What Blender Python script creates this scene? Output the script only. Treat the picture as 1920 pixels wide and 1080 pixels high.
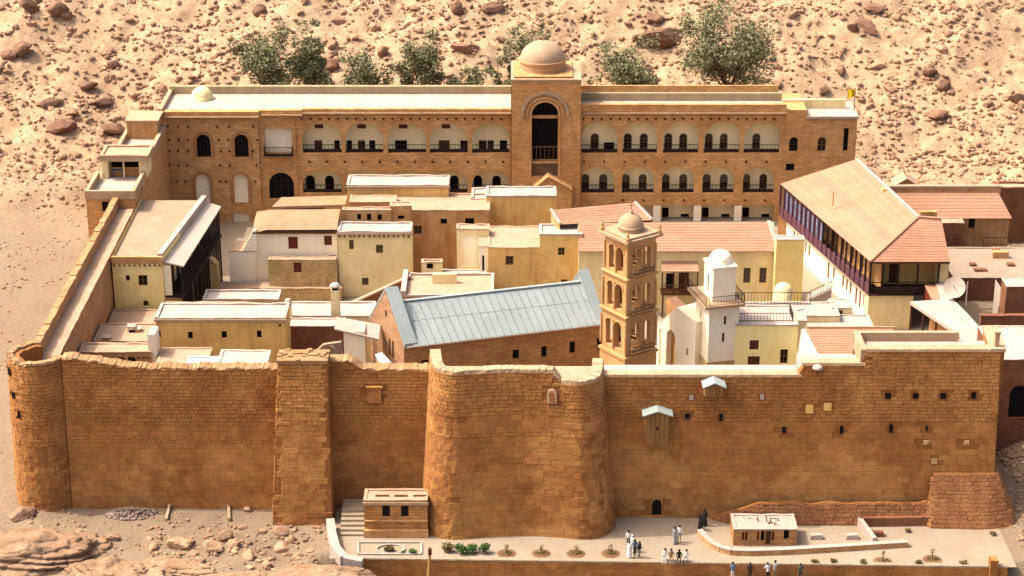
import bpy, bmesh, math, random
import numpy as np
from mathutils import Vector, noise, Matrix

random.seed(7); RNG = np.random.default_rng(7)
scene = bpy.context.scene
for o in list(bpy.data.objects): bpy.data.objects.remove(o)
COL = scene.collection
R = math.radians

# ------------------------------------------------------------------ camera
F = 3874.0; PITCH = R(21.7); CAM = (0.0, -171.0, 90.0)
cd = bpy.data.cameras.new('camera'); cam = bpy.data.objects.new('camera', cd); COL.objects.link(cam)
cam.location = CAM; cam.rotation_euler = (math.pi/2 - PITCH, 0, 0)
cd.sensor_width = 36; cd.lens = 36*F/1920; cd.clip_start = 1; cd.clip_end = 5000
scene.camera = cam
scene.render.resolution_x = 1024; scene.render.resolution_y = 576

# ------------------------------------------------------------------ light
SUN_EL = R(56); SUN_H = Vector((-0.985, 0.13, 0)).normalized()     # sun stands to the left, a little behind the monastery
world = bpy.data.worlds.new('World'); scene.world = world; world.use_nodes = True
wn = world.node_tree; wn.nodes.clear()
sky = wn.nodes.new('ShaderNodeTexSky'); sky.sky_type = 'NISHITA'; sky.sun_disc = False
sky.sun_elevation = SUN_EL; sky.sun_rotation = math.atan2(SUN_H.x, SUN_H.y)
sky.altitude = 300; sky.air_density = .8; sky.dust_density = 10.0; sky.ozone_density = .3
bg = wn.nodes.new('ShaderNodeBackground'); bg.inputs[1].default_value = 0.15
wo = wn.nodes.new('ShaderNodeOutputWorld')
wn.links.new(sky.outputs[0], bg.inputs[0]); wn.links.new(bg.outputs[0], wo.inputs[0])
sd = bpy.data.lights.new('sun', 'SUN'); sd.energy = 2.0; sd.angle = R(0.5); sd.color = (1.0, 0.935, 0.87)
sun = bpy.data.objects.new('sun', sd); COL.objects.link(sun)
sdir = SUN_H*math.cos(SUN_EL) + Vector((0, 0, math.sin(SUN_EL)))
sun.rotation_euler = sdir.to_track_quat('Z', 'Y').to_euler(); sun.location = (-80, 20, 120)
vs = scene.view_settings; vs.view_transform = 'Standard'; vs.look = 'None'; vs.gamma = 1; vs.exposure = 1.36
vs.use_curve_mapping = False
scene.cycles.max_bounces = 8; scene.cycles.diffuse_bounces = 5

# ------------------------------------------------------------------ picture point -> place
_cp, _sp = math.cos(PITCH), math.sin(PITCH)
def ray(px, py):
    a = (px-960)/F; b = (540-py)/F
    return (a, _cp + b*_sp, -_sp + b*_cp)
def at(px, py, Y):
    d = ray(px, py); t = (Y-CAM[1])/d[1]
    return Vector((CAM[0]+t*d[0], Y, CAM[2]+t*d[2]))
def atz(px, py, Z):
    d = ray(px, py); t = (Z-CAM[2])/d[2]
    return Vector((CAM[0]+t*d[0], CAM[1]+t*d[1], Z))

# ------------------------------------------------------------------ materials
MATS = {}
TONE = dict(ashlar=.9, wall_core=.86, sand=.84, paving=.85, zinc_sheet=.84, roof_lime=.76, roof_screed=.92, coping=.80, rubble_coping=.92, clay_tile=.82, mud_roof=.9, dome_plaster=.9, grey_screed=.92, weathered_plaster=.9, talus_block=.9, red_rock=.98, smooth_sandstone=.92)
def lin(h):
    if not isinstance(h, str): return tuple(h)
    h = h.lstrip('#'); r = []
    for i in (0, 2, 4):
        c = int(h[i:i+2], 16)/255; r.append(c/12.92 if c <= .04045 else ((c+.055)/1.055)**2.4)
    return tuple(r)
def mat(name, c1, c2=None, scale=1.0, rough=.9, bump=.15, fine=8.0, stain=None, stain_amt=.3, streak=False,
        island=0.0, brick=None, metal=0.0, spec=.2, seams=None, speck=0.0, bscale=None, layers=0.0, patch=None, zone=None, patch2=None):
    """worn surface: two tones on noise in metres, fine grain, optional stains/brick courses and per-piece tone"""
    if name in MATS: return MATS[name]
    m = bpy.data.materials.new(name); m.use_nodes = True; nt = m.node_tree; N = nt.nodes; L = nt.links
    b = N['Principled BSDF']; b.inputs['Roughness'].default_value = rough; b.inputs['Metallic'].default_value = metal
    b.inputs['Specular IOR Level'].default_value = spec
    geo = N.new('ShaderNodeNewGeometry')
    k_ = TONE.get(name, 1.0); c1 = tuple(x*k_ for x in lin(c1)); c2 = tuple(x*k_ for x in lin(c2)) if c2 else tuple(x*.72 for x in c1)
    def nz(sc, det=4, rgh=.6, vec=None, dist=0):
        n = N.new('ShaderNodeTexNoise'); n.inputs['Scale'].default_value = sc; n.inputs['Detail'].default_value = det
        n.inputs['Roughness'].default_value = rgh; n.inputs['Distortion'].default_value = dist
        L.new(vec or geo.outputs['Position'], n.inputs['Vector']); return n.outputs['Fac']
    def ramp(v, lo, hi):
        r = N.new('ShaderNodeMapRange'); r.inputs[1].default_value = lo; r.inputs[2].default_value = hi
        L.new(v, r.inputs[0]); return r.outputs[0]
    def mix(f, a, c, mode='MIX'):
        x = N.new('ShaderNodeMix'); x.data_type = 'RGBA'; x.blend_type = mode
        if isinstance(f, (int, float)): x.inputs[0].default_value = f
        else: L.new(f, x.inputs[0])
        for i, q in ((6, a), (7, c)):
            if isinstance(q, tuple): x.inputs[i].default_value = (*q[:3], 1)
            else: L.new(q, x.inputs[i])
        return x.outputs[2]
    def mth(op, a, c):
        x = N.new('ShaderNodeMath'); x.operation = op
        for i, q in ((0, a), (1, c)):
            if isinstance(q, (int, float)): x.inputs[i].default_value = q
            else: L.new(q, x.inputs[i])
        return x.outputs[0]
    big = nz(.35*scale, 5, .65); fin = nz(fine, 3, .7)
    col = mix(ramp(big, .32, .68), c1, c2)
    col = mix(mth('MULTIPLY', ramp(fin, .35, .75), .45), col, tuple(x*.62 for x in c2))
    hgt = fin
    if brick:
        bw, bh, mort = brick
        sx = N.new('ShaderNodeSeparateXYZ'); L.new(geo.outputs['Position'], sx.inputs[0])
        cb = N.new('ShaderNodeCombineXYZ'); L.new(mth('ADD', sx.outputs[0], sx.outputs[1]), cb.inputs[0]); L.new(sx.outputs[2], cb.inputs[1])
        bt = N.new('ShaderNodeTexBrick'); L.new(cb.outputs[0], bt.inputs['Vector'])
        bt.inputs['Scale'].default_value = 1; bt.inputs['Brick Width'].default_value = bw; bt.inputs['Row Height'].default_value = bh
        bt.inputs['Mortar Size'].default_value = mort; bt.inputs['Mortar Smooth'].default_value = .4
        bt.inputs['Color1'].default_value = (1.12, 1.08, 1.04, 1); bt.inputs['Color2'].default_value = (.72, .70, .68, 1)
        bt.inputs['Mortar'].default_value = (.60, .58, .55, 1)
        col = mix(.85, col, bt.outputs['Color'], 'MULTIPLY')
        hgt = mth('ADD', hgt, mth('MULTIPLY', bt.outputs['Fac'], -1.2))
    if speck:
        v = N.new('ShaderNodeTexVoronoi'); v.inputs['Scale'].default_value = 2.2; L.new(geo.outputs['Position'], v.inputs['Vector'])
        dots = mth('MULTIPLY', ramp(v.outputs['Distance'], .34, .16), speck)
        n2 = nz(1.1, 3, .6)
        col = mix(mth('MULTIPLY', dots, ramp(n2, .45, .6)), col, tuple(x*.35 for x in c2))
    if zone:
        sz = N.new('ShaderNodeSeparateXYZ'); L.new(geo.outputs['Position'], sz.inputs[0])
        zc_ = mix(ramp(nz(.5, 5, .7), .35, .65), lin(zone[0]), lin(zone[1]))
        col = mix(ramp(mth('ADD', sz.outputs[1], mth('MULTIPLY', nz(.12, 4, .6), 24)), zone[2]+12, zone[3]+12), col, zc_)
    if patch:
        pn = nz(.11 if name == 'ashlar' else .45, 5, .65, None, .8)
        col = mix(mth('MULTIPLY', ramp(pn, .46, .62), patch[1]), col, lin(patch[0]))
    if patch2:
        col = mix(mth('MULTIPLY', ramp(nz(.23, 5, .7, None, 1.2), .50, .64), patch2[1]), col, lin(patch2[0]))
    if layers:
        vm = N.new('ShaderNodeMapping'); L.new(geo.outputs['Position'], vm.inputs[0]); vm.inputs['Scale'].default_value = (.12, .12, 3.2)
        col = mix(mth('MULTIPLY', ramp(nz(1.0, 4, .65, vm.outputs[0], .4), .45, .65), layers), col, tuple(x*.6 for x in c2))
    if stain:
        if streak:
            vm = N.new('ShaderNodeMapping'); L.new(geo.outputs['Position'], vm.inputs[0]); vm.inputs['Scale'].default_value = (1.6, 1.6, .16)
            s = nz(1.0, 4, .65, vm.outputs[0])
        else: s = nz(.8*scale, 5, .7, None, .6)
        col = mix(mth('MULTIPLY', ramp(s, .48, .72), stain_amt), col, lin(stain))
    if island:
        oi = N.new('ShaderNodeObjectInfo')
        v = mth('FRACT', mth('ADD', geo.outputs['Random Per Island'], oi.outputs['Random']), 0)
        hs = N.new('ShaderNodeHueSaturation'); L.new(col, hs.inputs['Color'])
        L.new(mth('ADD', mth('MULTIPLY', v, island), 1-island*.5), hs.inputs['Value'])
        w = mth('FRACT', mth('MULTIPLY', v, 7.31), 0)
        L.new(mth('ADD', mth('MULTIPLY', w, .012), .494), hs.inputs['Hue'])
        col = hs.outputs[0]
    L.new(col, b.inputs['Base Color'])
    if bump:
        bp = N.new('ShaderNodeBump'); bp.inputs['Strength'].default_value = min(1, bump*2); bp.inputs['Distance'].default_value = .12
        L.new(mth('ADD', hgt, mth('MULTIPLY', nz(bscale or fine*.3, 4, .6), .8)), bp.inputs['Height']); L.new(bp.outputs[0], b.inputs['Normal'])
    MATS[name] = m; return m

def M_wall():   return mat('ashlar', '#ad7942', '#986434', 1.0, .93, .25, 5, stain='#754a24', stain_amt=.45, island=.24, speck=.4, patch=('#b98850', .45), patch2=('#70421c', .45))
def M_core():   return mat('wall_core', '#9c683a', '#8a582c', 1.0, .95, .35, 3.5, stain='#6c4020', stain_amt=.4, speck=.5)
def M_coping(): return mat('coping', '#c2a484', '#b2906c', 1.5, .9, .2, 6, stain='#927448', stain_amt=.3)
def M_rubcop(): return mat('rubble_coping', '#a88660', '#967048', 1.5, .95, .3, 6, island=.3)
def M_brick():  return mat('range_brick', '#d2a66e', '#bc8852', .8, .92, .2, 6, brick=(.75, .32, .03), stain='#a06a40', stain_amt=.4, patch2=('#96643c', .35), speck=.45)
def M_white():  return mat('whitewash', '#f4e8cc', '#ecdcba', .8, .85, .06, 5, stain='#d8c6a2', stain_amt=.25, streak=True, patch=('#d4c4a4', .35))
def M_cream():  return mat('cream_plaster', '#ecd8a4', '#e0c88e', .9, .88, .08, 5, stain='#b4955c', stain_amt=.3, streak=True, patch=('#c4a870', .4))
def M_yellow(): return mat('yellow_plaster', '#f0dc9c', '#e6cd84', .9, .88, .08, 5, stain='#c8a75c', stain_amt=.3, streak=True, patch=('#c8a866', .4))
def M_ochre():  return mat('ochre_plaster', '#e0ba74', '#d0a45c', .9, .9, .12, 5, stain='#986c38', stain_amt=.5, streak=True, patch=('#b98a4c', .45))
def M_mud():    return mat('mud_plaster', '#c0905c', '#a87848', 1, .93, .2, 4, stain='#7e5230', stain_amt=.5, streak=True, patch=('#d0a878', .4), speck=.2)
def M_rubble(): return mat('rubble_wall', '#cbac76', '#b08c58', 2, .95, .5, 4, stain='#6f4c2c', stain_amt=.4, speck=.8, island=.2)
def M_dkstone():return mat('dark_stone', '#8a5c40', '#6e452e', 2, .95, .5, 4, stain='#4e3222', stain_amt=.4, speck=.8, island=.2)
def M_roof():   return mat('roof_screed', '#b2957a', '#a48468', 1.2, .92, .1, 4, stain='#8e7050', stain_amt=.4)
def M_roofw():  return mat('roof_lime', '#c0b0a2', '#b6a290', 1.2, .9, .08, 4, stain='#9c8868', stain_amt=.4)
def M_thatch(): return mat('mud_roof', '#aa8a6c', '#9a7656', 1.5, .95, .3, 6, stain='#7c6040', stain_amt=.4)
def M_tile():   return mat('clay_tile', '#b4866a', '#a9785c', 1.0, .85, .1, 7, stain='#94704e', stain_amt=.3, island=.05)
def M_metal():  return mat('zinc_sheet', '#9ca39e', '#909892', .8, .6, .03, 3, stain='#808882', stain_amt=.35, spec=.3, island=.06)
def M_wood():   return mat('brown_wood', '#5e3a24', '#4a2c1a', 3, .7, .1, 9)
def M_dkwood(): return mat('dark_wood', '#2e1d17', '#22140f', 3, .7, .1, 9)
def M_purple(): return mat('purple_wood', '#643f48', '#52323a', 2, .6, .05, 9)
def M_red():    return mat('red_shutter', '#6e3222', '#5a2618', 3, .6, .05, 9)
def M_iron():   return mat('iron', '#3a2c24', '#2c211b', 3, .6, .05, 9)
def M_frame():  return mat('window_frame', '#8a6844', '#74542f', 3, .7, .05, 9)
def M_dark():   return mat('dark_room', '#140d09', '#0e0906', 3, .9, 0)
def M_glass():
    if 'glass' in MATS: return MATS['glass']
    m = mat('glass', '#1c1a1a', '#141212', 3, .12, 0, spec=.6); return m
def M_bglass(): return mat('sky_glass', '#8e9cb4', '#6c7890', 2, .1, 0, spec=.8)
def M_sand():   return mat('sand', '#8b7961', '#816b53', .25, .95, .55, 2.2, stain='#7c644c', stain_amt=.35, bscale=1.4, zone=('#a98d6d', '#8f7155', 62, 84))
def M_rock():   return mat('red_rock', '#ac8b6c', '#8e6b50', 1.2, .93, .5, 2.5, stain='#664636', stain_amt=.55, island=.5, bscale=1.1)
def M_smooth(): return mat('smooth_sandstone', '#a6886a', '#907054', .6, .92, .45, 2.5, stain='#6c4a30', stain_amt=.45, layers=.7)
def M_paving(): return mat('paving', '#a0907a', '#97856c', .8, .92, .1, 3, stain='#866c54', stain_amt=.3)
def M_leaf():   return mat('leaf', '#84825a', '#686644', 1.0, .7, 0, 3, island=.6)
def M_bark():   return mat('bark', '#6a5440', '#4e3c2c', 3, .9, .3, 9)
def M_shrub():  return mat('shrub_leaf', '#4f6a30', '#3c5224', 2.0, .7, 0, 3, island=.5)

# ------------------------------------------------------------------ mesh builder
class MB:
    def __init__(s): s.v = []; s.f = []
    def add(s, pts, faces):
        o = len(s.v); s.v += [tuple(p) for p in pts]; s.f += [tuple(i+o for i in f) for f in faces]
    def quad(s, a, b, c, d): s.add((a, b, c, d), ((0, 1, 2, 3),))
    def tri(s, a, b, c): s.add((a, b, c), ((0, 1, 2),))
    def hexa(s, p):   # 8 points: bottom 0-3 ccw, top 4-7
        s.add(p, ((3, 2, 1, 0), (4, 5, 6, 7), (0, 1, 5, 4), (1, 2, 6, 5), (2, 3, 7, 6), (3, 0, 4, 7)))
    def box(s, x0, x1, y0, y1, z0, z1):
        s.hexa([(x0, y0, z0), (x1, y0, z0), (x1, y1, z0), (x0, y1, z0), (x0, y0, z1), (x1, y0, z1), (x1, y1, z1), (x0, y1, z1)])
    def bar(s, a, b, w, h=None, up=(0, 0, 1)):   # box beam between two points
        a = Vector(a); b = Vector(b); h = h or w; d = (b-a).normalized(); u = Vector(up)
        if abs(d.dot(u)) > .95: u = Vector((0, 1, 0))
        r = d.cross(u).normalized(); u = r.cross(d).normalized(); r = r*w/2; u = u*h/2
        s.hexa([a-r-u, a+r-u, b+r-u, b-r-u, a-r+u, a+r+u, b+r+u, b-r+u])
    def prism(s, poly, z0, z1):      # poly: list of (x,y) ccw
        n = len(poly); s.add([(x, y, z0) for x, y in poly]+[(x, y, z1) for x, y in poly],
              [tuple(range(n-1, -1, -1)), tuple(range(n, 2*n))]+[(i, (i+1) % n, n+(i+1) % n, n+i) for i in range(n)])
    def extr(s, pts, vec):           # planar polygon extruded along vec
        n = len(pts); vec = Vector(vec); s.add([Vector(p) for p in pts]+[Vector(p)+vec for p in pts],
              [tuple(range(n-1, -1, -1)), tuple(range(n, 2*n))]+[(i, (i+1) % n, n+(i+1) % n, n+i) for i in range(n)])
    def lathe(s, c, prof, n=24):     # prof: (r,z)
        c = Vector(c); k = len(prof); pts = []
        for r, z in prof:
            for i in range(n):
                a = 2*math.pi*i/n; pts.append((c.x+r*math.cos(a), c.y+r*math.sin(a), c.z+z))
        s.add(pts, [(j*n+i, j*n+(i+1) % n, (j+1)*n+(i+1) % n, (j+1)*n+i) for j in range(k-1) for i in range(n)])
    def tube(s, pts, rad, n=6):
        P = [Vector(p) for p in pts]; rings = []
        for i, p in enumerate(P):
            d = (P[min(i+1, len(P)-1)]-P[max(i-1, 0)]).normalized()
            u = Vector((1, 0, 0)) if abs(d.x) < .9 else Vector((0, 1, 0)); r = d.cross(u).normalized(); u = r.cross(d)
            rr = rad[i] if isinstance(rad, (list, tuple)) else rad
            rings.append([p+r*rr*math.cos(2*math.pi*k/n)+u*rr*math.sin(2*math.pi*k/n) for k in range(n)])
        s.add([q for g in rings for q in g], [(j*n+i, j*n+(i+1) % n, (j+1)*n+(i+1) % n, (j+1)*n+i) for j in range(len(P)-1) for i in range(n)]
              + [tuple(range(n-1, -1, -1)), tuple((len(P)-1)*n+i for i in range(n))])
    def build(s, name, m, parent=None, smooth=False, loc=None):
        me = bpy.data.meshes.new(name); org = wloc(parent)
        me.from_pydata([(x-org.x, y-org.y, z-org.z) for x, y, z in s.v], [], s.f); me.materials.append(m)
        if smooth: me.polygons.foreach_set('use_smooth', [True]*len(me.polygons))
        o = bpy.data.objects.new(name, me); COL.objects.link(o)
        if parent: o.parent = parent
        return o
WL = {}
def wloc(p):
    v = Vector((0, 0, 0))
    while p is not None: v = v+p.location; p = p.parent
    return v
def tag(o, label=None, cat=None, group=None, kind=None):
    if label: o['label'] = label
    if cat: o['category'] = cat
    if group: o['group'] = group
    if kind: o['kind'] = kind
    return o
def thing(name, label, cat, loc=(0, 0, 0), group=None):
    o = bpy.data.objects.new(name, None); COL.objects.link(o); o.location = loc; o.empty_display_size = .5
    return tag(o, label, cat, group)
def inst(name, me, parent, loc, rot=None, scale=None):
    o = bpy.data.objects.new(name, me); COL.objects.link(o)
    if parent: o.parent = parent
    o.location = Vector(loc)-wloc(parent)
    if rot: o.rotation_euler = rot
    if scale: o.scale = scale
    return o
def copy_tree(o, parent=None):
    c = o.copy(); COL.objects.link(c); c.parent = parent
    for ch in list(o.children): copy_tree(ch, c)
    return c

# ------------------------------------------------------------------ walls with real openings
UP = Vector((0, 0, 1))
def in_hole(a, b, holes):
    for h in holes:
        if h[0] < a < h[2] and h[1] < b < h[3]: return True
    return False
def wall(mb, O, u, n, W, H, holes=(), t=.3, seg=9):
    """O lower-left corner seen from outside, u along the wall, n outward; holes (a0,b0,a1,b1,'r'|'a'[,rise])"""
    O = Vector(O); u = Vector(u); n = Vector(n)
    P = lambda a, b, d=0: O+u*a+UP*b-n*d
    A = sorted({0, W, *[h[0] for h in holes], *[h[2] for h in holes]}); B = sorted({0, H, *[h[1] for h in holes], *[h[3] for h in holes]})
    A = [a for a in A if 0 <= a <= W]; B = [b for b in B if 0 <= b <= H]
    for j in range(len(B)-1):
        run = None
        for i in range(len(A)-1):
            solid = not in_hole((A[i]+A[i+1])/2, (B[j]+B[j+1])/2, holes)
            if solid and run is None: run = A[i]
            if run is not None and (not solid or i == len(A)-2):
                e = A[i+1] if solid else A[i]
                mb.quad(P(run, B[j]), P(e, B[j]), P(e, B[j+1]), P(run, B[j+1])); run = None
    for h in holes:
        a0, b0, a1, b1 = h[:4]
        if h[4] == 'r':
            ring = [(a0, b0), (a1, b0), (a1, b1), (a0, b1)]
        else:
            rise = h[5] if len(h) > 5 else (a1-a0)/2; rise = min(rise, b1-b0-.01); bs = b1-rise; am = (a0+a1)/2; hw = (a1-a0)/2
            arc = [(am+hw*math.cos(math.pi*k/seg), bs+rise*math.sin(math.pi*k/seg)) for k in range(seg+1)]
            for k in range(seg):
                p, q = arc[k], arc[k+1]
                mb.quad(P(*p), P(p[0], b1), P(q[0], b1), P(*q))
            ring = [(a0, b0), (a1, b0)]+arc
        m = len(ring)
        for k in range(m):
            p, q = ring[k], ring[(k+1) % m]
            if abs(p[0]-q[0])+abs(p[1]-q[1]) > 1e-5: mb.quad(P(*p), P(*q), P(*q, t), P(*p, t))
def arch_poly(w, h, rise=None, seg=9):
    rise = min(rise if rise is not None else w/2, h*.98); bs = h-rise
    return [(0, 0), (w, 0)]+[(w/2+w/2*math.cos(math.pi*k/seg), bs+rise*math.sin(math.pi*k/seg)) for k in range(seg+1)]
def window(parent, O, u, n, hole, kind='glass', t=.3, name='window'):
    """joinery set inside an opening: frame with bars, and the pane / leaf as its sub-part"""
    O = Vector(O); u = Vector(u); n = Vector(n); a0, b0, a1, b1 = hole[:4]; w = a1-a0; h = b1-b0
    C = O+u*a0+UP*b0; P = lambda a, b, d: C+u*a+UP*b-n*d
    arch = hole[4] == 'a'; rise = (hole[5] if len(hole) > 5 else None)
    poly = arch_poly(w, h, rise) if arch else [(0, 0), (w, 0), (w, h), (0, h)]
    fm = {'glass': M_frame, 'shutter': M_red, 'wood': M_wood, 'dark': M_dkwood, 'grille': M_iron, 'blank': M_white, 'blue': M_purple}[kind]()
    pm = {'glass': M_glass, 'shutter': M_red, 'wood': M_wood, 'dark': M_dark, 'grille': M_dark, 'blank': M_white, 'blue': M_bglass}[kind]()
    mb = MB(); fw = min(.09, w*.14); d0, d1 = t*.45, t*.75
    m = len(poly)
    cx, cy = w/2, h/2
    inn = [(cx+(x-cx)*(1-2*fw/w), cy+(y-cy)*(1-2*fw/h)) for x, y in poly]
    for k in range(m):
        a, b, c, d = poly[k], poly[(k+1) % m], inn[(k+1) % m], inn[k]
        if abs(a[0]-b[0])+abs(a[1]-b[1]) < 1e-5: continue
        mb.quad(P(*a, d0), P(*b, d0), P(*c, d0), P(*d, d0)); mb.quad(P(*d, d0), P(*c, d0), P(*c, d1), P(*d, d1))
    if kind in ('glass', 'grille', 'blue') and w > .45:
        nb = 3 if kind == 'grille' else 1
        for i in range(nb):
            x = w*(i+1)/(nb+1); top = h*.97 if not arch else h*.9
            mb.bar(P(x, .02, (d0+d1)/2), P(x, top, (d0+d1)/2), .05)
        if h > .8:
            for q in ((.5,) if not arch else (.42, .66)): mb.bar(P(.03, h*q, (d0+d1)/2), P(w-.03, h*q, (d0+d1)/2), .05)
    fo = mb.build(name, fm, parent)
    pb = MB(); pb.add([P(x, y, d1) for x, y in poly], (tuple(range(m)),))
    if kind in ('shutter', 'wood') and w > .3:
        nn = 2 if w < 1.4 else 4
        for i in range(nn):     # board leaves, proud of the backing
            x0 = w*i/nn+.03; x1 = w*(i+1)/nn-.03; top = h*.97 if not arch else h-(rise or w/2)*.45
            q = [P(x0, .05, d1-.05), P(x1, .05, d1-.05), P(x1, .05, d1-.01), P(x0, .05, d1-.01), P(x0, top, d1-.05), P(x1, top, d1-.05), P(x1, top, d1-.01), P(x0, top, d1-.01)]
            pb.hexa(q)
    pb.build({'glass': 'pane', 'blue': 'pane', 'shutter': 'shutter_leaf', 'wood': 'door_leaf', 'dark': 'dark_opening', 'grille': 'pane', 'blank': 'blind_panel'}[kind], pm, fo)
    return fo

def wobble(v, amp=.03): return (random.random()-.5)*2*amp
def parapet(parent, poly, z, h, t, m, name='parapet', amp=.04, seg=1.2):
    """low wall round a roof, slightly uneven along the top; poly ccw outer outline, entries may be skipped with None edges"""
    mb = MB(); n = len(poly); cx = sum(p[0] for p in poly)/n; cy = sum(p[1] for p in poly)/n
    ins = []
    for i in range(n):
        p0 = Vector((*poly[i-1], 0)); p1 = Vector((*poly[i], 0)); p2 = Vector((*poly[(i+1) % n], 0))
        d1 = (p1-p0).normalized(); d2 = (p2-p1).normalized(); n1 = Vector((-d1.y, d1.x, 0)); n2 = Vector((-d2.y, d2.x, 0))
        bi = (n1+n2); bi = bi/max(.3, bi.dot(n1)); ins.append((p1.x+bi.x*t, p1.y+bi.y*t))
    for i in range(n):
        a, b = Vector((*poly[i], 0)), Vector((*poly[(i+1) % n], 0)); c, d = Vector((*ins[i], 0)), Vector((*ins[(i+1) % n], 0))
        k = max(1, int((b-a).length/seg)); hs = [h+wobble(0, amp) for _ in range(k+1)]
        o = []; 
        for j in range(k+1):
            f = j/k; pa = a.lerp(b, f); pc = c.lerp(d, f); hz = z+hs[j]
            o += [(pa.x, pa.y, z), (pa.x, pa.y, hz), (pc.x, pc.y, hz+wobble(0, amp*.3)), (pc.x, pc.y, z)]
        mb.add(o, [f for j in range(k) for f in ((4*j, 4*j+4, 4*j+5, 4*j+1), (4*j+1, 4*j+5, 4*j+6, 4*j+2), (4*j+2, 4*j+6, 4*j+7, 4*j+3))]+[(0, 1, 2, 3), (4*k+3, 4*k+2, 4*k+1, 4*k)])
    return mb.build(name, m, parent)

def px_hole(r, O, u, Y):
    """picture rectangle -> opening on a wall that faces the viewer at depth Y"""
    x0, y0, x1, y1 = r[:4]; p = at(x0, y1, Y); q = at(x1, y0, Y)
    return [p.x-O[0], p.z-O[2], q.x-O[0], q.z-O[2]]

def house(name, label, px0, px1, pyt, Y, pyb, zb, wm, rm=None, wins=(), par=.45, cat='building', par_m=None, cornice=None, left_wins=(),
          right=None, depth=None, x0=None, x1=None, beams=0):
    """flat-roofed block: front wall top edge at picture row pyt and depth Y, rear roof edge at row pyb"""
    p = at(px0, pyt, Y); q = at(px1, pyt, Y); X0 = p.x if x0 is None else x0; X1 = q.x if x1 is None else x1
    zt = p.z; Yb = Y+depth if depth else atz((px0+px1)/2, pyb, zt).y
    root = thing(name, label, cat, ((X0+X1)/2, (Y+Yb)/2, zb))
    O = (X0, Y, zb); u = (1, 0, 0); n = (0, -1, 0); H = zt-zb; W = X1-X0
    holes = []; specs = []
    for w in wins:
        h = px_hole(w, O, u, Y); h[0] = max(.05, h[0]); h[2] = min(W-.05, h[2]); h[1] = max(.02, h[1]); h[3] = min(H-.05, h[3])
        hh = tuple(h)+((w[5],) if len(w) > 5 else ('r',)); holes.append(hh); specs.append((hh, w[4]))
    mb = MB(); wall(mb, O, u, n, W, H, holes, .3)
    lh = []
    for (f0, b0, f1, b1, k) in left_wins: lh.append((f0, b0, f1, b1, 'r'))
    wall(mb, (X0, Yb, zb), (0, -1, 0), (-1, 0, 0), Yb-Y, H, lh, .3)
    wall(mb, (X1, Y, zb), (0, 1, 0), (1, 0, 0), Yb-Y, H); wall(mb, (X1, Yb, zb), (-1, 0, 0), (0, 1, 0), W, H)
    mb.build('wall', wm, root)
    for hh, k in specs: window(root, O, u, n, hh, k, .3, 'door' if k == 'wood' and (hh[3]-hh[1]) > 1.6 else 'window')
    for hh, s in zip(lh, left_wins): window(root, (X0, Yb, zb), (0, -1, 0), (-1, 0, 0), hh, s[4], .3)
    rm = rm or M_roof(); par = par*.38; zr = zt-par
    rb = MB(); nx = max(2, int(W/1.5)); ny = max(2, int((Yb-Y)/1.5)); g = []
    for j in range(ny+1):
        for i in range(nx+1): g.append((X0+.02+(W-.04)*i/nx, Y+.02+(Yb-Y-.04)*j/ny, zr+wobble(0, .035)))
    rb.add(g, [(j*(nx+1)+i, j*(nx+1)+i+1, (j+1)*(nx+1)+i+1, (j+1)*(nx+1)+i) for j in range(ny) for i in range(nx)])
    rb.build('roof', rm, root)
    if par > 0: parapet(root, [(X0-.04, Y-.04), (X1+.04, Y-.04), (X1+.04, Yb+.04), (X0-.04, Yb+.04)], zr-.02, par+.05, .3, par_m or rm, amp=.05, seg=.9)
    if cornice:
        cb = MB(); cb.box(X0-.12, X1+.12, Y-.14, Y-.002, zt-par-.25, zt-par-.02); cb.build('cornice', cornice, root)
    if beams:
        bm = MB(); bm.box(-.09, .09, -.22, 0, -.09, .09); me = None
        for i in range(beams):
            loc = (X0+W*(i+.5)/beams+wobble(0, .1), Y-.003, zt-par-.42)
            if me is None: o = bm_build_local('beam_end_or_hole', bm, M_wood(), root, loc); me = o.data
            else: inst('beam_end_or_hole', me, root, loc)
    root['_g'] = (X0, X1, Y, Yb, zb, zt)
    return root
def bm_build_local(name, mb, m, parent, loc, smooth=False):
    me = bpy.data.meshes.new(name); me.from_pydata(mb.v, [], mb.f); me.materials.append(m)
    if smooth: me.polygons.foreach_set('use_smooth', [True]*len(me.polygons))
    return inst(name, me, parent, loc)

def tile_slope(parent, e0, e1, r0, r1, name='tile_course', rows=None, m=None, step=.4):
    """clay tiles laid course by course from eave e0-e1 to ridge r0-r1; every course is a piece lapping the one below"""
    e0, e1, r0, r1 = map(Vector, (e0, e1, r0, r1)); L = ((r0-e0).length+(r1-e1).length)/2; k = rows or max(3, int(L/step))
    nrm = (e1-e0).cross(r0-e0).normalized()
    if nrm.z < 0: nrm = -nrm
    for j in range(k):
        f0, f1 = j/k, min(1, (j+1.12)/k); a0, a1 = e0.lerp(r0, f0), e1.lerp(r1, f0); b0, b1 = e0.lerp(r0, f1), e1.lerp(r1, f1)
        mb = MB(); n = max(2, int((a1-a0).length/.8)); pts = []
        for i in range(n+1):
            f = i/n; w = nrm*(wobble(0, .012)); lo = a0.lerp(a1, f); hi = b0.lerp(b1, f)
            pts += [lo-nrm*.02, lo+nrm*.045+w, hi+nrm*.012]
        mb.add(pts, [q for i in range(n) for q in ((3*i, 3*i+3, 3*i+4, 3*i+1), (3*i+1, 3*i+4, 3*i+5, 3*i+2))])
        mb.build(name, m or M_tile(), parent)
    return nrm

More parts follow.
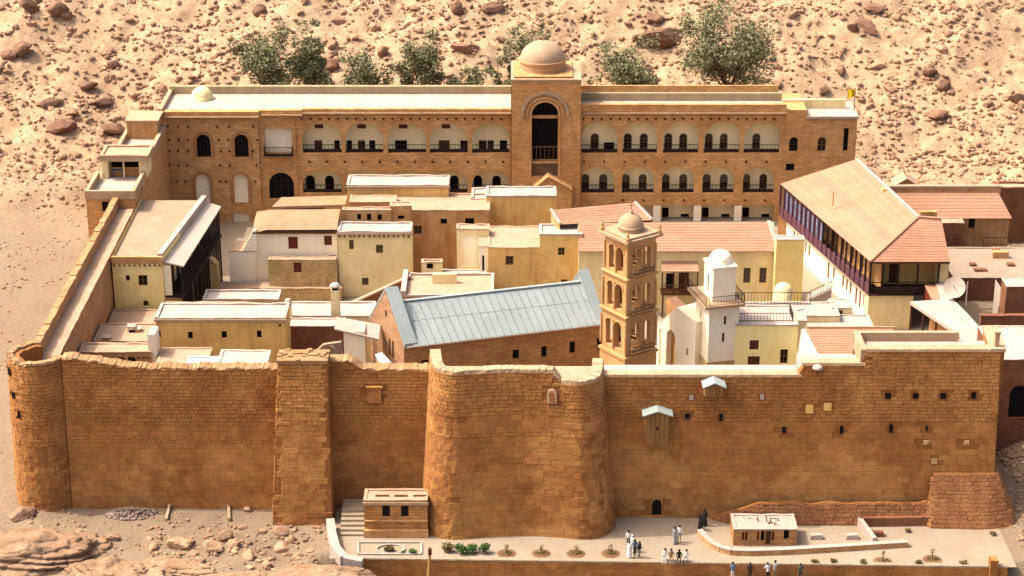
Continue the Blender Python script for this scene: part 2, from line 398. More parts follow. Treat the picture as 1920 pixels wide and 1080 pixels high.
def railing(parent, pts, h=1.0, m=None, name='railing', gap=.35, w=.05):
    mb = MB(); m = m or M_iron()
    for a, b in zip(pts[:-1], pts[1:]):
        a = Vector(a); b = Vector(b); mb.bar(a+UP*h, b+UP*h, w*1.2); mb.bar(a+UP*.12, b+UP*.12, w)
        k = max(1, int((b-a).length/gap))
        for i in range(k+1):
            p = a.lerp(b, i/k); mb.bar(p, p+UP*h, w*(1.5 if i in (0, k) else .8))
    return mb.build(name, m, parent)

# ================================================================== ground
def sstep(a, b, x):
    t = min(1, max(0, (x-a)/(b-a))); return t*t*(3-2*t)
def fbm(x, y, s, o=4, seed=0.0): return noise.fractal(Vector((x*s+seed, y*s-seed, seed*.7)), 1.0, 2.0, o)
MOUNDS = [(-57, 74, 7, 4, 2.6), (-51, 72, 5, 3, 2.2), (-64, 78, 6, 4, 2.0), (-53, 80, 8, 4, 1.6)]
def ground(x, y):
    h = sstep(10, 80, y)*4.0
    d = y-79+4*fbm(x, 3, .03, 2, 5)
    if d > 0: h += .42*(min(d, 140)) - .42*6*(1-math.exp(-d/6)) + max(0, d-140)*.12
    rough = sstep(62, 92, y)
    h += fbm(x, y, .035, 4, 1)*(.35+1.9*rough) + fbm(x, y, .16, 4, 9)*(.10+.75*rough)
    if y > 55 or x < -46: h += abs(fbm(x, y, .5, 3, 3))*(.05+.55*rough) + fbm(x, y, .9, 2, 13)*.16*rough
    for mx, my, sx, sy, mh in MOUNDS:
        q = ((x-mx)/sx)**2+((y-my)/sy)**2
        if q < 6: h += mh*math.exp(-q*1.6)*(1+.3*fbm(x, y, .3, 3, 2))
    h += sstep(44.5, 50, x)*sstep(-4, 14, y)*(1-sstep(40, 70, y))*2.6          # bank outside the right corner
    h += sstep(43, 52, x)*sstep(-9, -2, y)*(1-sstep(-2, 6, y))*1.2
    flat = sstep(-22, -17, x)*(1-sstep(44, 47, x))*sstep(-15, -12, y)*(1-sstep(0, 2, y))   # forecourt
    h = h*(1-flat) - .05*flat
    yw = -9.9-1.6*min(1, max(0, (x+16)/60)); low = sstep(-18, -14.5, x)*(1-sstep(yw+.75, yw+1.35, y))*(1-sstep(48, 54, x))             # road below the terrace wall
    h = h*(1-low) - 2.4*low
    if x < -16 and y < 1:                                                              # uneven shelf left of the forecourt
        k = sstep(-16, -20, x)*sstep(1, -2, y)
        h += k*(.25*fbm(x, y, .4, 4, 7)+.10)
        h -= .9*math.exp(-(((x+20.5)/2.6)**2+((y+7.2)/2.2)**2))
    if -43.4 < x < 44.5+2.6*max(0, min(1, y/40)) and 1.2 < y < 78: h = min(h, 1.6)
    return h
def axis(lo, hi, st, far0, far1):
    c = list(np.arange(lo, hi+1e-6, st)); s = st; a = c[0]
    L = []
    while a > far0: s *= 1.28; a -= s; L.append(a)
    b = c[-1]; s = st; U = []
    while b < far1: s *= 1.28; b += s; U.append(b)
    return L[::-1]+c+U
gx = axis(-74, 74, .6, -900, 900); gy = axis(-24, 134, .6, -700, 1500)
mb = MB(); nx = len(gx)
mb.v = [(x, y, ground(x, y)) for y in gy for x in gx]
mb.f = [(j*nx+i, j*nx+i+1, (j+1)*nx+i+1, (j+1)*nx+i) for j in range(len(gy)-1) for i in range(nx-1)]
tag(mb.build('ground', M_sand(), None, True), kind='structure')
mb = MB(); mb.prism([(-43, 1.5), (44, 1.5), (47, 40), (47, 78), (-43, 78)], 2.2, 3.0)
tag(mb.build('courtyard', M_paving()), kind='structure')
mb = MB()
n = 50; top = []
for j in range(13):
    for i in range(n+1): top.append((-16.2+(60.6)*i/n, (-9.7-1.6*i/n)*(1-j/12)+2*j/12, .02+wobble(0, .01)))
mb.add(top, [(j*(n+1)+i, j*(n+1)+i+1, (j+1)*(n+1)+i+1, (j+1)*(n+1)+i) for j in range(12) for i in range(n)])
tag(mb.build('forecourt', M_paving()), kind='structure')

# ================================================================== fortress walls, stone by stone
def masonry(root, base, top, zb, zref, ztf, thick=1.4, ash=.62, n_ind=300, openings=(), blockm=None, corem=None, ca=(.48, .60), wa=(.75, 1.45), rough=.05, flatback=True):
    B = [Vector((*p, 0)) for p in base]; T = [Vector((*p, 0)) for p in top]; cum = [0]
    for i in range(1, len(B)): cum.append(cum[-1]+((B[i]-B[i-1]).length+(T[i]-T[i-1]).length)/2)
    L = cum[-1]
    def S(a, z, off=0):
        a = min(max(a, 0), L-1e-6); i = 0
        while cum[i+1] < a: i += 1
        f = (a-cum[i])/(cum[i+1]-cum[i]); k = (z-zb)/(zref-zb)
        b = B[i].lerp(B[i+1], f); t = T[i].lerp(T[i+1], f); p = b.lerp(t, k)
        def tn(j): j = min(max(j, 0), len(B)-2); return ((B[j+1]-B[j])+(T[j+1]-T[j])).normalized()
        tg = tn(i)
        if len(B) > 6: tg = (tn(i-1).lerp(tn(i), f+.5) if f < .5 else tn(i).lerp(tn(i+1), f-.5)).normalized()
        n = Vector((tg.y, -tg.x, 0)); p = p+n*off; p.z = z; return p
    # core
    mb = MB(); na = max(2, int(L/.7)); nk = max(4, int((zref-zb)/.9)); V = []
    for i in range(na+1):
        a = L*i/na; zt = ztf(a)
        for j in range(nk+1):
            z = zb+(zt-zb)*j/nk; V.append(S(a, z, -.015+wobble(0, .012)))
        V.append(S(a, zt, -thick)); V.append(S(a, zb, -thick))
    w = nk+3
    mb.add(V, [(i*w+j, (i+1)*w+j, (i+1)*w+j+1, i*w+j+1) for i in range(na) for j in range(w-1)])
    mb.build('wall_core', corem or M_core(), root)
    # blocks
    blocks = []; z = zb+.02; zmax = max(ztf(L*i/40) for i in range(41)); q = 0
    while z < zmax-.05:
        ashl = (z-zb)/(zref-zb) < ash+.08*math.sin(q*1.3)
        hh = random.uniform(*ca) if ashl else random.uniform(.30, .38)
        a = -random.random()*.8
        while a < L:
            ww = random.uniform(*wa) if ashl else random.uniform(.4, .85)
            a0, a1 = max(a, 0), min(a+ww, L); a += ww
            if a1-a0 < .15: continue
            zt = min(ztf(a0), ztf(a1), ztf((a0+a1)/2)); z1 = min(z+hh, zt)
            if z1-z < .12: continue
            if any(not (a1 < o[0]+.02 or a0 > o[2]-.02 or z1 < o[1]+.02 or z > o[3]-.02) for o in openings): continue
            blocks.append((a0, z, a1, z1, ashl))
        z += hh; q += 1
    blocks.sort(key=lambda b: -(b[2]-b[0])*(b[3]-b[1]))
    def block(mb, b):
        a0, z0, a1, z1, ashl = b; g = .005 if ashl else .015; pr = .02+random.random()*rough*.45+(0 if ashl else random.random()*.04); ch = .018 if ashl else .025
        j = lambda: wobble(0, .012 if ashl else .035)
        f = [S(a0+g+ch+j(), z0+g+ch+j(), pr), S(a1-g-ch+j(), z0+g+ch+j(), pr), S(a1-g-ch+j(), z1-g-ch+j(), pr), S(a0+g+ch+j(), z1-g-ch+j(), pr)]
        k = [S(a0+g, z0+g, -.12), S(a1-g, z0+g, -.12), S(a1-g, z1-g, -.12), S(a0+g, z1-g, -.12)]
        m = [S(a0+g, z0+g, pr-ch), S(a1-g, z0+g, pr-ch), S(a1-g, z1-g, pr-ch), S(a0+g, z1-g, pr-ch)]
        mb.add(k+m+f, [(8, 9, 10, 11)]+[(i, (i+1) % 4, 4+(i+1) % 4, 4+i) for i in range(4)]+[(4+i, 4+(i+1) % 4, 8+(i+1) % 4, 8+i) for i in range(4)])
    bm_ = blockm or M_wall()
    for b in blocks[:n_ind]:
        mb = MB(); block(mb, b); mb.build('stone_block', bm_, root)
    if len(blocks) > n_ind:
        mb = MB()
        for b in blocks[n_ind:]: block(mb, b)
        tag(mb.build('stone_blocks', bm_, root), kind='stuff')
    return S, L
def capping(root, S, L, ztf, thick, m, h=.25, over=.08, seg=1.1, amp=.03, a0=0, a1=None, name='coping'):
    mb = MB(); a = a0; a1 = a1 or L
    while a < a1-.05:
        b = min(a+seg*random.uniform(.7, 1.3), a1)
        if a1-b < .2: b = a1
        w = [wobble(0, amp) for _ in range(8)]; ed = lambda: wobble(0, amp)
        za, zb_ = ztf(a+.01), ztf(b-.01)
        p = [S(a+.01, za-.02, over+ed()), S(b-.01, zb_-.02, over+ed()), S(b-.01, zb_-.02, -thick-over+ed()), S(a+.01, za-.02, -thick-over+ed())]
        t = [S(a+.01+ed(), za+h+w[0], over*.7+ed()), S(b-.01, zb_+h+w[1], over*.7+ed()), S(b-.01, zb_+h+w[2], -thick-over*.7), S(a+.01, za+h+w[3], -thick-over*.7)]
        mb.hexa(p+t); a = b
    return mb.build(name, m, root)
def loophole(root, S, a0, z0, a1, z1, m=None, name='loophole', off=.05):
    mb = MB(); mb.quad(S(a0, z0, off-.04), S(a1, z0, off-.04), S(a1, z1, off-.04), S(a0, z1, off-.04))
    f = .05
    for (p, q, r, s) in (((a0, z0), (a1, z0), (a1-f, z0+f), (a0+f, z0+f)), ((a1, z0), (a1, z1), (a1-f, z1-f), (a1-f, z0+f)), ((a1, z1), (a0, z1), (a0+f, z1-f), (a1-f, z1-f)), ((a0, z1), (a0, z0), (a0+f, z0+f), (a0+f, z1-f))):
        mb.quad(S(*p, .09), S(*q, .09), S(*r, off-.03), S(*s, off-.03))
    return mb.build(name, m or M_dark(), root)

# round corner tower, far left
cx, cy = -43.35, 2.3
ang = [R(95+245*i/24) for i in range(25)]
bp = [(cx+3.15*math.cos(a), cy+3.15*math.sin(a)) for a in ang]; tp = [(cx+2.75*math.cos(a), cy+2.75*math.sin(a)) for a in ang]
t = thing('corner_tower', 'rounded stone corner tower at the far left end of the front wall', 'tower', (cx, cy, 0))
zf = lambda a: 14.55+.35*noise.noise(Vector((a*.7, 3, 0)))
S, L = masonry(t, bp, tp, -.3, 15, zf, 1.1, .5, openings=[(6.4, 11.0, 6.8, 11.6), (7.1, 9.2, 7.35, 9.9), (5.7, 13.1, 6.3, 13.8)])
for o in [(6.4, 11.0, 6.8, 11.6), (7.1, 9.2, 7.35, 9.9), (5.7, 13.1, 6.3, 13.8)]: loophole(t, S, *o)
capping(t, S, L, zf, .55, M_rubcop(), .22, .04, .45, .07)
mb = MB(); mb.lathe((cx, cy, 13.2), [(0.02, 0.02), (2.4, 0)], 20); mb.build('tower_floor', M_roof(), t)

# left curtain wall
def bx(px, py): return atz(px, py, 0)
xl0, xl1 = -40.9, at(522, 940, 0).x
zf = lambda a: 13.75+.95*sstep(8, 0, a)+.12*noise.noise(Vector((a*.9, 8, 0)))+.05*math.sin(a*2.1)
t = thing('curtain_wall', 'left stretch of brown stone curtain wall between round tower and square buttress', 'wall', ((xl0+xl1)/2, .5, 0))
S, L = masonry(t, [(xl0, .1), (xl1+.4, -.2)], [(xl0, .75), (xl1+.4, .55)], -.5, 13.8, zf, 1.2, .5)
capping(t, S, L, zf, 1.2, M_rubcop(), .14, .05, .42, .07)
# middle curtain wall
xm0, xm1 = at(606, 940, 0).x, at(812, 940, 0).x
zf = lambda a: 13.7+.12*noise.noise(Vector((a*.9, 18, 0)))+.85*(1-sstep(2.6, 4.2, a))
t = thing('curtain_wall', 'short recessed stretch of stone wall between square buttress and great bastion', 'wall', ((xm0+xm1)/2, .5, 0))
op = (4.35, 10.6, 5.65, 12.1)
S, L = masonry(t, [(xm0, -.2), (xm1, -.3)], [(xm0, .55), (xm1, .5)], -.3, 13.8, zf, 1.3, .6, openings=[op])
capping(t, S, L, zf, 1.3, M_rubcop(), .14, .05, .45, .07)
mb = MB(); a0, z0, a1, z1 = op     # bricked machicolation box
P = lambda a, z, o: S(a, z, o)
mb.hexa([P(a0, z0, -.1), P(a0, z0, .28), P(a1, z0, .28), P(a1, z0, -.1), P(a0, z1, -.1), P(a0, z1, .28), P(a1, z1, .28), P(a1, z1, -.1)])
mb.hexa([P(a0-.12, z1, -.1), P(a0-.12, z1, .4), P(a1+.12, z1, .4), P(a1+.12, z1, -.1), P(a0-.12, z1+.13, -.1), P(a0-.12, z1+.13, .4), P(a1+.12, z1+.13, .4), P(a1+.12, z1+.13, -.1)])
mb.build('machicolation', M_wall(), t)

# square buttress
b0, b1 = atz(509, 985, 0), atz(623, 985, 0); t0, t1 = at(521, 678, -1.1), at(612, 678, -1.1)
t = thing('square_buttress', 'battered square stone buttress left of the great bastion', 'buttress', ((b0.x+b1.x)/2, -1.5, 0))
zt = t0.z-.15; zf = lambda a: zt+.08*noise.noise(Vector((a*1.3, 28, 0)))
S, L = masonry(t, [(b0.x, 1.0), (b0.x, -3.4), (b1.x, -3.5), (b1.x, 1.0)], [(t0.x, 1.4), (t0.x, -1.1), (t1.x, -1.1), (t1.x, 1.4)], -.4, zt, zf, .5, .62)
mb = MB(); mb.box(t0.x-.12, t1.x+.12, -1.2, 1.35, zt-.02, zt+.28); mb.build('coping', M_rubcop(), t)
for k in range(26):
    mb = MB(); x = random.uniform(t0.x, t1.x); y = random.uniform(-1.1, 1.3); s = random.uniform(.1, .25); mb.box(x-s, x+s, y-s, y+s*.8, zt+.2, zt+.28+s*.6); mb.build('loose_stone', M_rubcop(), t)

# great bastion
def outline(xl, xr, yf, r, dip, yb, n=10):
    p = [(xl-.25, yb), (xl-.15, (yb+yf+r)/2), (xl, yf+r)]
    p += [(xl+r-r*math.cos(math.pi/2*k/n), yf+r-r*math.sin(math.pi/2*k/n)) for k in range(1, n+1)]
    m = 14
    for k in range(1, m): f = k/m; p.append((xl+r+(xr-xl-2*r)*f, yf+dip*math.sin(math.pi*f)))
    p += [(xr-r+r*math.sin(math.pi/2*k/n), yf+r-r*math.cos(math.pi/2*k/n)) for k in range(0, n+1)]
    p += [(xr+.1, (yb+yf+r)/2), (xr+.2, yb)]
    return p
zbt = 15.3
bo = outline(at(791, 1000, -4).x, at(1155, 1000, -4).x, -6.4, 3.1, .8, .9); to = outline(at(809, 700, -3).x, at(1128, 700, -3).x, -4.0, 2.2, .5, .9)
t = thing('great_bastion', 'massive rounded stone bastion in the middle of the front wall', 'bastion', (0.5, -3, 0))
cumx = None
def zfb(a): return zbt-.9*sstep(16.6, 17.0, a)+.05*noise.noise(Vector((a, 5, 1)))
sh = (16.0, 12.6, 16.9, 13.9)
S, L = masonry(t, bo, to, -.3, zbt, zfb, .9, .7, rough=.06, openings=[sh])
# lit rim and inner walk of the bastion
capping(t, S, L, zfb, .9, M_coping(), .3, .03, .6, .05)
mb = MB(); mb.prism([(x*.97, y*.9+.2) for x, y in to], 13.6, 13.9); mb.build('bastion_floor', M_roof(), t)
mb = MB(); a0, z0, a1, z1 = sh
pts = arch_poly(a1-a0, z1-z0)
f = [S(a0+x, z0+z, .22) for x, z in pts]; g = [S(a0+x, z0+z, -.1) for x, z in pts]; k = len(pts)
mb.add(f+g, [tuple(range(k))]+[(i, (i+1) % k, k+(i+1) % k, k+i) for i in range(k)]); mb.build('niche_surround', M_coping(), t)
mb = MB(); f = [S(a0+.2+x*.6, z0+.1+z*.75, .235) for x, z in pts]; mb.add(f, [tuple(range(k))]); mb.build('niche', M_core(), t)

# right curtain wall
xr0, xr1 = at(1126, 950, -2).x, 43.9
zA, zB, zC = at(1300, 706, -1.1).z, at(1560, 685, -1.1).z, at(1750, 660, -1.1).z
aB, aC = at(1505, 690, -1.1).x-xr0, at(1626, 665, -1.1).x-xr0
zfr = lambda a: (zA if a < aB else zB if a < aC else zC)
t = thing('curtain_wall', 'long right stretch of curtain wall with loopholes and stepped pale coping', 'wall', ((xr0+xr1)/2, -1.5, 0))
def az(px, py, Y=-1.6): p = at(px, py, Y); return p.x-xr0, p.z
def rect(px, py, w, h, Y=-1.5):
    a, z = az(px, py, Y); return (a-w/2, z-h/2, a+w/2, z+h/2)
ops = [rect(1667, 744, .5, .5), rect(1719, 744, .5, .5), rect(1771, 744, .5, .5), rect(1828, 743, .4, .6), rect(1470, 806, .3, .6), rect(1578, 805, .3, .75),
       rect(1671, 803, .32, .75), rect(1738, 803, .16, .5), rect(1289, 781, .4, .45), rect(1352, 783, .3, .65)]
door = rect(1231, 951, .85, 1.55, -2.1); pale = [rect(1297, 747, .4, .5), rect(1430, 746, .35, .5), rect(1736, 828, .5, .4), rect(1812, 828, .5, .4), rect(1750, 862, .55, .5), rect(1519, 768, .7, .8), rect(1553, 764, .7, .7)]
S, L = masonry(t, [(xr0, -2.1), (xr1+.25, -2.3)], [(xr0, -1.1), (xr1, -1.1)], -.3, 14, zfr, .9, .66, openings=ops+[door]+pale, rough=.06)
for o in ops: loophole(t, S, *o)
a0, z0, a1, z1 = door
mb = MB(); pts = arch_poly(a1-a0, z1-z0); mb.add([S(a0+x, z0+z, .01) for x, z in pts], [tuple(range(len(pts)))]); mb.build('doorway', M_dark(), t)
mb = MB()
for i in range(len(pts)-1):
    x, z = pts[i+1 if i else 0]; 
arc = pts[1:]
for i in range(1, len(arc)-1):
    p, q = arc[i], arc[i+1]; c = ((a1-a0)/2, z1-z0-(a1-a0)/2); ex = lambda s: (c[0]+(s[0]-c[0])*1.4, c[1]+(s[1]-c[1])*1.4)
    P0, P1, P2, P3 = p, q, ex(q), ex(p)
    mb.hexa([S(a0+P0[0], z0+P0[1], -.1), S(a0+P1[0], z0+P1[1], -.1), S(a0+P2[0], z0+P2[1], -.1), S(a0+P3[0], z0+P3[1], -.1), S(a0+P0[0], z0+P0[1], .1), S(a0+P1[0], z0+P1[1], .1), S(a0+P2[0], z0+P2[1], .1), S(a0+P3[0], z0+P3[1], .1)])
mb.build('door_arch', M_wall(), t)
for i, o in enumerate(pale):
    mb = MB(); a0, z0, a1, z1 = o; p = .08
    mb.hexa([S(a0, z0, -.1), S(a0, z0, p), S(a1, z0, p), S(a1, z0, -.1), S(a0, z1, -.1), S(a0, z1, p), S(a1, z1, p), S(a1, z1, -.1)])
    mb.build('pale_stone', M_roofw() if i < 2 else M_rubble() if i < 5 else M_ochre(), t)
for (s, e) in ((0, aB), (aB, aC), (aC, L)): capping(t, S, L, zfr, .9, M_coping(), .22, .1, 1.3, .015, s, e)
# wall walk with an inner parapet
for (s, e, z) in ((0, aB, zA), (aB, aC, zB), (aC, L-.5, zC)):
    mb = MB(); mb.box(xr0+s+.02, xr0+e-.02, -.5, 3.2, z-2.0, z-.75); mb.build('wall_walk', M_roofw(), t)
mb = MB(); mb.box(xr0+aC-.6, xr1-3, 3.1, 3.6, zC-2, zC+.1); mb.build('inner_parapet', M_coping(), t)
mb = MB(); mb.box(xr0+aC-.55, xr0+aC, -.9, 3.4, zB-.1, zC+.15); mb.build('step_parapet', M_coping(), t)
# low skirt and corner talus at the foot
t = thing('stone_talus', 'sloping reddish stone apron at the right foot of the front wall', 'talus', (36, -3, 0))
p = lambda px, py, Y: at(px, py, Y)
xa, xb, xc, xd = at(1345, 960, -3).x, at(1420, 940, -2.4).x, at(1742, 940, -2.4).x, at(1868, 900, -2.2).x
bs = [(xa-.5, -2.4), (xa+.8, -3.3), (xb, -3.7), (xc-.4, -3.7), (xc, -4.3), (xd-1, -4.5), (xd+1.9, -3.9), (xd+2.6, -2), (xd+2.8, 2)]
tp = [(xa-.4, -2.25), (xa+1.6, -2.25), (xb, -2.25), (xc-.4, -2.25), (xc, -2.2), (xd-.6, -2.2), (xd+.1, -2.1), (xd+.3, -1.2), (xd+.3, 2)]
cumt = [0]
for i in range(1, len(bs)): cumt.append(cumt[-1]+(math.hypot(bs[i][0]-bs[i-1][0], bs[i][1]-bs[i-1][1])+math.hypot(tp[i][0]-tp[i-1][0], tp[i][1]-tp[i-1][1]))/2)
def zft(a):
    if a < cumt[2]: return .3+1.7*a/cumt[2]
    if a < cumt[3]: return 2.0+.2*noise.noise(Vector((a*.6, 0, 4)))
    return 4.6 if a > cumt[4] else 2.0+2.6*(a-cumt[3])/(cumt[4]-cumt[3])
S2, L2 = masonry(t, bs, tp, -.3, 4.6, zft, .3, .0, blockm=mat('talus_block', '#9c6c44', '#865634', 2, .95, .4, 4, island=.25, stain='#6a4426', stain_amt=.3), n_ind=300)

# hoist boxes on the right wall
def hoist(name, label, px0, px1, py0, py1, holed):
    a = at(px0, py0, -1.9); b = at(px1, py1, -1.9); cx_ = (a.x+b.x)/2; w = (b.x-a.x); zt_, zb_ = a.z, b.z
    t = thing(name, label, 'hoist box', (cx_, -1.6, zb_))
    W2 = w*.42; yb_, yf = -1.25, -2.5
    mb = MB(); k = 5
    for i in range(k):    # planked front, each board a strip
        x0 = cx_-W2+2*W2*i/k+.02; x1 = cx_-W2+2*W2*(i+1)/k-.02; dz = .35*abs((i-(k-1)/2)/((k-1)/2))
        m2 = MB(); m2.hexa([(x0, yf, zb_+.45*dz+.3), (x1, yf, zb_+.45*dz+.3), (x1, yf+.08, zb_+.45*dz+.3), (x0, yf+.08, zb_+.45*dz+.3), (x0, yf, zt_-.35), (x1, yf, zt_-.35), (x1, yf+.08, zt_-.35), (x0, yf+.08, zt_-.35)])
        m2.build('board', M_boxwood(), t)
    for s in (-1, 1):
        m2 = MB(); x = cx_+s*W2; m2.hexa([(x-.04, yf+.08, zb_+.4), (x+.04, yf+.08, zb_+.4), (x+.04, yb_, zb_-.1), (x-.04, yb_, zb_-.1), (x-.04, yf+.08, zt_-.35), (x+.04, yf+.08, zt_-.35), (x+.04, yb_, zt_-.3), (x-.04, yb_, zt_-.3)])
        m2.build('side_board', M_boxwood(), t)
    for s in (-1, 1):
        m2 = MB(); m2.hexa([(cx_, yf-.3, zt_-.02), (cx_+s*w*.56, yf-.3, zt_-.5), (cx_+s*w*.56, yb_, zt_-.5), (cx_, yb_, zt_-.02), (cx_, yf-.3, zt_+.08), (cx_+s*w*.56, yf-.3, zt_-.4), (cx_+s*w*.56, yb_, zt_-.4), (cx_, yb_, zt_+.08)])
        m2.build('roof_slope', M_metal(), t)
    m2 = MB(); m2.tri((cx_-W2, yf+.02, zt_-.36), (cx_+W2, yf+.02, zt_-.36), (cx_, yf+.02, zt_-.03)); m2.build('gable_board', M_boxwood(), t)
    if holed:
        m2 = MB(); m2.box(cx_-.12, cx_+.12, yf-.02, yf+.01, (zt_+zb_)/2, (zt_+zb_)/2+.26); m2.build('hatch', M_dark(), t)
def M_boxwood(): return mat('weathered_board', '#9a7444', '#7c5a32', 3, .85, .2, 9, stain='#5c3c20', stain_amt=.4, streak=True, island=.25)
hoist('hoist_box', 'tall planked hoist box with gabled tin roof hanging on the right wall', 1207, 1256, 765, 836, True)
hoist('hoist_box', 'small planked box with gabled tin roof just under the right wall coping', 1319, 1357, 712, 746, False)
# lamp bracket on the wall
lp = at(1533, 690, -1.6); t = thing('wall_lamp', 'small domed lamp on a bracket below the right wall coping', 'lamp', (lp.x, -1.3, lp.z-.6))
mb = MB(); mb.tube([(lp.x, -1.15, lp.z-.75), (lp.x, -1.6, lp.z-.6), (lp.x, -1.6, lp.z)], .04); mb.build('bracket', M_iron(), t)
mb = MB(); mb.lathe((lp.x, -1.6, lp.z), [(.48, 0), (.42, .16), (.2, .3), (.01, .34)], 14); mb.build('lamp_shade', M_roofw(), t)

# left side wall with wall walk
t = thing('side_wall', 'long left side wall with sloping light wall walk running to the back turret', 'wall', (-43.2, 25, 0))
zo, zw = 14.45, 13.15
mb = MB()
for i in range(30):   # outer parapet in uneven lengths
    y0 = 4+42.3*i/30; y1 = 4+42.3*(i+1)/30; dz = wobble(0, .08)
    mb.box(-44.4+wobble(0, .03), -43.75, y0, y1-.01, 0, zo+dz)
mb.build('outer_parapet', mat('side_stone', '#b28a60', '#9c7048', 1.2, .95, .4, 4, stain='#7c5232', stain_amt=.4, speck=.6), t)
mb = MB(); k = 44
V = []
for i in range(k+1):
    y = 3+43*i/k; e = .1*noise.noise(Vector((y*.6, 0, 2)))
    V += [(-43.76, y, zw-.05), (-42.1+e, y, zw+.04*noise.noise(Vector((y, 1, 1))))]
mb.add(V, [(2*i, 2*i+1, 2*i+3, 2*i+2) for i in range(k)]); mb.build('wall_walk', M_roof(), t)
zin = lambda a: zw-.06+.08*noise.noise(Vector((a*.6, 0, 2)))
mb = MB(); V = []
for i in range(k+1):
    y = 3+43*i/k; e = .1*noise.noise(Vector((y*.6, 0, 2)))
    for j in range(9): V.append((-42.12+e*(j/8)+.12*(1-j/8)+wobble(0, .03), y, 3+(zw-3.02)*j/8))
mb.add(V, [(i*9+j, i*9+j+1, (i+1)*9+j+1, (i+1)*9+j) for i in range(k) for j in range(8)]); mb.build('inner_face', MATS['side_stone'], t)
# right side wall
t = thing('side_wall', 'right side wall behind the stepped front corner', 'wall', (45, 20, 0))
mb = MB(); mb.hexa([(43.0, -.9, 0), (44.2, -.9, 0), (44.6, 4.4, 0), (43.4, 4.4, 0), (43.0, -.9, zC), (44.2, -.9, zC), (44.6, 4.4, zC), (43.4, 4.4, zC)]); mb.build('corner_wall', M_core(), t)
mb = MB(); mb.hexa([(42.9, -1.0, zC-.01), (44.3, -1.0, zC-.01), (44.7, 4.5, zC-.01), (43.3, 4.5, zC-.01), (42.9, -1, zC+.25), (44.3, -1, zC+.25), (44.7, 4.5, zC+.25), (43.3, 4.5, zC+.25)]); mb.build('coping', M_coping(), t)
mb = MB(); mb.hexa([(43.4, 4.42, 0), (44.6, 4.42, 0), (48.4, 60, 0), (47.4, 60, 0), (43.4, 4.42, 8.2), (44.6, 4.42, 8.2), (48.4, 60, 8.2), (47.4, 60, 8.2)]); mb.build('wall', M_core(), t)
mb = MB(); mb.hexa([(43.3, 4.5, 8.19), (44.7, 4.5, 8.19), (48.5, 60, 8.19), (47.3, 60, 8.19), (43.3, 4.5, 8.4), (44.7, 4.5, 8.4), (48.5, 60, 8.4), (47.3, 60, 8.4)]); mb.build('long_coping', M_roofw(), t)

# ================================================================== the long arcaded range at the back
YB = 70.0
bk = thing('back_range', 'long three-storey brick range with arcades and domed centre at the back', 'building', (0, 74, 3))
ZG = 2.5; zc = at(960, 209, YB).z; fl1 = at(960, 362, YB).z; fl2 = at(960, 287, YB).z
def X(px, py=290, Y=YB): return at(px, py, Y).x
def Zp(py, Y=YB): return at(960, py, Y).z
def wing(pxa, pxb, bays_up, bays_lo, bays_gr, Y=YB):
    xa, xb = X(pxa), X(pxb); O = (xa, Y, ZG); H = zc-ZG; holes = []
    for (a, b, top) in bays_up: holes.append((X(a)-xa, fl2-ZG, X(b)-xa, Zp(top)-ZG, 'a', (X(b)-X(a))*.46))
    for (a, b, top) in bays_lo: holes.append((X(a, 350)-xa, fl1-ZG, X(b, 350)-xa, Zp(top)-ZG, 'a', (X(b)-X(a))*.40))
    for (a, b) in bays_gr: holes.append((X(a, 400)-xa, .02, X(b, 400)-xa, Zp(384)-ZG, 'r'))
    mb = MB(); wall(mb, O, (1, 0, 0), (0, -1, 0), xb-xa, H, holes, .55, 14); mb.build('arcade_wall', M_brick(), bk)
    # gallery floors, back wall
    for z in (fl1, fl2):
        m2 = MB(); m2.box(xa+.02, xb-.02, Y+.56, Y+1.5, z-.3, z); m2.build('gallery_floor', M_cream(), bk)
    m2 = MB(); m2.box(xa, xb, Y+.56, Y+1.5, zc-.5, zc-.2); m2.build('gallery_ceiling', M_cream(), bk)
    return xa, xb, holes
up_l = [(568, 641, 230), (648, 719, 230), (728, 799, 230), (806, 877, 230), (885, 956, 230)]
lo_l = [(568, 641, 318), (648, 719, 318), (728, 799, 318), (806, 877, 318), (885, 956, 318)]
up_r = [(1090, 1158, 228), (1167, 1232, 228), (1243, 1309, 228), (1319, 1386, 228), (1394, 1461, 228)]
lo_r = [(1090, 1152, 312), (1166, 1226, 312), (1241, 1301, 312), (1317, 1376, 312), (1393, 1451, 312)]
gr_r = [(1166, 1224), (1241, 1301), (1316, 1377), (1391, 1450)]
LA = wing(556, 958, up_l, lo_l, []); RA = wing(1088, 1470, up_r, lo_r, gr_r)
# inner gallery walls with their windows (seen through the arches)
def inner(pxa, pxb, wins):
    Y = YB+1.5; xa, xb = X(pxa), X(pxb); O = (xa, Y, ZG); hs = []
    sc_ = lambda px, py: at(px, py, Y)
    for (x0, y0, x1, y1, k, sh) in wins:
        p, q = sc_(x0, y1), sc_(x1, y0); b0 = p.z-ZG
        hs.append(((p.x-xa, b0, q.x-xa, q.z-ZG, sh), k))
    mb = MB(); wall(mb, O, (1, 0, 0), (0, -1, 0), xb-xa, zc-.2-ZG, [h for h, _ in hs], .3); mb.build('gallery_wall', mat('gallery_plaster', '#f4e2b4', '#ecd6a0', .8, .85, .06, 5, stain='#d8bc86', stain_amt=.25, streak=True), bk)
    for h, k in hs: window(bk, O, (1, 0, 0), (0, -1, 0), h, k, .3)
wl = []
for px, k, w in ((597, 'wood', 14), (632, 'dark', 10), (655, 'dark', 10), (678, 'glass', 13), (698, 'dark', 11), (752, 'dark', 22), (833, 'wood', 20), (870, 'glass', 14), (905, 'glass', 15), (920, 'glass', 12), (944, 'dark', 14)): wl.append((px-w/2, 263, px+w/2, 281, k, 'r'))
for px in (598, 678, 756, 836): wl.append((px-8, 233, px+8, 241, 'shutter', 'r'))
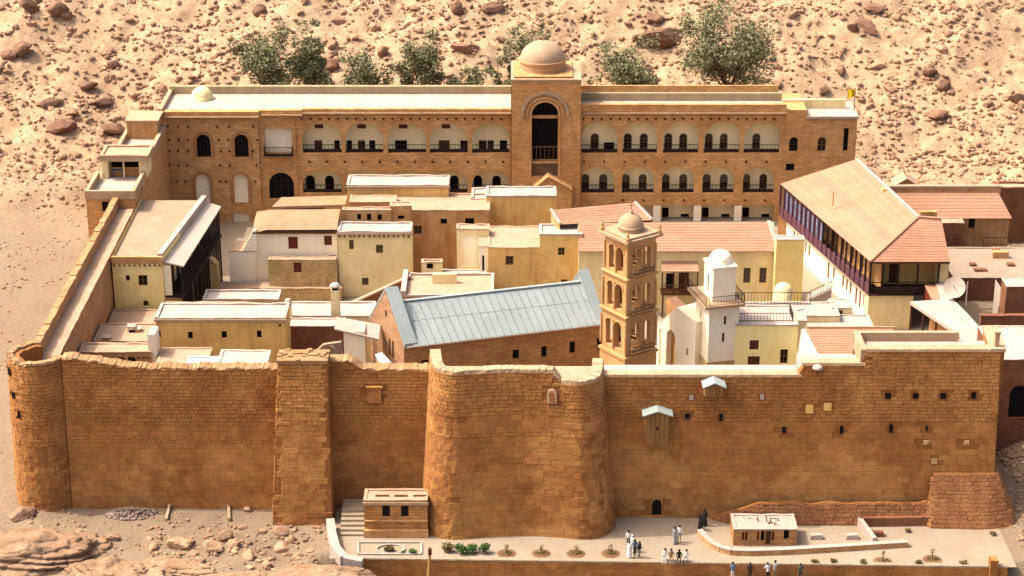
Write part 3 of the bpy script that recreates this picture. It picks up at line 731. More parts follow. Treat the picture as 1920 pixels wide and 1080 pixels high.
for px in (582, 618, 852, 896, 931): wl.append((px-8, 329, px+8, 356, 'dark', 'a'))
inner(556, 958, wl)
wl = []
for px in (1115, 1177, 1207, 1253, 1281, 1329, 1357, 1418): wl.append((px-8, 250, px+8, 280, 'glass', 'a'))
wl.append((1132, 267, 1152, 280, 'dark', 'r'))
for px in (1097, 1131, 1173, 1205, 1248, 1281, 1325, 1357, 1399, 1431): wl.append((px-8, 326, px+8, 355, 'glass', 'a'))
for px in (1247, 1322, 1398): wl.append((px-7, 389, px+7, 415, 'dark', 'r'))
for px in (1284, 1360, 1435): wl.append((px-8, 401, px+8, 414, 'dark', 'r'))
inner(1088, 1470, wl)
# railings along both galleries, piers painted white on the ground floor
for bays, z, dy in ((up_l, fl2, .35), (lo_l, fl1, .35), (up_r, fl2, .35), (lo_r, fl1, .35)):
    for a, b, _ in bays:
        py = 285 if z == fl2 else 355
        m2 = MB(); x0, x1 = X(a, py)+.03, X(b, py)-.03; y = YB+.3
        m2.box(x0, x1, y, y+.08, z+.02, z+.42)
        m2.bar((x0, y+.04, z+.95), (x1, y+.04, z+.95), .07)
        k = 9
        for i in range(k+1): xx = x0+(x1-x0)*i/k; m2.bar((xx, y+.04, z+.4), (xx, y+.04, z+.95), .04)
        m2.build('railing', M_dkwood(), bk)
for px in (1160, 1232, 1308, 1384):
    m2 = MB(); x = X(px, 400); m2.box(x-.48, x+.42, YB-.06, YB+.3, ZG, Zp(386)); m2.build('pier', M_white(), bk)
# narrow bay with balcony and big arched window
xa, xb = X(487), X(556); O = (xa, YB-.15, ZG)
hh = [(X(502)-xa, Zp(372)-ZG, X(549)-xa, Zp(323)-ZG, 'a'), (X(497)-xa, fl2-ZG, X(549)-xa, Zp(240)-ZG, 'r')]
mb = MB(); wall(mb, O, (1, 0, 0), (0, -1, 0), xb-xa, zc+.05-ZG, hh, .7); mb.build('bay_wall', M_brick(), bk)
mb = MB(); wall(mb, (xa, YB+.55, ZG), (0, -1, 0), (-1, 0, 0), .7, zc-ZG); wall(mb, (xb, YB-.15, ZG), (0, 1, 0), (1, 0, 0), .7, zc-ZG); mb.build('bay_side', M_brick(), bk)
window(bk, O, (1, 0, 0), (0, -1, 0), hh[0], 'grille', .6)
mb = MB(); mb.box(xa, xb, YB+.5, YB+.6, fl2, zc-.3); mb.build('bay_back_wall', M_white(), bk)
for (a, b, c, d, k) in ((511, 262, 529, 281, 'dark'), (510, 233, 527, 240, 'shutter')):
    p, q = at(a, d, YB+.48), at(b if False else c, b, YB+.48); window(bk, (p.x, YB+.48, p.z), (1, 0, 0), (0, -1, 0), (0, 0, q.x-p.x, q.z-p.z, 'r'), k, .06)
mb = MB(); mb.box(X(496), X(550), YB-.75, YB-.16, fl2-.2, fl2-.02); mb.build('balcony_slab', M_dkwood(), bk)
railing(bk, [(X(497), YB-.16, fl2), (X(497), YB-.7, fl2), (X(549), YB-.7, fl2), (X(549), YB-.16, fl2)], .95, M_iron(), 'balcony_railing', .25)
# left block
xa, xb = X(306), X(487); YL = YB-.5; O = (xa, YL, ZG)
hs = []
for a, b in ((370, 396), (441, 467)):
    hs.append((at(a, 295, YL).x-xa, at(a, 295, YL).z-ZG, at(b, 295, YL).x-xa, at(b, 252, YL).z-ZG, 'a'))
    hs.append((at(a, 395, YL).x-xa, at(a, 380, YL).z-ZG, at(b, 395, YL).x-xa, at(b, 327, YL).z-ZG, 'a'))
d0 = at(443, 462, YL)
hs.append((at(441, 462, YL).x-xa, .3, at(470, 462, YL).x-xa, at(450, 400, YL).z-ZG, 'r'))
mb = MB(); wall(mb, O, (1, 0, 0), (0, -1, 0), xb-xa, zc-ZG, hs, .45)
wall(mb, (xa, 78, ZG), (0, -1, 0), (-1, 0, 0), 78-YL, zc-ZG); wall(mb, (xb, YL, ZG), (0, 1, 0), (1, 0, 0), .6, zc-ZG); mb.build('block_wall', M_brick(), bk)
for i, h in enumerate(hs): window(bk, O, (1, 0, 0), (0, -1, 0), h, ('grille', 'blank', 'grille', 'blank', 'blank')[i], .45)
p, q = at(445, 457, YL-.0), at(464, 422, YL-.0); window(bk, (p.x, YL+.25, p.z), (1, 0, 0), (0, -1, 0), (0, 0, q.x-p.x, q.z-p.z, 'r'), 'wood', .1, 'door')
for h in hs[:4]:     # stone surrounds
    a0, b0, a1, b1 = h[:4]; w = a1-a0; mb = MB(); bs_ = b1-w/2; am = (a0+a1)/2; sg = 10
    pin = [(a0, b0)]+[(am-w/2*math.cos(math.pi*k/sg), bs_+w/2*math.sin(math.pi*k/sg)) for k in range(sg+1)]+[(a1, b0)]
    ro = w/2+.38; pout = [(a0-.38, b0)]+[(am-ro*math.cos(math.pi*k/sg), bs_+ro*math.sin(math.pi*k/sg)) for k in range(sg+1)]+[(a1+.38, b0)]
    for k in range(len(pin)-1):
        i0, i1, o0, o1 = pin[k], pin[k+1], pout[k], pout[k+1]; G = lambda s, d: (xa+s[0], YL-d, ZG+s[1])
        mb.hexa([G(i0, 0), G(i1, 0), G(o1, 0), G(o0, 0), G(i0, .09), G(i1, .09), G(o1, .09), G(o0, .09)])
    mb.build('arch_surround', mat('surround_stone', '#a87c50', '#96683e', 1, .9, .2, 5), bk)
# right block with the corner loggia
xa, xb = X(1470), X(1603); O = (xa, YB-.2, ZG); xm = X(1508); hs = []
def rh(a, b, c, d, sh, Y=YB-.2): p, q = at(a, d, Y), at(c, b, Y); return (p.x-xa, p.z-ZG, q.x-xa, q.z-ZG, sh)
hs = [rh(1479, 257, 1497, 284, 'a'), rh(1532, 257, 1550, 284, 'a'), rh(1470+3, 307, 1490, 320, 'r'), rh(1580, 240, 1592, 283, 'r')]
mb = MB(); wall(mb, O, (1, 0, 0), (0, -1, 0), xb-xa, Zp(221)-ZG, hs, .4); wall(mb, (xb, YB-.2, ZG), (0, 1, 0), (1, 0, 0), 6, Zp(221)-ZG); wall(mb, (xa, YB+.6, ZG), (0, -1, 0), (-1, 0, 0), .8, zc-ZG)
mb.build('block_wall', M_brick(), bk)
for h, k in zip(hs, ('grille', 'glass', 'dark', 'dark')): window(bk, O, (1, 0, 0), (0, -1, 0), h, k, .4)
mb = MB(); mb.box(xa, xm, YB-.2, YB+7, Zp(221), zc+.25); mb.build('stair_head', M_brick(), bk)
mb = MB(); mb.box(xa-.1, xm+5.2, YB+3.0, YB+3.4, Zp(221)-.1, zc+.6); mb.build('roof_parapet', M_cream(), bk)
mb = MB(); mb.box(X(1508)+.05, xb+.15, YB-.4, YB+6, Zp(221), Zp(221)+.3); mb.build('loggia_roof', M_roofw(), bk)
# roof, cornices, parapets
for pa, pb in ((306, 958), (1088, 1470)):
    mb = MB(); mb.box(X(pa), X(pb), YB-.2, YB+8.2, zc-.2, zc-.02); mb.build('roof', M_roofw(), bk)
    xa, xb = X(pa), X(pb); k = 3
    for i in range(3 if pa < 500 else 1):
        if pa < 500: s0, s1, dz, dy = ((306, 490, -.35, -.75), (490, 570, -.2, -.4), (570, 958, 0, -.25))[i]
        else: s0, s1, dz, dy = (1088, 1470, 0, -.25)
        m2 = MB(); m2.box(X(s0), X(s1)-.02, YB+dy, YB+.4, zc-.05+dz, zc+(.38 if pa < 500 else .95)+dz*.6); m2.build('roof_parapet', M_brick(), bk)
        m2 = MB(); m2.box(X(s0)-.05, X(s1), YB+dy-.28, YB+dy+.1, zc-.16+dz, zc-.06+dz); m2.build('cornice', M_coping(), bk)
    m2 = MB(); yy = YB+(7.6 if pa < 500 else 4.6); m2.box(xa, xb, yy, yy+.45, zc-.03, zc+.95); m2.build('rear_parapet', mat('weathered_plaster', '#b4a280', '#9c8a68', 1.2, .92, .15, 5, stain='#7e6c4c', stain_amt=.4, streak=True), bk)
mb = MB(); mb.box(X(306)-.1, X(306)+.35, YB-.7, YB+8.1, zc-.1, zc+.55); mb.build('roof_parapet', M_coping(), bk)
mb = MB(); mb.box(X(306), xb, YB+8.1, YB+8.4, ZG, zc+.9); mb.build('rear_wall', M_brick(), bk)
c = atz(374, 190, zc+.3); mb = MB(); mb.lathe((c.x, YB+5.5, zc-.05), [(1.35, 0), (1.35, .35)]+[(1.3*math.cos(R(a)), .35+1.25*math.sin(R(a))) for a in range(0, 91, 10)], 24); mb.build('small_dome', M_cream(), bk, True)
# small projecting dark boxes standing in for the dark putlog holes
bm0 = MB(); bm0.box(-.11, .11, -.12, .05, -.1, .1); me = None
rows = [(px, 223) for px in list(range(566, 956, 17))+list(range(1094, 1466, 17))]+[(px, 303) for px in list(range(580, 950, 33))+list(range(1095, 1460, 38))]+[(px, 375) for px in range(1168, 1450, 38)]+[(px+int(wobble(0, 5)), py) for py in (237, 262, 283, 310, 340) for px in (318, 335, 352, 410, 428, 478)]
for px, py in rows:
    Y = YB-.5 if px < 487 else YB; p = at(px, py, Y)
    if me is None: o = bm_build_local('beam_end_or_hole', bm0, M_dkwood(), bk, (p.x, Y-.02, p.z)); me = o.data
    else: inst('beam_end_or_hole', me, bk, (p.x, Y-.02, p.z))
# centre tower
YT = YB-1.0; xa, xb = at(959, 290, YT).x, at(1088, 290, YT).x; zt = at(1020, 152, YT).z; O = (xa, YT, ZG)
h = (at(997, 290, YT).x-xa, at(997, 331, YT).z-ZG, at(1046, 290, YT).x-xa, at(1020, 192, YT).z-ZG, 'a')
mb = MB(); wall(mb, O, (1, 0, 0), (0, -1, 0), xb-xa, zt-ZG, [h], 1.3, 16)
wall(mb, (xa, YT+8.3, ZG), (0, -1, 0), (-1, 0, 0), 8.3, zt-ZG); wall(mb, (xb, YT, ZG), (0, 1, 0), (1, 0, 0), 8.3, zt-ZG); wall(mb, (xb, YT+8.3, ZG), (-1, 0, 0), (0, 1, 0), xb-xa, zt-ZG)
mb.build('centre_tower_wall', M_brick(), bk)
a0, b0, a1, b1 = h[:4]; w = a1-a0; bs_ = b1-w/2; am = (a0+a1)/2
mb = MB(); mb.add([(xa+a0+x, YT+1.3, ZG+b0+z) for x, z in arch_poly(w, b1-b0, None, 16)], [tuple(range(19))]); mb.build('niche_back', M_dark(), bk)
for (r0, r1, d, m_) in ((w/2+.05, w/2+.30, .10, 'frame_stone'), (w/2+.45, w/2+.75, .14, 'ring'), (w/2+1.0, w/2+1.35, .2, 'ring')):
    mb = MB(); sg = 18; lo = ZG+b0+(0 if r0 < w/2+.2 else bs_-b0-.2)
    pi_ = [(am-r0, lo-ZG)]+[(am-r0*math.cos(math.pi*k/sg), bs_+r0*math.sin(math.pi*k/sg)) for k in range(sg+1)]+[(am+r0, lo-ZG)]
    po = [(am-r1, lo-ZG)]+[(am-r1*math.cos(math.pi*k/sg), bs_+r1*math.sin(math.pi*k/sg)) for k in range(sg+1)]+[(am+r1, lo-ZG)]
    for k in range(len(pi_)-1):
        G = lambda s, dd: (xa+s[0], YT-dd, ZG+s[1])
        mb.hexa([G(pi_[k], 0), G(pi_[k+1], 0), G(po[k+1], 0), G(po[k], 0), G(pi_[k], d), G(pi_[k+1], d), G(po[k+1], d), G(po[k], d)])
    mb.build('arch_moulding', M_coping() if r0 > w/2+.9 else M_mud(), bk)
z1 = at(1020, 219, YT+.5).z; mb = MB(); mb.box(xa+a0, xa+a1, YT+.45, YT+.7, z1-.18, z1+.18); mb.build('transom', M_mud(), bk)
mb = MB(); 
for k in range(1, 6): x = xa+a0+w*k/6; mb.bar((x, YT+.55, z1+.18), (x, YT+.55, ZG+b1-.25-abs(k-3)*.18), .07)
mb.build('fanlight_bars', M_dkwood(), bk)
z2 = at(1020, 303, YT+.2).z; mb = MB(); mb.box(xa+a0, xa+a1, YT+.1, YT+1.2, z2-.2, z2); mb.build('balcony_slab', M_mud(), bk)
railing(bk, [(xa+a0+.05, YT+.2, z2), (xa+a1-.05, YT+.2, z2)], 1.9, M_frame(), 'balcony_railing', .5)
mb = MB(); mb.box(xa+a0, xa+a1, YT+.35, YT+.5, ZG+b0, z2-.2); mb.build('spandrel_panel', mat('lattice', '#7a5e40', '#5c4530', 4, .8, .3, 12), bk)
mb = MB(); mb.box(xa-.06, xb+.06, YT-.1, YT+8.35, zt-.02, zt+.22); mb.build('tower_cornice', M_coping(), bk)
dc = (xa+xb)/2-.4; dy_ = YT+4.2; rd = .94*(at(1062, 130, dy_).x-at(970, 130, dy_).x)/2
mb = MB(); mb.box(xa+.3, xa+(xb-xa)*.88, YT+.4, YT+7.6, zt+.3, zt+.45); mb.build('dome_plinth', M_mud(), bk)
zdd = zt+.45; mb = MB(); mb.lathe((dc, dy_, zdd), [(rd, -.1), (rd, .95), (rd+.14, 1.0), (rd+.14, 1.25), (rd-.1, 1.25)], 40); mb.build('dome_drum', mat('dome_stone', '#b8946c', '#a8825a', 1, .9, .12, 5, stain='#a87a50', stain_amt=.3), bk, False)
mb = MB(); mb.lathe((dc, dy_, zdd+1.25), [((rd-.12)*math.cos(R(a)), (rd-.12)*.80*math.sin(R(a))) for a in range(0, 91, 6)], 40); mb.build('dome', mat('dome_plaster', '#b4987a', '#a88a6a', 1, .9, .08, 5, stain='#b08a68', stain_amt=.3), bk, True)
mb = MB(); mb.tube([(dc, dy_, zdd+1.25+rd*.74), (dc, dy_, zdd+1.55+rd*.78)], .08); mb.build('finial', M_mud(), bk)
# porch gable in front of the tower
p0, p1, pa = at(1000, 380, 67.5), at(1072, 380, 67.5), at(1028, 333, 67.5)
t = thing('porch', 'brown gabled stone porch at the foot of the domed centre', 'porch', (pa.x, 68, ZG))
mb = MB(); mb.extr([(p0.x, 67.5, ZG), (p1.x, 67.5, ZG), (p1.x, 67.5, pa.z-1.6), (pa.x, 67.5, pa.z), (p0.x, 67.5, pa.z-1.6)], (0, 1.4, 0)); mb.build('gable_wall', M_brick(), t)
for s, e in ((p0, pa), (pa, p1)):
    mb = MB(); za, zb_ = (pa.z-1.6, pa.z) if s is p0 else (pa.z, pa.z-1.6); mb.hexa([(s.x, 67.3, za), (e.x, 67.3, zb_), (e.x, 69, zb_), (s.x, 69, za), (s.x, 67.3, za+.2), (e.x, 67.3, zb_+.2), (e.x, 69, zb_+.2), (s.x, 69, za+.2)]); mb.build('raking_coping', M_mud(), t)
# yellow flag on the roof corner
p = at(1603, 180, YB+2); t = thing('flag', 'small yellow flag on a pole at the right roof corner', 'flag', (p.x, YB+2, Zp(221)))
mb = MB(); mb.tube([(p.x, YB+2, Zp(221)), (p.x, YB+2, p.z+1)], .05); mb.build('pole', M_iron(), t)
mb = MB(); k = 6; V = []
for i in range(k+1):
    V += [(p.x-.9*i/k, YB+2+.12*math.sin(i*1.4), p.z+.9-.1*i/k), (p.x-.9*i/k, YB+2+.12*math.sin(i*1.4+.5), p.z-.1-.18*i/k)]
mb.add(V, [(2*i, 2*i+2, 2*i+3, 2*i+1) for i in range(k)]); mb.build('cloth', mat('yellow_cloth', '#e0b820', '#d0a818', 2, .8, 0), t)

# corner turret, kiosk and side wing at the back left
zt = 15.0; xL, xR = at(160, 360, 46.3).x, -42.0
t = thing('corner_turret', 'square brick turret with open roof terrace at the back left corner', 'tower', (-44.5, 49, 2))
mb = MB(); O = (xL, 46.3, 1.0); hh = px_hole((192, 378, 204, 396), O, None, 46.3)
wall(mb, O, (1, 0, 0), (0, -1, 0), xR-xL, zt-1, [tuple(hh)+('r',)], .3); wall(mb, (xL, 54, 1), (0, -1, 0), (-1, 0, 0), 7.7, zt-1); wall(mb, (xR, 46.3, 1), (0, 1, 0), (1, 0, 0), 7.7, zt-1)
mb.build('wall', M_brick(), t); window(t, O, (1, 0, 0), (0, -1, 0), tuple(hh)+('r',), 'dark', .3)
mb = MB(); mb.box(xL+.3, xR-.3, 46.6, 54, zt-1.0, zt-.75); mb.build('terrace_floor', M_roofw(), t)
for (bx0, bx1, by0, by1) in ((xL-.08, xR+.08, 46.2, 46.6), (xL-.08, xL+.32, 46.61, 53.1), (xR-.32, xR+.08, 46.61, 53.1)):
    mb = MB(); mb.box(bx0, bx1, by0, by1, zt-.8, zt+.15); mb.build('parapet', M_coping(), t)
t2 = thing('roof_kiosk', 'cream roof kiosk with dark open front and projecting flat slab', 'kiosk', (-44.5, 54, zt-.75))
k0, k1 = at(204, 335, 53.2), at(262, 335, 53.2); zk = at(230, 300, 53.2).z
a0, a1 = at(192, 335, 53.2).x, at(276, 335, 53.2).x
for x0, x1 in ((a0, k0.x), (k1.x, a1)):
    mb = MB(); mb.box(x0, x1, 53.2, 56.5, zt-.7, zk); mb.build('pier', M_cream(), t2)
mb = MB(); mb.box(k0.x, k1.x, 55.6, 55.9, zt-.74, zk); mb.build('back_wall', M_dkwood(), t2)
mb = MB(); mb.box((k0.x+k1.x)/2-.07, (k0.x+k1.x)/2+.07, 53.3, 53.45, zt-.7, zk); mb.build('post', M_cream(), t2)
b_ = at(187, 297, 52.8); e_ = at(278, 297, 52.8); mb = MB(); mb.box(b_.x, e_.x, 52.6, 56.6, zk, zk+.55); mb.build('roof_slab', M_coping(), t2)
parapet(t2, [(b_.x-.02, 52.58), (e_.x+.02, 52.58), (e_.x+.02, 56.62), (b_.x-.02, 56.62)], zk+.54, .2, .35, M_coping(), 'roof_rim')
tb = at(222, 332, 54); t3 = thing('table', 'small blue table inside the roof kiosk', 'table', (tb.x, 54, zt-.7))
mb = MB(); mb.box(tb.x-.7, tb.x+.7, 53.8, 54.5, zt-.0, zt+.08); mb.build('table_top', mat('blue_paint', '#4c6c98', '#3c5880', 2, .6, 0), t3)
for sx in (-.6, .6):
    for yy in (53.9, 54.4): mb = MB(); mb.box(tb.x+sx-.04, tb.x+sx+.04, yy-.04, yy+.04, zt-.72, zt); mb.build('leg', MATS['blue_paint'], t3)
t = thing('side_wing', 'narrow brick wing with walled roof walk joining turret to back range', 'building', (-44, 63, 1))
zs = 15.6; xLs = -46.4
mb = MB(); wall(mb, (xR, 54, 1), (0, 1, 0), (1, 0, 0), 15.4, zs-1); wall(mb, (xLs, 69.4, 1), (0, -1, 0), (-1, 0, 0), 15.4, zs-1); wall(mb, (xLs, 54.2, 1), (1, 0, 0), (0, -1, 0), xR-xLs, zs-1.3); mb.build('wall', M_brick(), t)
mb = MB(); mb.box(xLs+.3, xR-.3, 56.7, 69.4, zs-.8, zs-.5); mb.build('roof', M_roofw(), t)
for x0, x1 in ((xLs-.08, xLs+.35), (xR-.4, xR+.06)):
    mb = MB(); mb.box(x0, x1, 56.7, 69.4, zs-.5, zs+.25); mb.build('parapet', M_coping(), t)
mb = MB(); mb.box(xLs+.36, xR-.41, 65.5, 69.3, zs-.5, zs+1.6); mb.build('stair_head', M_mud(), t)
mb = MB(); mb.box(xLs+.2, xR-.2, 65.3, 69.35, zs+1.6, zs+1.85); mb.build('stair_roof', M_coping(), t)

# ================================================================== houses inside the walls
G0 = 3.0
# L1: yellow house along the left wall with long timber gallery; its open side splays towards the back
Yf = 31.0; zt = at(260, 482, Yf).z; x0, x1 = -41.9, at(303, 482, Yf).x; Yr = atz(388, 370, zt).y; xq1 = atz(386, 372, zt).x
t = thing('gallery_house', 'long yellow house along the left wall with dark timber gallery and lean-to roof', 'building', ((x0+x1)/2, (Yf+Yr)/2, G0))
O = (x0, Yf, G0); specs = []
for r in ((236, 516, 243, 527, 'glass'), (260, 516, 276, 536, 'glass'), (269, 563, 278, 574, 'wood', 'a')):
    hh = tuple(px_hole(r, O, None, Yf))+((r[5],) if len(r) > 5 else ('r',)); specs.append((hh, r[4]))
su = Vector((xq1-x1, Yr-Yf, 0)); Ls = su.length; su.normalize(); sn = Vector((su.y, -su.x, 0))
mb = MB(); wall(mb, O, (1, 0, 0), (0, -1, 0), x1-x0, zt-G0, [h for h, _ in specs], .3); wall(mb, (x1, Yf, G0), su, sn, Ls, zt-G0); wall(mb, (x0, Yr, G0), (0, -1, 0), (-1, 0, 0), Yr-Yf, zt-G0)
mb.build('wall', M_yellow(), t)
for h, k in specs: window(t, O, (1, 0, 0), (0, -1, 0), h, k, .3)
mb = MB(); mb.hexa([(x0, Yf+.02, zt-.6), (x1, Yf+.02, zt-.6), (xq1, Yr, zt-.6), (x0, Yr, zt-.6), (x0, Yf+.02, zt-.35), (x1, Yf+.02, zt-.35), (xq1, Yr, zt-.35), (x0, Yr, zt-.35)]); mb.build('roof', mat('grey_screed', '#a08a70', '#94795e', 1, .92, .1, 4, stain='#7c6248', stain_amt=.4), t)
mb = MB(); mb.box(x0-.02, x1+.02, Yf-.05, Yf+.3, zt-.75, zt+.02); mb.build('front_parapet', M_mud(), t)
mb = MB(); a, b = Vector((x1-.25, Yf+.4, zt-.15)), Vector((xq1-.25, Yr, zt-.15)); mb.bar(a, b, .55, .75); mb.build('side_parapet', M_roofw(), t)
bm0 = MB(); bm0.box(-.08, .08, -.2, 0, -.08, .08); me = None
for i in range(10):
    loc = (x0+(x1-x0)*(i+.5)/10, Yf-.003, zt-.9)
    if me is None: me = bm_build_local('beam_end_or_hole', bm0, M_wood(), t, loc).data
    else: inst('beam_end_or_hole', me, t, loc)
zl = zt-.8; dg_ = at(343, 484, Yf).x-x1      # width of the lean-to
G_ = lambda f, off, z: Vector((x1, Yf, 0))+su*(Ls*f)+sn*off+Vector((0, 0, z))
mb = MB(); P = [G_(0.01, .1, zt-.72), G_(0.01, dg_, zl-.35), G_(1, dg_*.75, zl-.35), G_(1, .1, zt-.72)]; mb.hexa(P+[q+UP*.15 for q in P]); mb.build('lean_to_roof', M_roofw(), t)
zfl = zt-4.4
mb = MB(); P = [G_(0.015, 0, zfl-.25), G_(.015, dg_-.15, zfl-.25), G_(1, dg_*.7, zfl-.25), G_(1, 0, zfl-.25)]; mb.hexa(P+[q+UP*.25 for q in P]); mb.build('gallery_floor', M_dkwood(), t)
npst = 18
for i in range(npst+1):
    f = .02+.97*i/npst; p = G_(f, dg_*(1-.27*f)-.3, 0); mb = MB(); mb.box(p.x-.09, p.x+.09, p.y-.09, p.y+.09, G0, zl-.3); mb.build('post', M_dkwood(), t)
mb = MB(); A_, B_ = G_(.02, dg_-.3, zfl), G_(.99, dg_*.73-.3, zfl); mb.bar(A_+UP, B_+UP, .1); mb.bar(A_+UP*.1, B_+UP*.1, .12)
for i in range(80): c = A_.lerp(B_, i/79); mb.bar(c, c+UP, .06)
mb.build('gallery_railing', M_dkwood(), t)
mb = MB(); mb.bar(A_+UP*(zl-.35-zfl), B_+UP*(zl-.35-zfl), .16, .25); mb.build('eave_beam', M_dkwood(), t)
for i in range(9):
    for z in (zfl, G0+.5): o_ = G_((i+.4)/9, .0, z+.1); window(t, o_, su, sn, (0, 0, 1.0, 2.2, 'r'), 'wood', -.08, 'door')
mb = MB(); p = G_(.012, .02, zfl); mb.box(p.x, p.x+.8, p.y, p.y+.12, zfl, zl-.25); mb.build('end_panel', M_white(), t)
mb = MB(); mb.box(x1+.03, x1+dg_*.8, Yf+.35, Yf+.9, G0, zfl-.3); mb.build('lower_wall', M_rubble(), t)
xg = x1+dg_
# stair flight by the gallery end
t = thing('stone_stair', 'short stone stair with sloping coping beside the timber gallery', 'stair', (xg+2, 44, G0))
a, b = at(375, 468, 44), at(408, 498, 44)
mb = MB(); mb.hexa([(a.x, 43.8, G0), (b.x, 43.8, G0), (b.x, 45.2, G0), (a.x, 45.2, G0), (a.x, 43.8, a.z), (b.x, 43.8, b.z), (b.x, 45.2, b.z), (a.x, 45.2, a.z)]); mb.build('flank_wall', M_rubble(), t)
mb = MB(); mb.hexa([(a.x, 43.6, a.z), (b.x, 43.6, b.z), (b.x, 44.1, b.z), (a.x, 44.1, a.z), (a.x, 43.6, a.z+.2), (b.x, 43.6, b.z+.2), (b.x, 44.1, b.z+.2), (a.x, 44.1, a.z+.2)]); mb.build('coping', M_roof(), t)

# terraces and low roofs behind the left front wall
def slab(name, label, pxl, pxr, pyf, Y, pyb, wm, rm, cat='building', zb=None, **k): return house(name, label, pxl, pxr, pyf, Y, pyb, G0 if zb is None else zb, wm, rm, cat=cat, **k)
slab('roof_terrace', 'shaded flat roof terrace in front of the yellow gallery house', 165, 300, 606, 26.2, 580, M_mud(), M_roof(), 'terrace', par=.2, x0=-41.8)
slab('roof_terrace', 'flat roof with small chimneys against the left side wall', 140, 283, 640, 18.6, 606, M_mud(), M_roof(), 'terrace', par=.25, x0=-41.8)
slab('low_house', 'low pinkish house with two square windows behind the left front wall', 150, 283, 660, 12.0, 643, M_mud(), M_roof(), par=.15, wins=((223, 671, 232, 681, 'glass'), (240, 671, 254, 681, 'glass')), x0=-41.8, beams=14)
slab('chimney_wall', 'tall thin white wall pier beside the long ochre house', 276, 291, 628, 12.2, 612, M_white(), M_roofw(), 'wall', par=0)
slab('ochre_house', 'long ochre house with four small windows behind the left front wall', 291, 535, 596, 17.0, 568, M_ochre(), M_roofw(), par=.3, cornice=M_coping(),
     wins=((292, 620, 301, 633, 'dark'), (353, 622, 361, 635, 'dark'), (416, 621, 425, 634, 'dark'), (482, 620, 490, 633, 'dark'), (523, 608, 527, 613, 'dark')))
slab('low_roof', 'pinkish low flat roof between white pier and blue-grey terrace', 289, 385, 690, 9.5, 652, M_mud(), M_roof(), par=.1, beams=12)
slab('low_roof', 'blue-grey paved terrace behind the left front wall', 343, 412, 699, 7.5, 668, M_white(), mat('blue_paving', '#a2a8ac', '#949ca2', 1, .8, .05, 4), 'terrace', par=.05)
slab('white_roof_house', 'low house with bright white sloping roof behind the left front wall', 405, 499, 688, 8.0, 656, M_cream(), M_roofw(), par=.12, beams=14)
for i, (px, py, Y) in enumerate(((247, 616, 21.5), (258, 620, 21.5), (200, 636, 19.2))):
    p = at(px, py, Y); s = .38
    t = thing('roof_vent', ('small white square roof vent on the terrace by the left wall', 'dark little roof vent beside the white square one', 'lone small vent at the terrace edge near the left wall')[i], 'vent', (p.x, Y, p.z-.5))
    mb = MB(); mb.box(p.x-s, p.x+s, Y-s, Y+s, p.z-.6, p.z+.25); mb.build('vent_body', M_white() if i == 0 else M_mud(), t)
    mb = MB(); mb.box(p.x-s*.6, p.x+s*.6, Y-s-.02, Y-s+.05, p.z-.4, p.z); mb.build('opening', M_dark(), t)
    mb = MB(); mb.box(p.x-s-.05, p.x+s+.05, Y-s-.05, Y+s+.05, p.z+.25, p.z+.35); mb.build('cap', M_roofw(), t)

# court between gallery house and middle houses
slab('court_roof', 'low flat roof with row of square vents before the white house', 380, 522, 561, 32.0, 543, M_rubble(), M_roofw(), par=.35, beams=12)
slab('low_wall_house', 'low flat-roofed range behind the long ochre house', 305, 460, 583, 24.5, 566, M_cream(), M_roof(), par=.5)
slab('terrace_wall', 'dark stone terrace wall below the white house', 405, 640, 541, 43.6, 530, M_rubble(), M_roof(), 'wall', par=.05, zb=1.6)

# white house group
w = house('white_house', 'whitewashed house with red shutters and curved mud roof', 475, 632, 434, 46.0, 408, G0, M_white(), M_thatch(), par=0,
      wins=((541, 444, 558, 467, 'shutter'), (608, 442, 622, 460, 'shutter'), (617, 478, 629, 503, 'shutter')))
X0, X1, Yf, Yb, zb, zt = w['_g']
mb = MB(); k = 10; V = []
for i in range(k+1):
    f = i/k; y = Yf-.25+(Yb-Yf+.3)*f; z = zt+.02+.85*math.sin(min(1, f*1.4)*math.pi/2)*.8
    V += [(X0-.1, y, z-.15*(1-f)), (X0+1.5, y, z+.25), (X1+.05, y, z+.3)]
mb.add(V, [(3*i+j, 3*i+j+1, 3*i+j+4, 3*i+j+3) for i in range(k) for j in range(2)]); mb.build('mud_roof', M_thatch(), w)
mb = MB(); mb.box(X0-.05, X1, Yf-.28, Yf-.02, zt-.18, zt+.0); mb.build('eave_board', M_wood(), w)
w = house('white_annex', 'lower stepped whitewashed annex left of the white house', 428, 478, 471, 45.8, 452, G0, M_white(), M_roof(), par=.1)
mb = MB(); a = at(465, 471, 45.7); b = at(477, 434, 45.7); mb.extr([(a.x-.6, 45.75, a.z), (b.x+.2, 45.75, a.z), (b.x+.2, 45.75, b.z+.2), (b.x-.2, 45.75, b.z)], (0, .4, 0)); mb.build('step_wall', M_white(), w)
house('stone_annex', 'rubble stone block with one shuttered window in front of the white house', 503, 629, 487, 44.4, 480, 2.0, M_rubble(), M_roof(), par=.1, wins=((551, 492, 565, 511, 'shutter'),))
p = at(618, 520, 44.9); t = thing('dark_passage', 'dark arched passage beside the rubble stone block', 'doorway', (p.x, 45, G0))
mb = MB(); hq = (.15, .02, 1.15, 3.1, 'a'); xq = at(610, 520, 44.3).x; wall(mb, (xq, 44.28, G0), (1, 0, 0), (0, -1, 0), 1.35, 4.2, [hq], .5); mb.build('arch_wall', M_rubble(), t); window(t, (xq, 44.28, G0), (1, 0, 0), (0, -1, 0), hq, 'dark', .5, 'door')
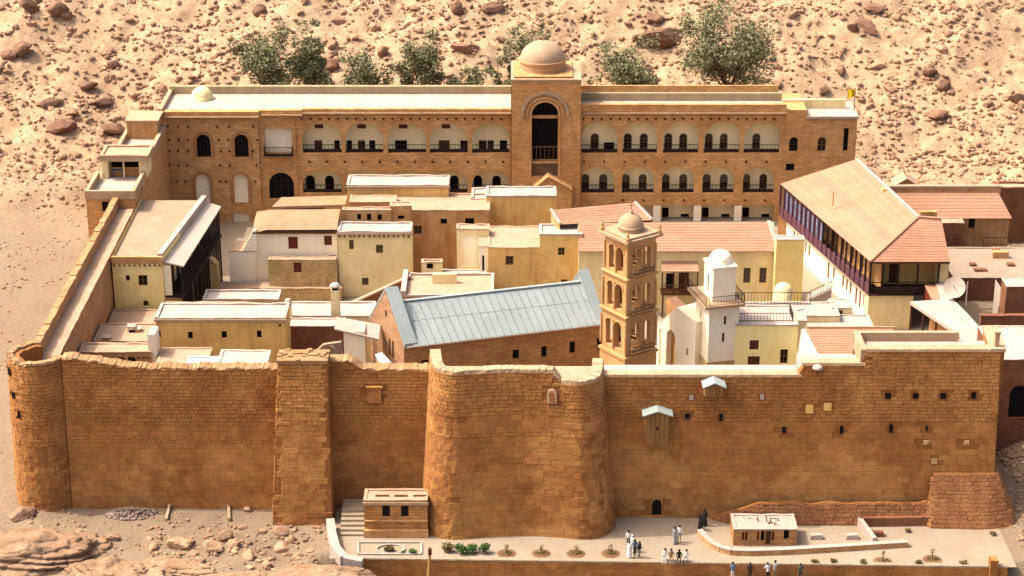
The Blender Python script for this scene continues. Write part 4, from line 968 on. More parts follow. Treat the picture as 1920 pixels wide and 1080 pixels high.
house('cream_house', 'cream plastered house with dotted cornice and small windows next to the white house', 633, 771, 434, 45.0, 416, 1.8, M_cream(), M_roofw(), par=.35, beams=15, cornice=M_coping(),
      wins=((655, 450, 663, 468, 'glass'), (705, 459, 718, 475, 'glass'), (679, 521, 691, 535, 'glass')))
mb = MB(); p, q = at(634, 508, 44.98), at(766, 508, 44.98)
house('brown_house', 'tall brown mud-plastered house with two small dark windows behind the church', 735, 918, 394, 52.0, 363, G0, M_mud(), M_roof(), par=.25,
      wins=((776, 423, 791, 439, 'glass'), (826, 410, 838, 420, 'dark'), (872, 409, 889, 423, 'dark')))
house('low_house', 'low mud house with three tiny windows above the cream house', 642, 733, 394, 49.6, 388, G0, M_mud(), M_roof(), par=.15,
      wins=((670, 401, 677, 412, 'dark'), (688, 401, 696, 413, 'dark'), (708, 402, 716, 413, 'dark')))
house('low_house', 'narrow brown house top with one window between mud house and brown house', 731, 771, 386, 49.9, 378, G0, M_mud(), M_roof(), par=.15, wins=((746, 404, 758, 411, 'dark'),))
house('flat_house', 'brown wall and strip roof below the long flat-roofed upper house', 655, 742, 379, 53.4, 366, G0, M_mud(), M_roof(), par=.1)
house('upper_house', 'upper ochre house with long bright flat roof before the back range', 650, 841, 347, 57.0, 328, G0, M_ochre(), M_roofw(), par=.3, cornice=M_coping())
house('upper_house', 'upper ochre house with bright flat roof below the domed centre', 912, 1043, 367, 55.0, 349, G0, M_ochre(), M_roofw(), par=.35)
house('side_room', 'small room with light sloping parapet left of the ochre house below the dome', 884, 914, 372, 56.0, 352, G0, M_mud(), M_roofw(), par=.3)
w = house('awning_house', 'low cream room under a wide flat mud awning before the back range', 532, 606, 396, 59.5, 388, G0, M_cream(), M_thatch(), par=.05)
a, b = at(510, 392, 58.6), at(648, 388, 58.6); Yk = atz(580, 376, a.z).y
mb = MB(); mb.hexa([(a.x, 58.6, a.z), (b.x, 58.6, b.z), (b.x, Yk, b.z+.1), (a.x+.8, Yk, a.z+.1), (a.x, 58.6, a.z+.3), (b.x, 58.6, b.z+.3), (b.x, Yk, b.z+.4), (a.x+.8, Yk, a.z+.4)]); mb.build('awning', M_thatch(), w)
for px in (512, 530, 646):
    x = at(px, 392, 58.7).x+.1; mb = MB(); mb.box(x-.09, x+.09, 58.65, 58.85, G0, a.z); mb.build('post', M_wood(), w)
# stepped ochre house right of centre
w = house('stepped_house', 'ochre house with stepped parapet and uneven flat roof behind the church roof', 915, 1015, 464, 42.0, 424, G0, M_ochre(), M_roof(), par=.12, wins=((948, 480, 963, 497, 'glass'),))
X0, X1, Yf, Yb, zb, zt = w['_g']
house('stepped_house', 'taller end of the ochre stepped house with square window', 1012, 1092, 439, 41.7, 420, G0, M_ochre(), M_roofw(), par=.3, wins=((1046, 464, 1059, 479, 'glass'), (1052, 524, 1064, 538, 'shutter')))
house('niche_house', 'cream-edged recess with blank ochre panel left of the stepped house', 856, 917, 430, 45.5, 420, G0, M_cream(), M_roof(), par=.15, wins=((863, 438, 895, 500, 'blank'),))
w = house('white_strip', 'narrow white wall with a slit window at the corner of the stepped house', 897, 918, 462, 42.3, 440, G0, M_white(), M_roof(), par=.1, wins=((904, 479, 908, 508, 'dark'),))
# low court roofs behind the church
w = house('court_house', 'low cream-roofed house with brown front directly behind the church ridge', 752, 925, 553, 34.0, 512, G0, M_mud(), M_roof(), par=.5, par_m=M_roofw())
X0, X1, Yf, Yb, zb, zt = w['_g']
mb = MB(); mb.box(X0+3.2, X1-4, Yf+3.8, Yf+4.3, zt-.2, zt+.9); mb.build('roof_wall', M_cream(), w)
mb = MB(); mb.box(X0-.05, X0+.5, Yf, Yb, zt-.1, zt+.45); mb.build('side_coping', M_roofw(), w)
house('roof_room', 'small cream roof room with dark opening behind the court house', 790, 829, 492, 41.5, 486, G0, M_cream(), M_roof(), par=.2, wins=((800, 494, 812, 504, 'dark'),))
house('court_room', 'low flat cream roof in front of the blank ochre panel', 800, 912, 522, 40.0, 505, G0, M_mud(), M_roofw(), par=.2)
t = thing('garden_wall', 'low dark wall with bright coping climbing to the right before the cream house', 'wall', (at(720, 545, 39).x, 39, G0))
a, b = at(640, 580, 38.8), at(770, 520, 38.8)
mb = MB(); mb.hexa([(a.x, 38.8, G0-1), (b.x, 38.8, G0-1), (b.x, 39.3, G0-1), (a.x, 39.3, G0-1), (a.x, 38.8, a.z), (b.x, 38.8, b.z), (b.x, 39.3, b.z), (a.x, 39.3, a.z)]); mb.build('wall', M_dkstone(), t)
mb = MB(); mb.hexa([(a.x, 38.7, a.z-.01), (b.x, 38.7, b.z-.01), (b.x, 39.4, b.z-.01), (a.x, 39.4, a.z-.01), (a.x, 38.7, a.z+.2), (b.x, 38.7, b.z+.2), (b.x, 39.4, b.z+.2), (a.x, 39.4, a.z+.2)]); mb.build('coping', M_roof(), t)
# roofs between ochre house and church
slab('flat_roof', 'flat pale roof with vents between the ochre house and the church gable', 528, 700, 592, 27.0, 565, M_cream(), M_roofw(), par=.35)
slab('brown_house', 'small dark brown house with bright roof left of the church gable', 536, 645, 611, 21.5, 596, M_dkstone(), M_roofw(), par=.15)
w = slab('white_shed', 'white shed with sloping white roof against the church gable', 644, 684, 622, 20.4, 606, M_white(), M_roofw(), par=0)
X0, X1, Yf, Yb, zb, zt = w['_g']
mb = MB(); mb.hexa([(X0-.9, Yf-.2, zt+.25), (X1+1.4, Yf-.2, zt-.9), (X1+1.4, Yb+.4, zt-.5), (X0-.9, Yb+.4, zt+.4), (X0-.9, Yf-.2, zt+.4), (X1+1.4, Yf-.2, zt-.72), (X1+1.4, Yb+.4, zt-.3), (X0-.9, Yb+.4, zt+.55)]); mb.build('sloping_roof', M_roofw(), w)
for i, (px, pt, pb, Y, wd) in enumerate(((629, 533, 602, 25.0, 15), (541, 562, 590, 24.0, 11))):
    a, b = at(px-wd/2, pb, Y), at(px+wd/2, pt, Y); cx_ = (a.x+b.x)/2; r = (b.x-a.x)/2
    t = thing('chimney', ('tall cream chimney with capped top between white house and church', 'short cream chimney at the right end of the ochre house roof')[i], 'chimney', (cx_, Y, a.z))
    mb = MB(); mb.hexa([(cx_-r, Y-r, a.z-.6), (cx_+r, Y-r, a.z-.6), (cx_+r, Y+r, a.z-.6), (cx_-r, Y+r, a.z-.6), (cx_-r*.85, Y-r*.85, b.z-.5), (cx_+r*.85, Y-r*.85, b.z-.5), (cx_+r*.85, Y+r*.85, b.z-.5), (cx_-r*.85, Y+r*.85, b.z-.5)]); mb.build('shaft', M_cream(), t)
    mb = MB(); mb.box(cx_-r*.6, cx_+r*.6, Y-r*.86, Y+r*.5, b.z-.52, b.z-.2); mb.build('flue', M_dark(), t)
    mb = MB(); mb.lathe((cx_, Y, b.z-.22), [(r*1.15, -.02), (r*1.2, .1), (r*.8, .3), (.02, .4)], 10); mb.build('cap', M_roofw(), t)
# crossed stair rails near the gable
t = thing('outdoor_stair', 'light stone stair with angled copings beside the church gable', 'stair', (at(620, 660, 12).x, 12, G0))
for (a, b) in (((586, 664), (606, 645)), ((606, 645), (640, 640)), ((600, 664), (620, 647)), ((620, 647), (642, 658))):
    p, q = at(*a, 12.0 if a[0] < 600 else 11.5), at(*b, 12.4); mb = MB(); mb.hexa([(p.x, p.y-.2, 5), (q.x, q.y-.2, 5), (q.x, q.y+.2, 5), (p.x, p.y+.2, 5), (p.x, p.y-.2, p.z), (q.x, q.y-.2, q.z), (q.x, q.y+.2, q.z), (p.x, p.y+.2, p.z)]); mb.build('stair_wall', M_roof(), t)

# ================================================================== church
ch = thing('church', 'long stone church with grey sheet-metal gable roof and raised end parapets', 'church', (0, 24, G0))
ze = 8.5; zr = 11.6
A = atz(757, 648, ze); B = atz(1140, 603, ze); C_ = Vector((A.x-3.85, A.y+7.2, ze)); D = Vector((B.x-3.3, B.y+7.2, ze))
r0 = (A+C_)/2; r0.z = zr; r1 = (B+D)/2; r1.z = zr
u = (B-A).normalized(); n_ = Vector((u.y, -u.x, 0)); Lc = (B-A).length
hs = []
for px, py, w_, h_ in ((1020, 659, .6, 1.2), (1073, 651, .6, 1.3), (1124, 645, .6, 1.3), (967, 664, .7, 1.0), (797, 684, .7, 1.1)):
    f = (px-757)/(1140-757); P_ = A.lerp(B, f); q = at(px, py, P_.y); a = (Vector((q.x, P_.y, 0))-Vector((A.x, A.y, 0))).dot(u); hs.append((a-w_/2, q.z-h_/2-G0, a+w_/2, q.z+h_/2-G0, 'r'))
mb = MB(); wall(mb, (A.x, A.y, G0), u, n_, Lc, ze-G0+.05, hs, .35); mb.build('nave_wall', mat('church_stone', '#b88a58', '#a0744a', 1, .93, .25, 5, brick=(.8, .38, .03), stain='#805434', stain_amt=.4), ch)
for h in hs: window(ch, (A.x, A.y, G0), u, n_, h, 'dark', .35)
g = (A-C_).normalized(); gn = Vector((g.y, -g.x, 0)); Wg = (A-C_).length
gh = [(Wg*.56, 3.1, Wg*.56+.45, 5.0, 'r'), (Wg*.56+.75, 3.1, Wg*.56+1.2, 5.0, 'r')]
gm = mat('gable_stone', '#b08c6a', '#a07856', 1, .93, .3, 5, brick=(.7, .34, .03), stain='#96684a', stain_amt=.35)
mb = MB(); wall(mb, (C_.x, C_.y, G0), g, gn, Wg, ze-G0, gh, .35); Z1 = 13.1
ap = (A+C_)/2; ap.z = Z1
mb.tri((C_.x, C_.y, ze), (A.x, A.y, ze), ap); mb.build('gable_wall', gm, ch)
for h in gh: window(ch, (C_.x, C_.y, G0), g, gn, h, 'shutter', .35)
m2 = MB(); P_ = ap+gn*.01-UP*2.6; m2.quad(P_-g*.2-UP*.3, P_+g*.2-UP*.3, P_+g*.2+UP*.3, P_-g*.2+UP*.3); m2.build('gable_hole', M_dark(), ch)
# raised parapet gables, each slope faced in metal sheet
def par_gable(E0, E1, apx, back, nm):
    for (p, q) in ((E0, apx), (apx, E1)):
        p = Vector(p); q = Vector(q); b = Vector(back)*1.3
        mb = MB(); lo = UP*-.35; hi = UP*.12; mb.hexa([p+lo, q+lo, q+b+lo, p+b+lo, p+hi, q+hi, q+b+hi, p+b+hi]); mb.build(nm, M_metal(), ch)
par_gable(Vector((C_.x, C_.y, ze))-g*.2, Vector((A.x, A.y, ze+.1))+g*.2, ap+UP*.1, u, 'gable_parapet')
E0, E1 = D-u*1.2, B-u*1.2; ap2 = (E0+E1)/2; ap2.z = Z1-.3
mb = MB(); mb.extr([E0, E1, ap2], u*.8); mb.build('end_gable', M_metal(), ch)
par_gable(E0+UP*.1, E1+UP*.1, ap2+UP*.1, u*.7, 'gable_parapet')
# roof sheets with standing seams
def sheets(E0, E1, R0, R1, n):
    nr = (E1-E0).cross(R0-E0).normalized(); nr = nr if nr.z > 0 else -nr
    for i in range(n):
        for lo, hi, dz in ((0, .56, 0.0), (.55, 1, .025)):
            f0, f1 = i/n, (i+1)/n-.002; e0, e1, q0, q1 = E0.lerp(E1, f0), E0.lerp(E1, f1), R0.lerp(R1, f0), R0.lerp(R1, f1)
            p = [e0.lerp(q0, lo), e1.lerp(q1, lo), e1.lerp(q1, hi), e0.lerp(q0, hi)]; o = nr*(dz+wobble(0, .006)); mb = MB()
            mb.hexa([x+o-nr*.05 for x in p]+[x+o for x in p])
            s0, s1 = p[0]+o+nr*.02, p[3]+o+nr*.02; mb.bar(s0, s1, .04, .05, nr); mb.build('roof_sheet', M_metal(), ch)
ov = n_*.35-UP*.02
sheets(A+ov+u*.9, B+ov, r0+u*.9, r1, 26)
sheets(D-n_*.4-UP*.2, C_-n_*.4-UP*.2+u*.9, r1, r0+u*.9, 26)
mb = MB(); mb.bar(r0+u*.5+UP*.05, r1+UP*.05, .4, .12); mb.build('ridge_cap', M_metal(), ch)
mb = MB(); mb.bar(A+ov-UP*.1+u*.3, B+ov-UP*.1, .16, .14); mb.build('eave_gutter', M_roofw(), ch)
mb = MB(); mb.hexa([Vector((C_.x, C_.y, G0)), Vector((C_.x, C_.y, G0))+u*Lc, Vector((D.x, D.y, G0)), Vector((D.x, D.y, G0))-u*.1, C_, C_+u*Lc, D, D-u*.1]); mb.build('rear_wall', MATS['church_stone'], ch)
# white lump of a dome behind the ridge, grey lean-to at the gable foot
p = atz(884, 557, 10.2); t = thing('small_dome', 'little white dome peeping over the church ridge', 'dome', (p.x, p.y, 9)); mb = MB(); mb.lathe((p.x, p.y+1, 9.3), [(.95, -1.8), (.95, 0)]+[(.9*math.cos(R(a)), .9*math.sin(R(a))) for a in range(0, 91, 15)], 16); o = mb.build('dome_shell', M_white(), t, True)
t = thing('lean_to', 'small grey metal lean-to roof at the foot of the church gable', 'roof', (at(725, 685, 9).x, 9, 8))
p = [at(703, 664, 15.5), at(716, 660, 15.8), at(752, 698, 9.0), at(722, 702, 8.5)]; mb = MB(); mb.extr(p, (0, 0, -.15)); mb.build('sheet', M_metal(), t)
mb = MB(); mb.extr([(q.x*.99, q.y, 7.5) for q in p], (0, 0, min(q.z for q in p)-7.9)); mb.build('base_wall', M_mud(), t)

# ================================================================== bell tower
bt = thing('bell_tower', 'carved sandstone bell tower with three tiers of paired arches and small dome', 'tower', (11.5, 15, G0))
K = at(1172, 674, 12.5); sdt = 3.85; an = R(36); ur = Vector((math.cos(an), math.sin(an), 0)); ul = Vector((-math.sin(an), math.cos(an), 0))
def M_tower(): return mat('tower_stone', '#c69a68', '#b28450', 1.2, .9, .25, 6, stain='#96683c', stain_amt=.45, streak=True)
def zk(py): return at(1172, py, 12.5).z
cen = Vector((K.x, K.y, 0))+ur*sdt/2+ul*sdt/2
def ring_box(s, z0, z1, name, m=None):
    h = s/2; P = [cen+(-ur-ul)*h, cen+(ur-ul)*h, cen+(ur+ul)*h, cen+(-ur+ul)*h]; mb = MB()
    mb.hexa([Vector((p.x, p.y, z0)) for p in P]+[Vector((p.x, p.y, z1)) for p in P]); return mb.build(name, m or M_tower(), bt)
zb0, z1, z2, z3, z4 = zk(674), zk(602), zk(531), zk(466), zk(462)
tiers = [(zk(672), zk(600), 3.75), (zk(598), zk(530), 3.6), (zk(528), zk(462), 3.45)]
ring_box(3.95, G0, zk(676), 'base')
ring_box(4.2, zk(676), zk(671), 'ledge')
for (za, zb_, s) in tiers:
    h = s/2; H = zb_-za
    for k, (uu, nn) in enumerate(((ur, -ul), (ul, ur), (-ur, ul), (-ul, -ur))):
        O = cen-uu*h+nn*h; O.z = za
        hw = s*.16; hs = [(s*.5-hw*1.75-hw*.25, H*.14, s*.5-.13, H*.84, 'a'), (s*.5+.13, H*.14, s*.5+hw*2.0, H*.84, 'a')]
        mb = MB(); wall(mb, O, uu, nn, s, H, hs, .55, 8)
        for hq in hs:    # little archivolt over every opening
            a0, b0, a1, b1 = hq[:4]; w = a1-a0; bs_ = b1-w/2; am = (a0+a1)/2; sg = 8
            for q in range(sg):
                pt = lambda r, q_: O+uu*(am-r*math.cos(math.pi*q_/sg))+UP*(bs_+r*math.sin(math.pi*q_/sg))
                i0, i1, o0, o1 = pt(w/2, q), pt(w/2, q+1), pt(w/2+.14, q), pt(w/2+.14, q+1); d = nn*.08; mb.hexa([i0, i1, o1, o0, i0+d, i1+d, o1+d, o0+d])
        mb.build('tier_wall', M_tower(), bt)
        for f in (0, .5, 1):   # pilaster shafts
            m2 = MB(); c = O+uu*(s*f)+nn*.04; m2.tube([c+UP*(H*.12), c+UP*(H*.86)], [.13, .11], 8); m2.build('colonnette', M_tower(), bt)
        if k == 0:
            m2 = MB(); c = O+uu*(s*.5)+nn*.25+UP*(H*.12); m2.hexa([c-uu*s*.36-nn*.25-UP*.12, c+uu*s*.36-nn*.25-UP*.12, c+uu*s*.36+nn*.2-UP*.12, c-uu*s*.36+nn*.2-UP*.12, c-uu*s*.36-nn*.25, c+uu*s*.36-nn*.25, c+uu*s*.36+nn*.2, c-uu*s*.36+nn*.2]); m2.build('balcony', M_tower(), bt)
            a = c-uu*s*.34+nn*.15; b = c+uu*s*.34+nn*.15; railing(bt, [a, b], .5, M_iron(), 'balcony_rail', .2, .04)
    ring_box(s-.8, za, za+.15, 'tier_floor')
    if za != tiers[0][0]: pass
    ring_box(s+.25, zb_, zb_+.12, 'cornice'); ring_box(s+.45, zb_+.121, zb_+.26, 'cornice')
    m2 = MB(); c = cen+UP*0; m2.lathe((c.x, c.y, za+H*.45), [(.02, .7), (.2, .68), (.28, .4), (.34, .15), (.5, 0), (.45, -.03)], 14); m2.bar((c.x, c.y, za+H*.45+.6), (c.x, c.y, zb_), .08); m2.build('bell', mat('bronze', '#6a5530', '#54421f', 3, .5, .05, metal=.7), bt)
zt = tiers[-1][1]+.26; ring_box(4.45, zt, zt+.25, 'roof_slab', M_coping()); ring_box(3.9, zt+.251, zt+.45, 'roof_slab', M_coping())
mb = MB(); mb.lathe((cen.x, cen.y, zt+.45), [(1.25, 0), (1.25, .35), (1.32, .4)]+[(1.25*math.cos(R(a)), .42+1.25*math.sin(R(a))) for a in range(0, 81, 10)]+[(.2, 1.75), (.18, 1.95), (.05, 2.0)], 20); mb.build('dome', M_coping(), bt, True)
mb = MB(); c = Vector((cen.x, cen.y, zt+2.4)); mb.bar(c, c+UP*.9, .09); mb.bar(c+UP*.55-ur*.28, c+UP*.55+ur*.28, .09); mb.build('cross', M_tower(), bt)
for sx in (-1, 1):
    for sy in (-1, 1):
        c = cen+ur*sx*1.95+ul*sy*1.95; mb = MB(); mb.lathe((c.x, c.y, zt+.25), [(.22, 0), (.24, .3), (.12, .45), (.16, .6), (.02, .95)], 8); mb.build('pinnacle', M_tower(), bt)

# ================================================================== white minaret
mn = thing('minaret', 'white square minaret with balcony and white dome', 'minaret', (20, 14, 8))
def obox(K, ux, uy, sx, sy, z0, z1, name, m, par, holes=(), kind='dark'):
    """turned box: K front corner, ux to the right along the front, uy back along the left side; holes on front (0) or left (1)"""
    K = Vector((K[0], K[1], z0)); mb = MB(); nf = -uy; nl = -ux
    fh = [h[1:] for h in holes if h[0] == 0]; lh = [h[1:] for h in holes if h[0] == 1]
    wall(mb, K, ux, nf, sx, z1-z0, fh, .3); wall(mb, K+uy*sy, -uy, nl, sy, z1-z0, lh, .3); wall(mb, K+ux*sx, uy, ux, sy, z1-z0); wall(mb, K+ux*sx+uy*sy, -ux, uy, sx, z1-z0)
    mb.quad(K+UP*(z1-z0), K+ux*sx+UP*(z1-z0), K+ux*sx+uy*sy+UP*(z1-z0), K+uy*sy+UP*(z1-z0)); mb.build(name, m, par)
    for h in fh: window(par, K, ux, nf, h, kind, .3)
    for h in lh: window(par, K+uy*sy, -uy, nl, h, kind, .3)
an = R(14); ux = Vector((math.cos(an), math.sin(an), 0)); uy = Vector((-math.sin(an), math.cos(an), 0))
Ym = 12.0; K0 = at(1326, 690, Ym); wm = at(1383, 690, Ym).x-K0.x; sx = wm/math.cos(an); sy = 4.0
zA_ = 7.0; zB_ = at(1340, 575, Ym).z
hq = [(0, sx*.5, at(1355, 612, Ym).z-zA_, sx*.5+.25, at(1355, 596, Ym).z-zA_, 'r'), (0, sx*.46, at(1353, 645, Ym).z-zA_, sx*.46+.25, at(1353, 627, Ym).z-zA_, 'r'),
      (1, sy*.35, at(1313, 620, Ym).z-zA_, sy*.35+.3, at(1313, 600, Ym).z-zA_, 'r'), (1, sy*.35, at(1313, 655, Ym).z-zA_, sy*.35+.3, at(1313, 635, Ym).z-zA_, 'r')]
obox((K0.x, Ym), ux, uy, sx, sy, zA_, zB_, 'shaft', M_white(), mn, hq)
c = Vector((K0.x, Ym, 0))-ux*.04-uy*.04; zz = at(1340, 680, Ym).z
obox(c, ux, uy, sx+.08, sy+.08, zA_-.1, zz, 'stone_plinth', M_rubble(), mn)
c = Vector((K0.x, Ym, zB_)); P = [c-ux*.7-uy*.8, c+ux*(sx+.3)-uy*.8, c+ux*(sx+.3)+uy*(sy+.6), c-ux*.7+uy*(sy+.6)]
mb = MB(); mb.hexa(P+[p+UP*.28 for p in P]); mb.build('balcony_slab', M_coping(), mn)
Q = [p+UP*.28 for p in P]; railing(mn, [Q[3]+ux*.1-uy*.1, Q[0]+ux*.1+uy*.1, Q[1]-ux*.1+uy*.1, Q[2]-ux*.1-uy*.1], .95, M_iron(), 'balcony_railing', .28, .04)
zC_ = at(1345, 505, Ym+.5).z; K1 = at(1336, 560, Ym+.5); w1 = at(1379, 560, Ym+.5).x-K1.x; s1 = w1/math.cos(an)
obox((K1.x, Ym+.5), ux, uy, s1, s1*1.15, zB_+.28, zC_, 'upper_shaft', M_white(), mn, [(1, s1*.45, .5, s1*.45+.4, 2.4, 'r')])
c = Vector((K1.x, Ym+.5, zC_))+ux*s1*.5+uy*s1*.58; P = [c-ux*s1*.56-uy*s1*.63, c+ux*s1*.56-uy*s1*.63, c+ux*s1*.56+uy*s1*.63, c-ux*s1*.56+uy*s1*.63]
mb = MB(); mb.hexa(P+[p+UP*.16 for p in P]); mb.build('cornice', M_white(), mn)
rr = s1*.5; mb = MB(); mb.lathe((c.x, c.y, zC_+.16), [(rr, -.02), (rr, .2)]+[(rr*math.cos(R(a)), .2+rr*.92*math.sin(R(a))) for a in range(0, 91, 9)], 28); mb.build('dome', M_white(), mn, True)

# ================================================================== right-hand buildings
# tile-roofed hall behind the bell tower
Yh = 40.3; ze = at(1300, 471, Yh-.4).z
t = thing('tiled_hall', 'long cream hall with clay tile roof behind the bell tower', 'building', (16, 43, G0))
xa, xb = at(1085, 472, Yh).x, at(1456, 472, Yh).x; O = (xa, Yh, G0)
sp = []
for r in ((1393, 502, 1408, 531, 'glass'), (1423, 502, 1438, 531, 'glass')): sp.append((tuple(px_hole(r, O, None, Yh))+('r',), r[4]))
mb = MB(); wall(mb, O, (1, 0, 0), (0, -1, 0), xb-xa, ze-G0, [h for h, _ in sp], .3); wall(mb, (xa, 47, G0), (0, -1, 0), (-1, 0, 0), 47-Yh, ze-G0); wall(mb, (xb, Yh, G0), (0, 1, 0), (1, 0, 0), 47-Yh, ze-G0); mb.build('wall', M_cream(), t)
for h, k in sp: window(t, O, (1, 0, 0), (0, -1, 0), h, k, .3)
zr = ze+1.9; e0 = Vector((xa-.1, Yh-.5, ze)); e1 = Vector((at(1459, 470, Yh-.5).x, Yh-.5, ze))
q0, q1 = atz(1085, 418, zr), atz(1441, 416, zr)
tile_slope(t, e0, e1, Vector((q0.x, q0.y, zr)), Vector((q1.x, q1.y, zr)))
mb = MB(); mb.quad(e0-UP*.1, e1-UP*.1, e1-UP*.02, e0-UP*.02); mb.bar(e1+UP*.1, q1+UP*.1, .35, .2); mb.build('verge', M_roofw(), t)
mb = MB(); mb.extr([(xb, Yh, ze), (xb, q1.y, ze), (xb, q1.y, zr)], (-.3, 0, 0)); mb.extr([(xa, Yh, ze), (xa, q1.y, ze), (xa, q1.y, zr)], (.3, 0, 0)); mb.build('gable', M_cream(), t)
p = at(1083, 426, 46.5); z2 = zr+.9
f0, f1, g0, g1 = atz(1050, 421, zr-.1), atz(1222, 413, zr+.1), atz(1033, 394, zr+.9), atz(1190, 380, zr+1.3)
tile_slope(t, f0, f1, g0, g1, 'upper_tile_course')
mb = MB(); mb.add([g0, g1, (g1.x, g1.y, G0), (g0.x, g0.y, G0)], ((0, 1, 2, 3),)); mb.add([f0, g0, (g0.x, g0.y, G0), (f0.x, f0.y, G0)], ((0, 1, 2, 3),)); mb.add([f1, g1, (g1.x, g1.y, G0), (f1.x, f1.y, G0)], ((0, 1, 2, 3),)); mb.build('upper_wall', M_mud(), t)
mb = MB(); mb.bar(f1+UP*.1, g1+UP*.1, .3, .2); mb.bar(f0+UP*.1, g0+UP*.1, .3, .2); mb.build('verge', M_roofw(), t)
# balcony on the hall
by = Yh-1.6; a, b = at(1241, 508, by), at(1310, 508, by); zf_ = at(1270, 550, by).z
t = thing('balcony', 'brown timber balcony under a small tiled awning beside the minaret', 'balcony', ((a.x+b.x)/2, by+.8, zf_))
tile_slope(t, (a.x, by-.2, a.z), (b.x, by-.2, b.z), (a.x, Yh-.05, a.z+.55), (b.x, Yh-.05, b.z+.55), rows=4)
mb = MB(); mb.box(a.x, b.x, by, Yh-.02, zf_-.25, zf_); mb.build('floor', M_wood(), t)
for f in (0.02, .33, .66, .98): x = a.x+(b.x-a.x)*f; mb = MB(); mb.box(x-.07, x+.07, by+.02, by+.16, zf_, a.z); mb.build('post', M_wood(), t)
railing(t, [(a.x+.05, by+.1, zf_), (b.x-.05, by+.1, zf_)], .95, M_wood(), 'railing', .22)
window(t, (a.x+.6, Yh-.06, zf_+.02), (1, 0, 0), (0, -1, 0), (0, 0, .9, 1.7, 'r'), 'dark', .05, 'door'); window(t, (a.x+2.0, Yh-.06, zf_+.02), (1, 0, 0), (0, -1, 0), (0, 0, 1.1, 1.8, 'r'), 'wood', .05, 'door')
for x in (a.x+.2, b.x-.2): mb = MB(); mb.box(x-.09, x+.09, by+.05, by+.22, G0, zf_-.25); mb.build('support', M_wood(), t)
t = thing('stair_roof', 'small reddish tiled slope descending below the timber balcony', 'roof', (at(1275, 575, 30).x, 30, 8))
p = [at(1250, 558, 31), at(1268, 556, 33), at(1305, 590, 31), at(1296, 604, 29)]; tile_slope(t, p[0], p[3], p[1], p[2], rows=4)
mb = MB(); mb.add([p[0], p[3], (p[3].x, p[3].y, G0), (p[0].x, p[0].y, G0)], ((0, 1, 2, 3),)); mb.build('side_wall', M_mud(), t)
# yellow block right of the hall
house('yellow_block', 'plain tall yellow block at the right end of the tiled hall', 1456, 1509, 449, 38.6, 441, G0, mat('strong_yellow', '#ead08a', '#dcbe70', .9, .88, .08, 5, stain='#c09a50', stain_amt=.25, streak=True), M_roofw(), par=.15)
# yellow building next to the minaret
w = house('yellow_house', 'bright yellow house with brown door and railed roof terrace right of the minaret', 1380, 1497, 609, 12.6, 572, 7.5, mat('lemon_plaster', '#f2e0a0', '#ead48a', .9, .88, .06, 5, stain='#d0b060', stain_amt=.25, streak=True), M_roofw(), par=.2, par_m=M_roofw(),
     wins=((1405, 638, 1423, 656, 'wood'), (1401, 668, 1425, 696, 'wood'), (1462, 655, 1478, 682, 'glass')))
X0, X1, Yf, Yb, zb, zt = w['_g']
railing(w, [(X0+.3, Yf+1.1, zt-.15), (X1-.4, Yf+1.1, zt-.15), (X1-.4, Yf+3.6, zt-.15)], .9, M_iron(), 'terrace_railing', .3, .045)
house('cream_pier', 'tall cream wall pier at the corner of the yellow house', 1496, 1513, 601, 12.9, 580, 7.5, M_cream(), M_roofw(), par=.1, cat='wall')
w = house('cream_terrace', 'broad cream terrace with iron railing behind the yellow house', 1384, 1575, 592, 19.5, 566, 4, M_cream(), M_roofw(), par=.15)
X0, X1, Yf, Yb, zb, zt = w['_g']
a, b = atz(1345, 575, zt), atz(1520, 572, zt); railing(w, [(a.x+.5, Yb-.6, zt-.1), (b.x, Yb-.6, zt-.1)], 1.35, M_iron(), 'rear_railing', .33, .045)
mb = MB(); p = at(1469, 560, Yb+1.5); mb.lathe((p.x, Yb+2, zt-.2), [(1.0, -1), (1.0, .5)]+[(1.0*math.cos(R(k)), .5+1.0*math.sin(R(k))) for k in range(0, 91, 15)], 16); o = mb.build('niche_dome', M_cream(), w, True)
# white wing with arched recess left of the minaret
t = thing('white_wing', 'white sunlit wing with sloping top and tall ochre arched recess left of the minaret', 'building', (17, 16, 7))
a, b = at(1238, 690, 18.5), at(1302, 690, 13.6); u = Vector((b.x-a.x, b.y-a.y, 0)); Wl = u.length; u.normalize(); n_ = Vector((u.y, -u.x, 0))
zp = lambda py, f: at(1238+64*f, py, 18.5-4.9*f).z
za = 5.0; H1 = zp(604, .0)-za; hq = (Wl*.16, .5, Wl*.42, H1-.3, 'a')
mb = MB(); O = Vector((a.x, a.y, za)); wall(mb, O, u, n_, Wl, H1, [hq, (Wl*.74, 3.9, Wl*.80, 4.7, 'r')], .6)
P = lambda f, z: O+u*(Wl*f)+UP*(z-za)
top = [P(0, za+H1), P(.22, zp(588, .22)), P(.42, zp(576, .42)), P(1, max(za+H1+.02, zp(604, 1)))]
mb.add([P(0, za+H1), P(1, za+H1), top[3], top[2], top[1]], ((0, 1, 2, 3, 4),))
bk_ = -n_*3.0
for i in range(3): q, r_ = top[i], top[i+1]; mb.quad(q, r_, r_+bk_, q+bk_)
mb.quad(O, O+bk_, top[0]+bk_, top[0]); mb.quad(O+u*Wl, O+u*Wl+bk_, top[3]+bk_, top[3]); mb.build('wall', M_white(), t)
window(t, O, u, n_, (Wl*.74, 3.9, Wl*.80, 4.7, 'r'), 'dark', .4)
mb = MB(); A0 = O+u*hq[0]+UP*hq[1]-n_*.6; mb.add([A0+u*x+UP*z for x, z in arch_poly(hq[2]-hq[0], hq[3]-hq[1])], [tuple(range(12))]); mb.build('recess_back', M_ochre(), t)
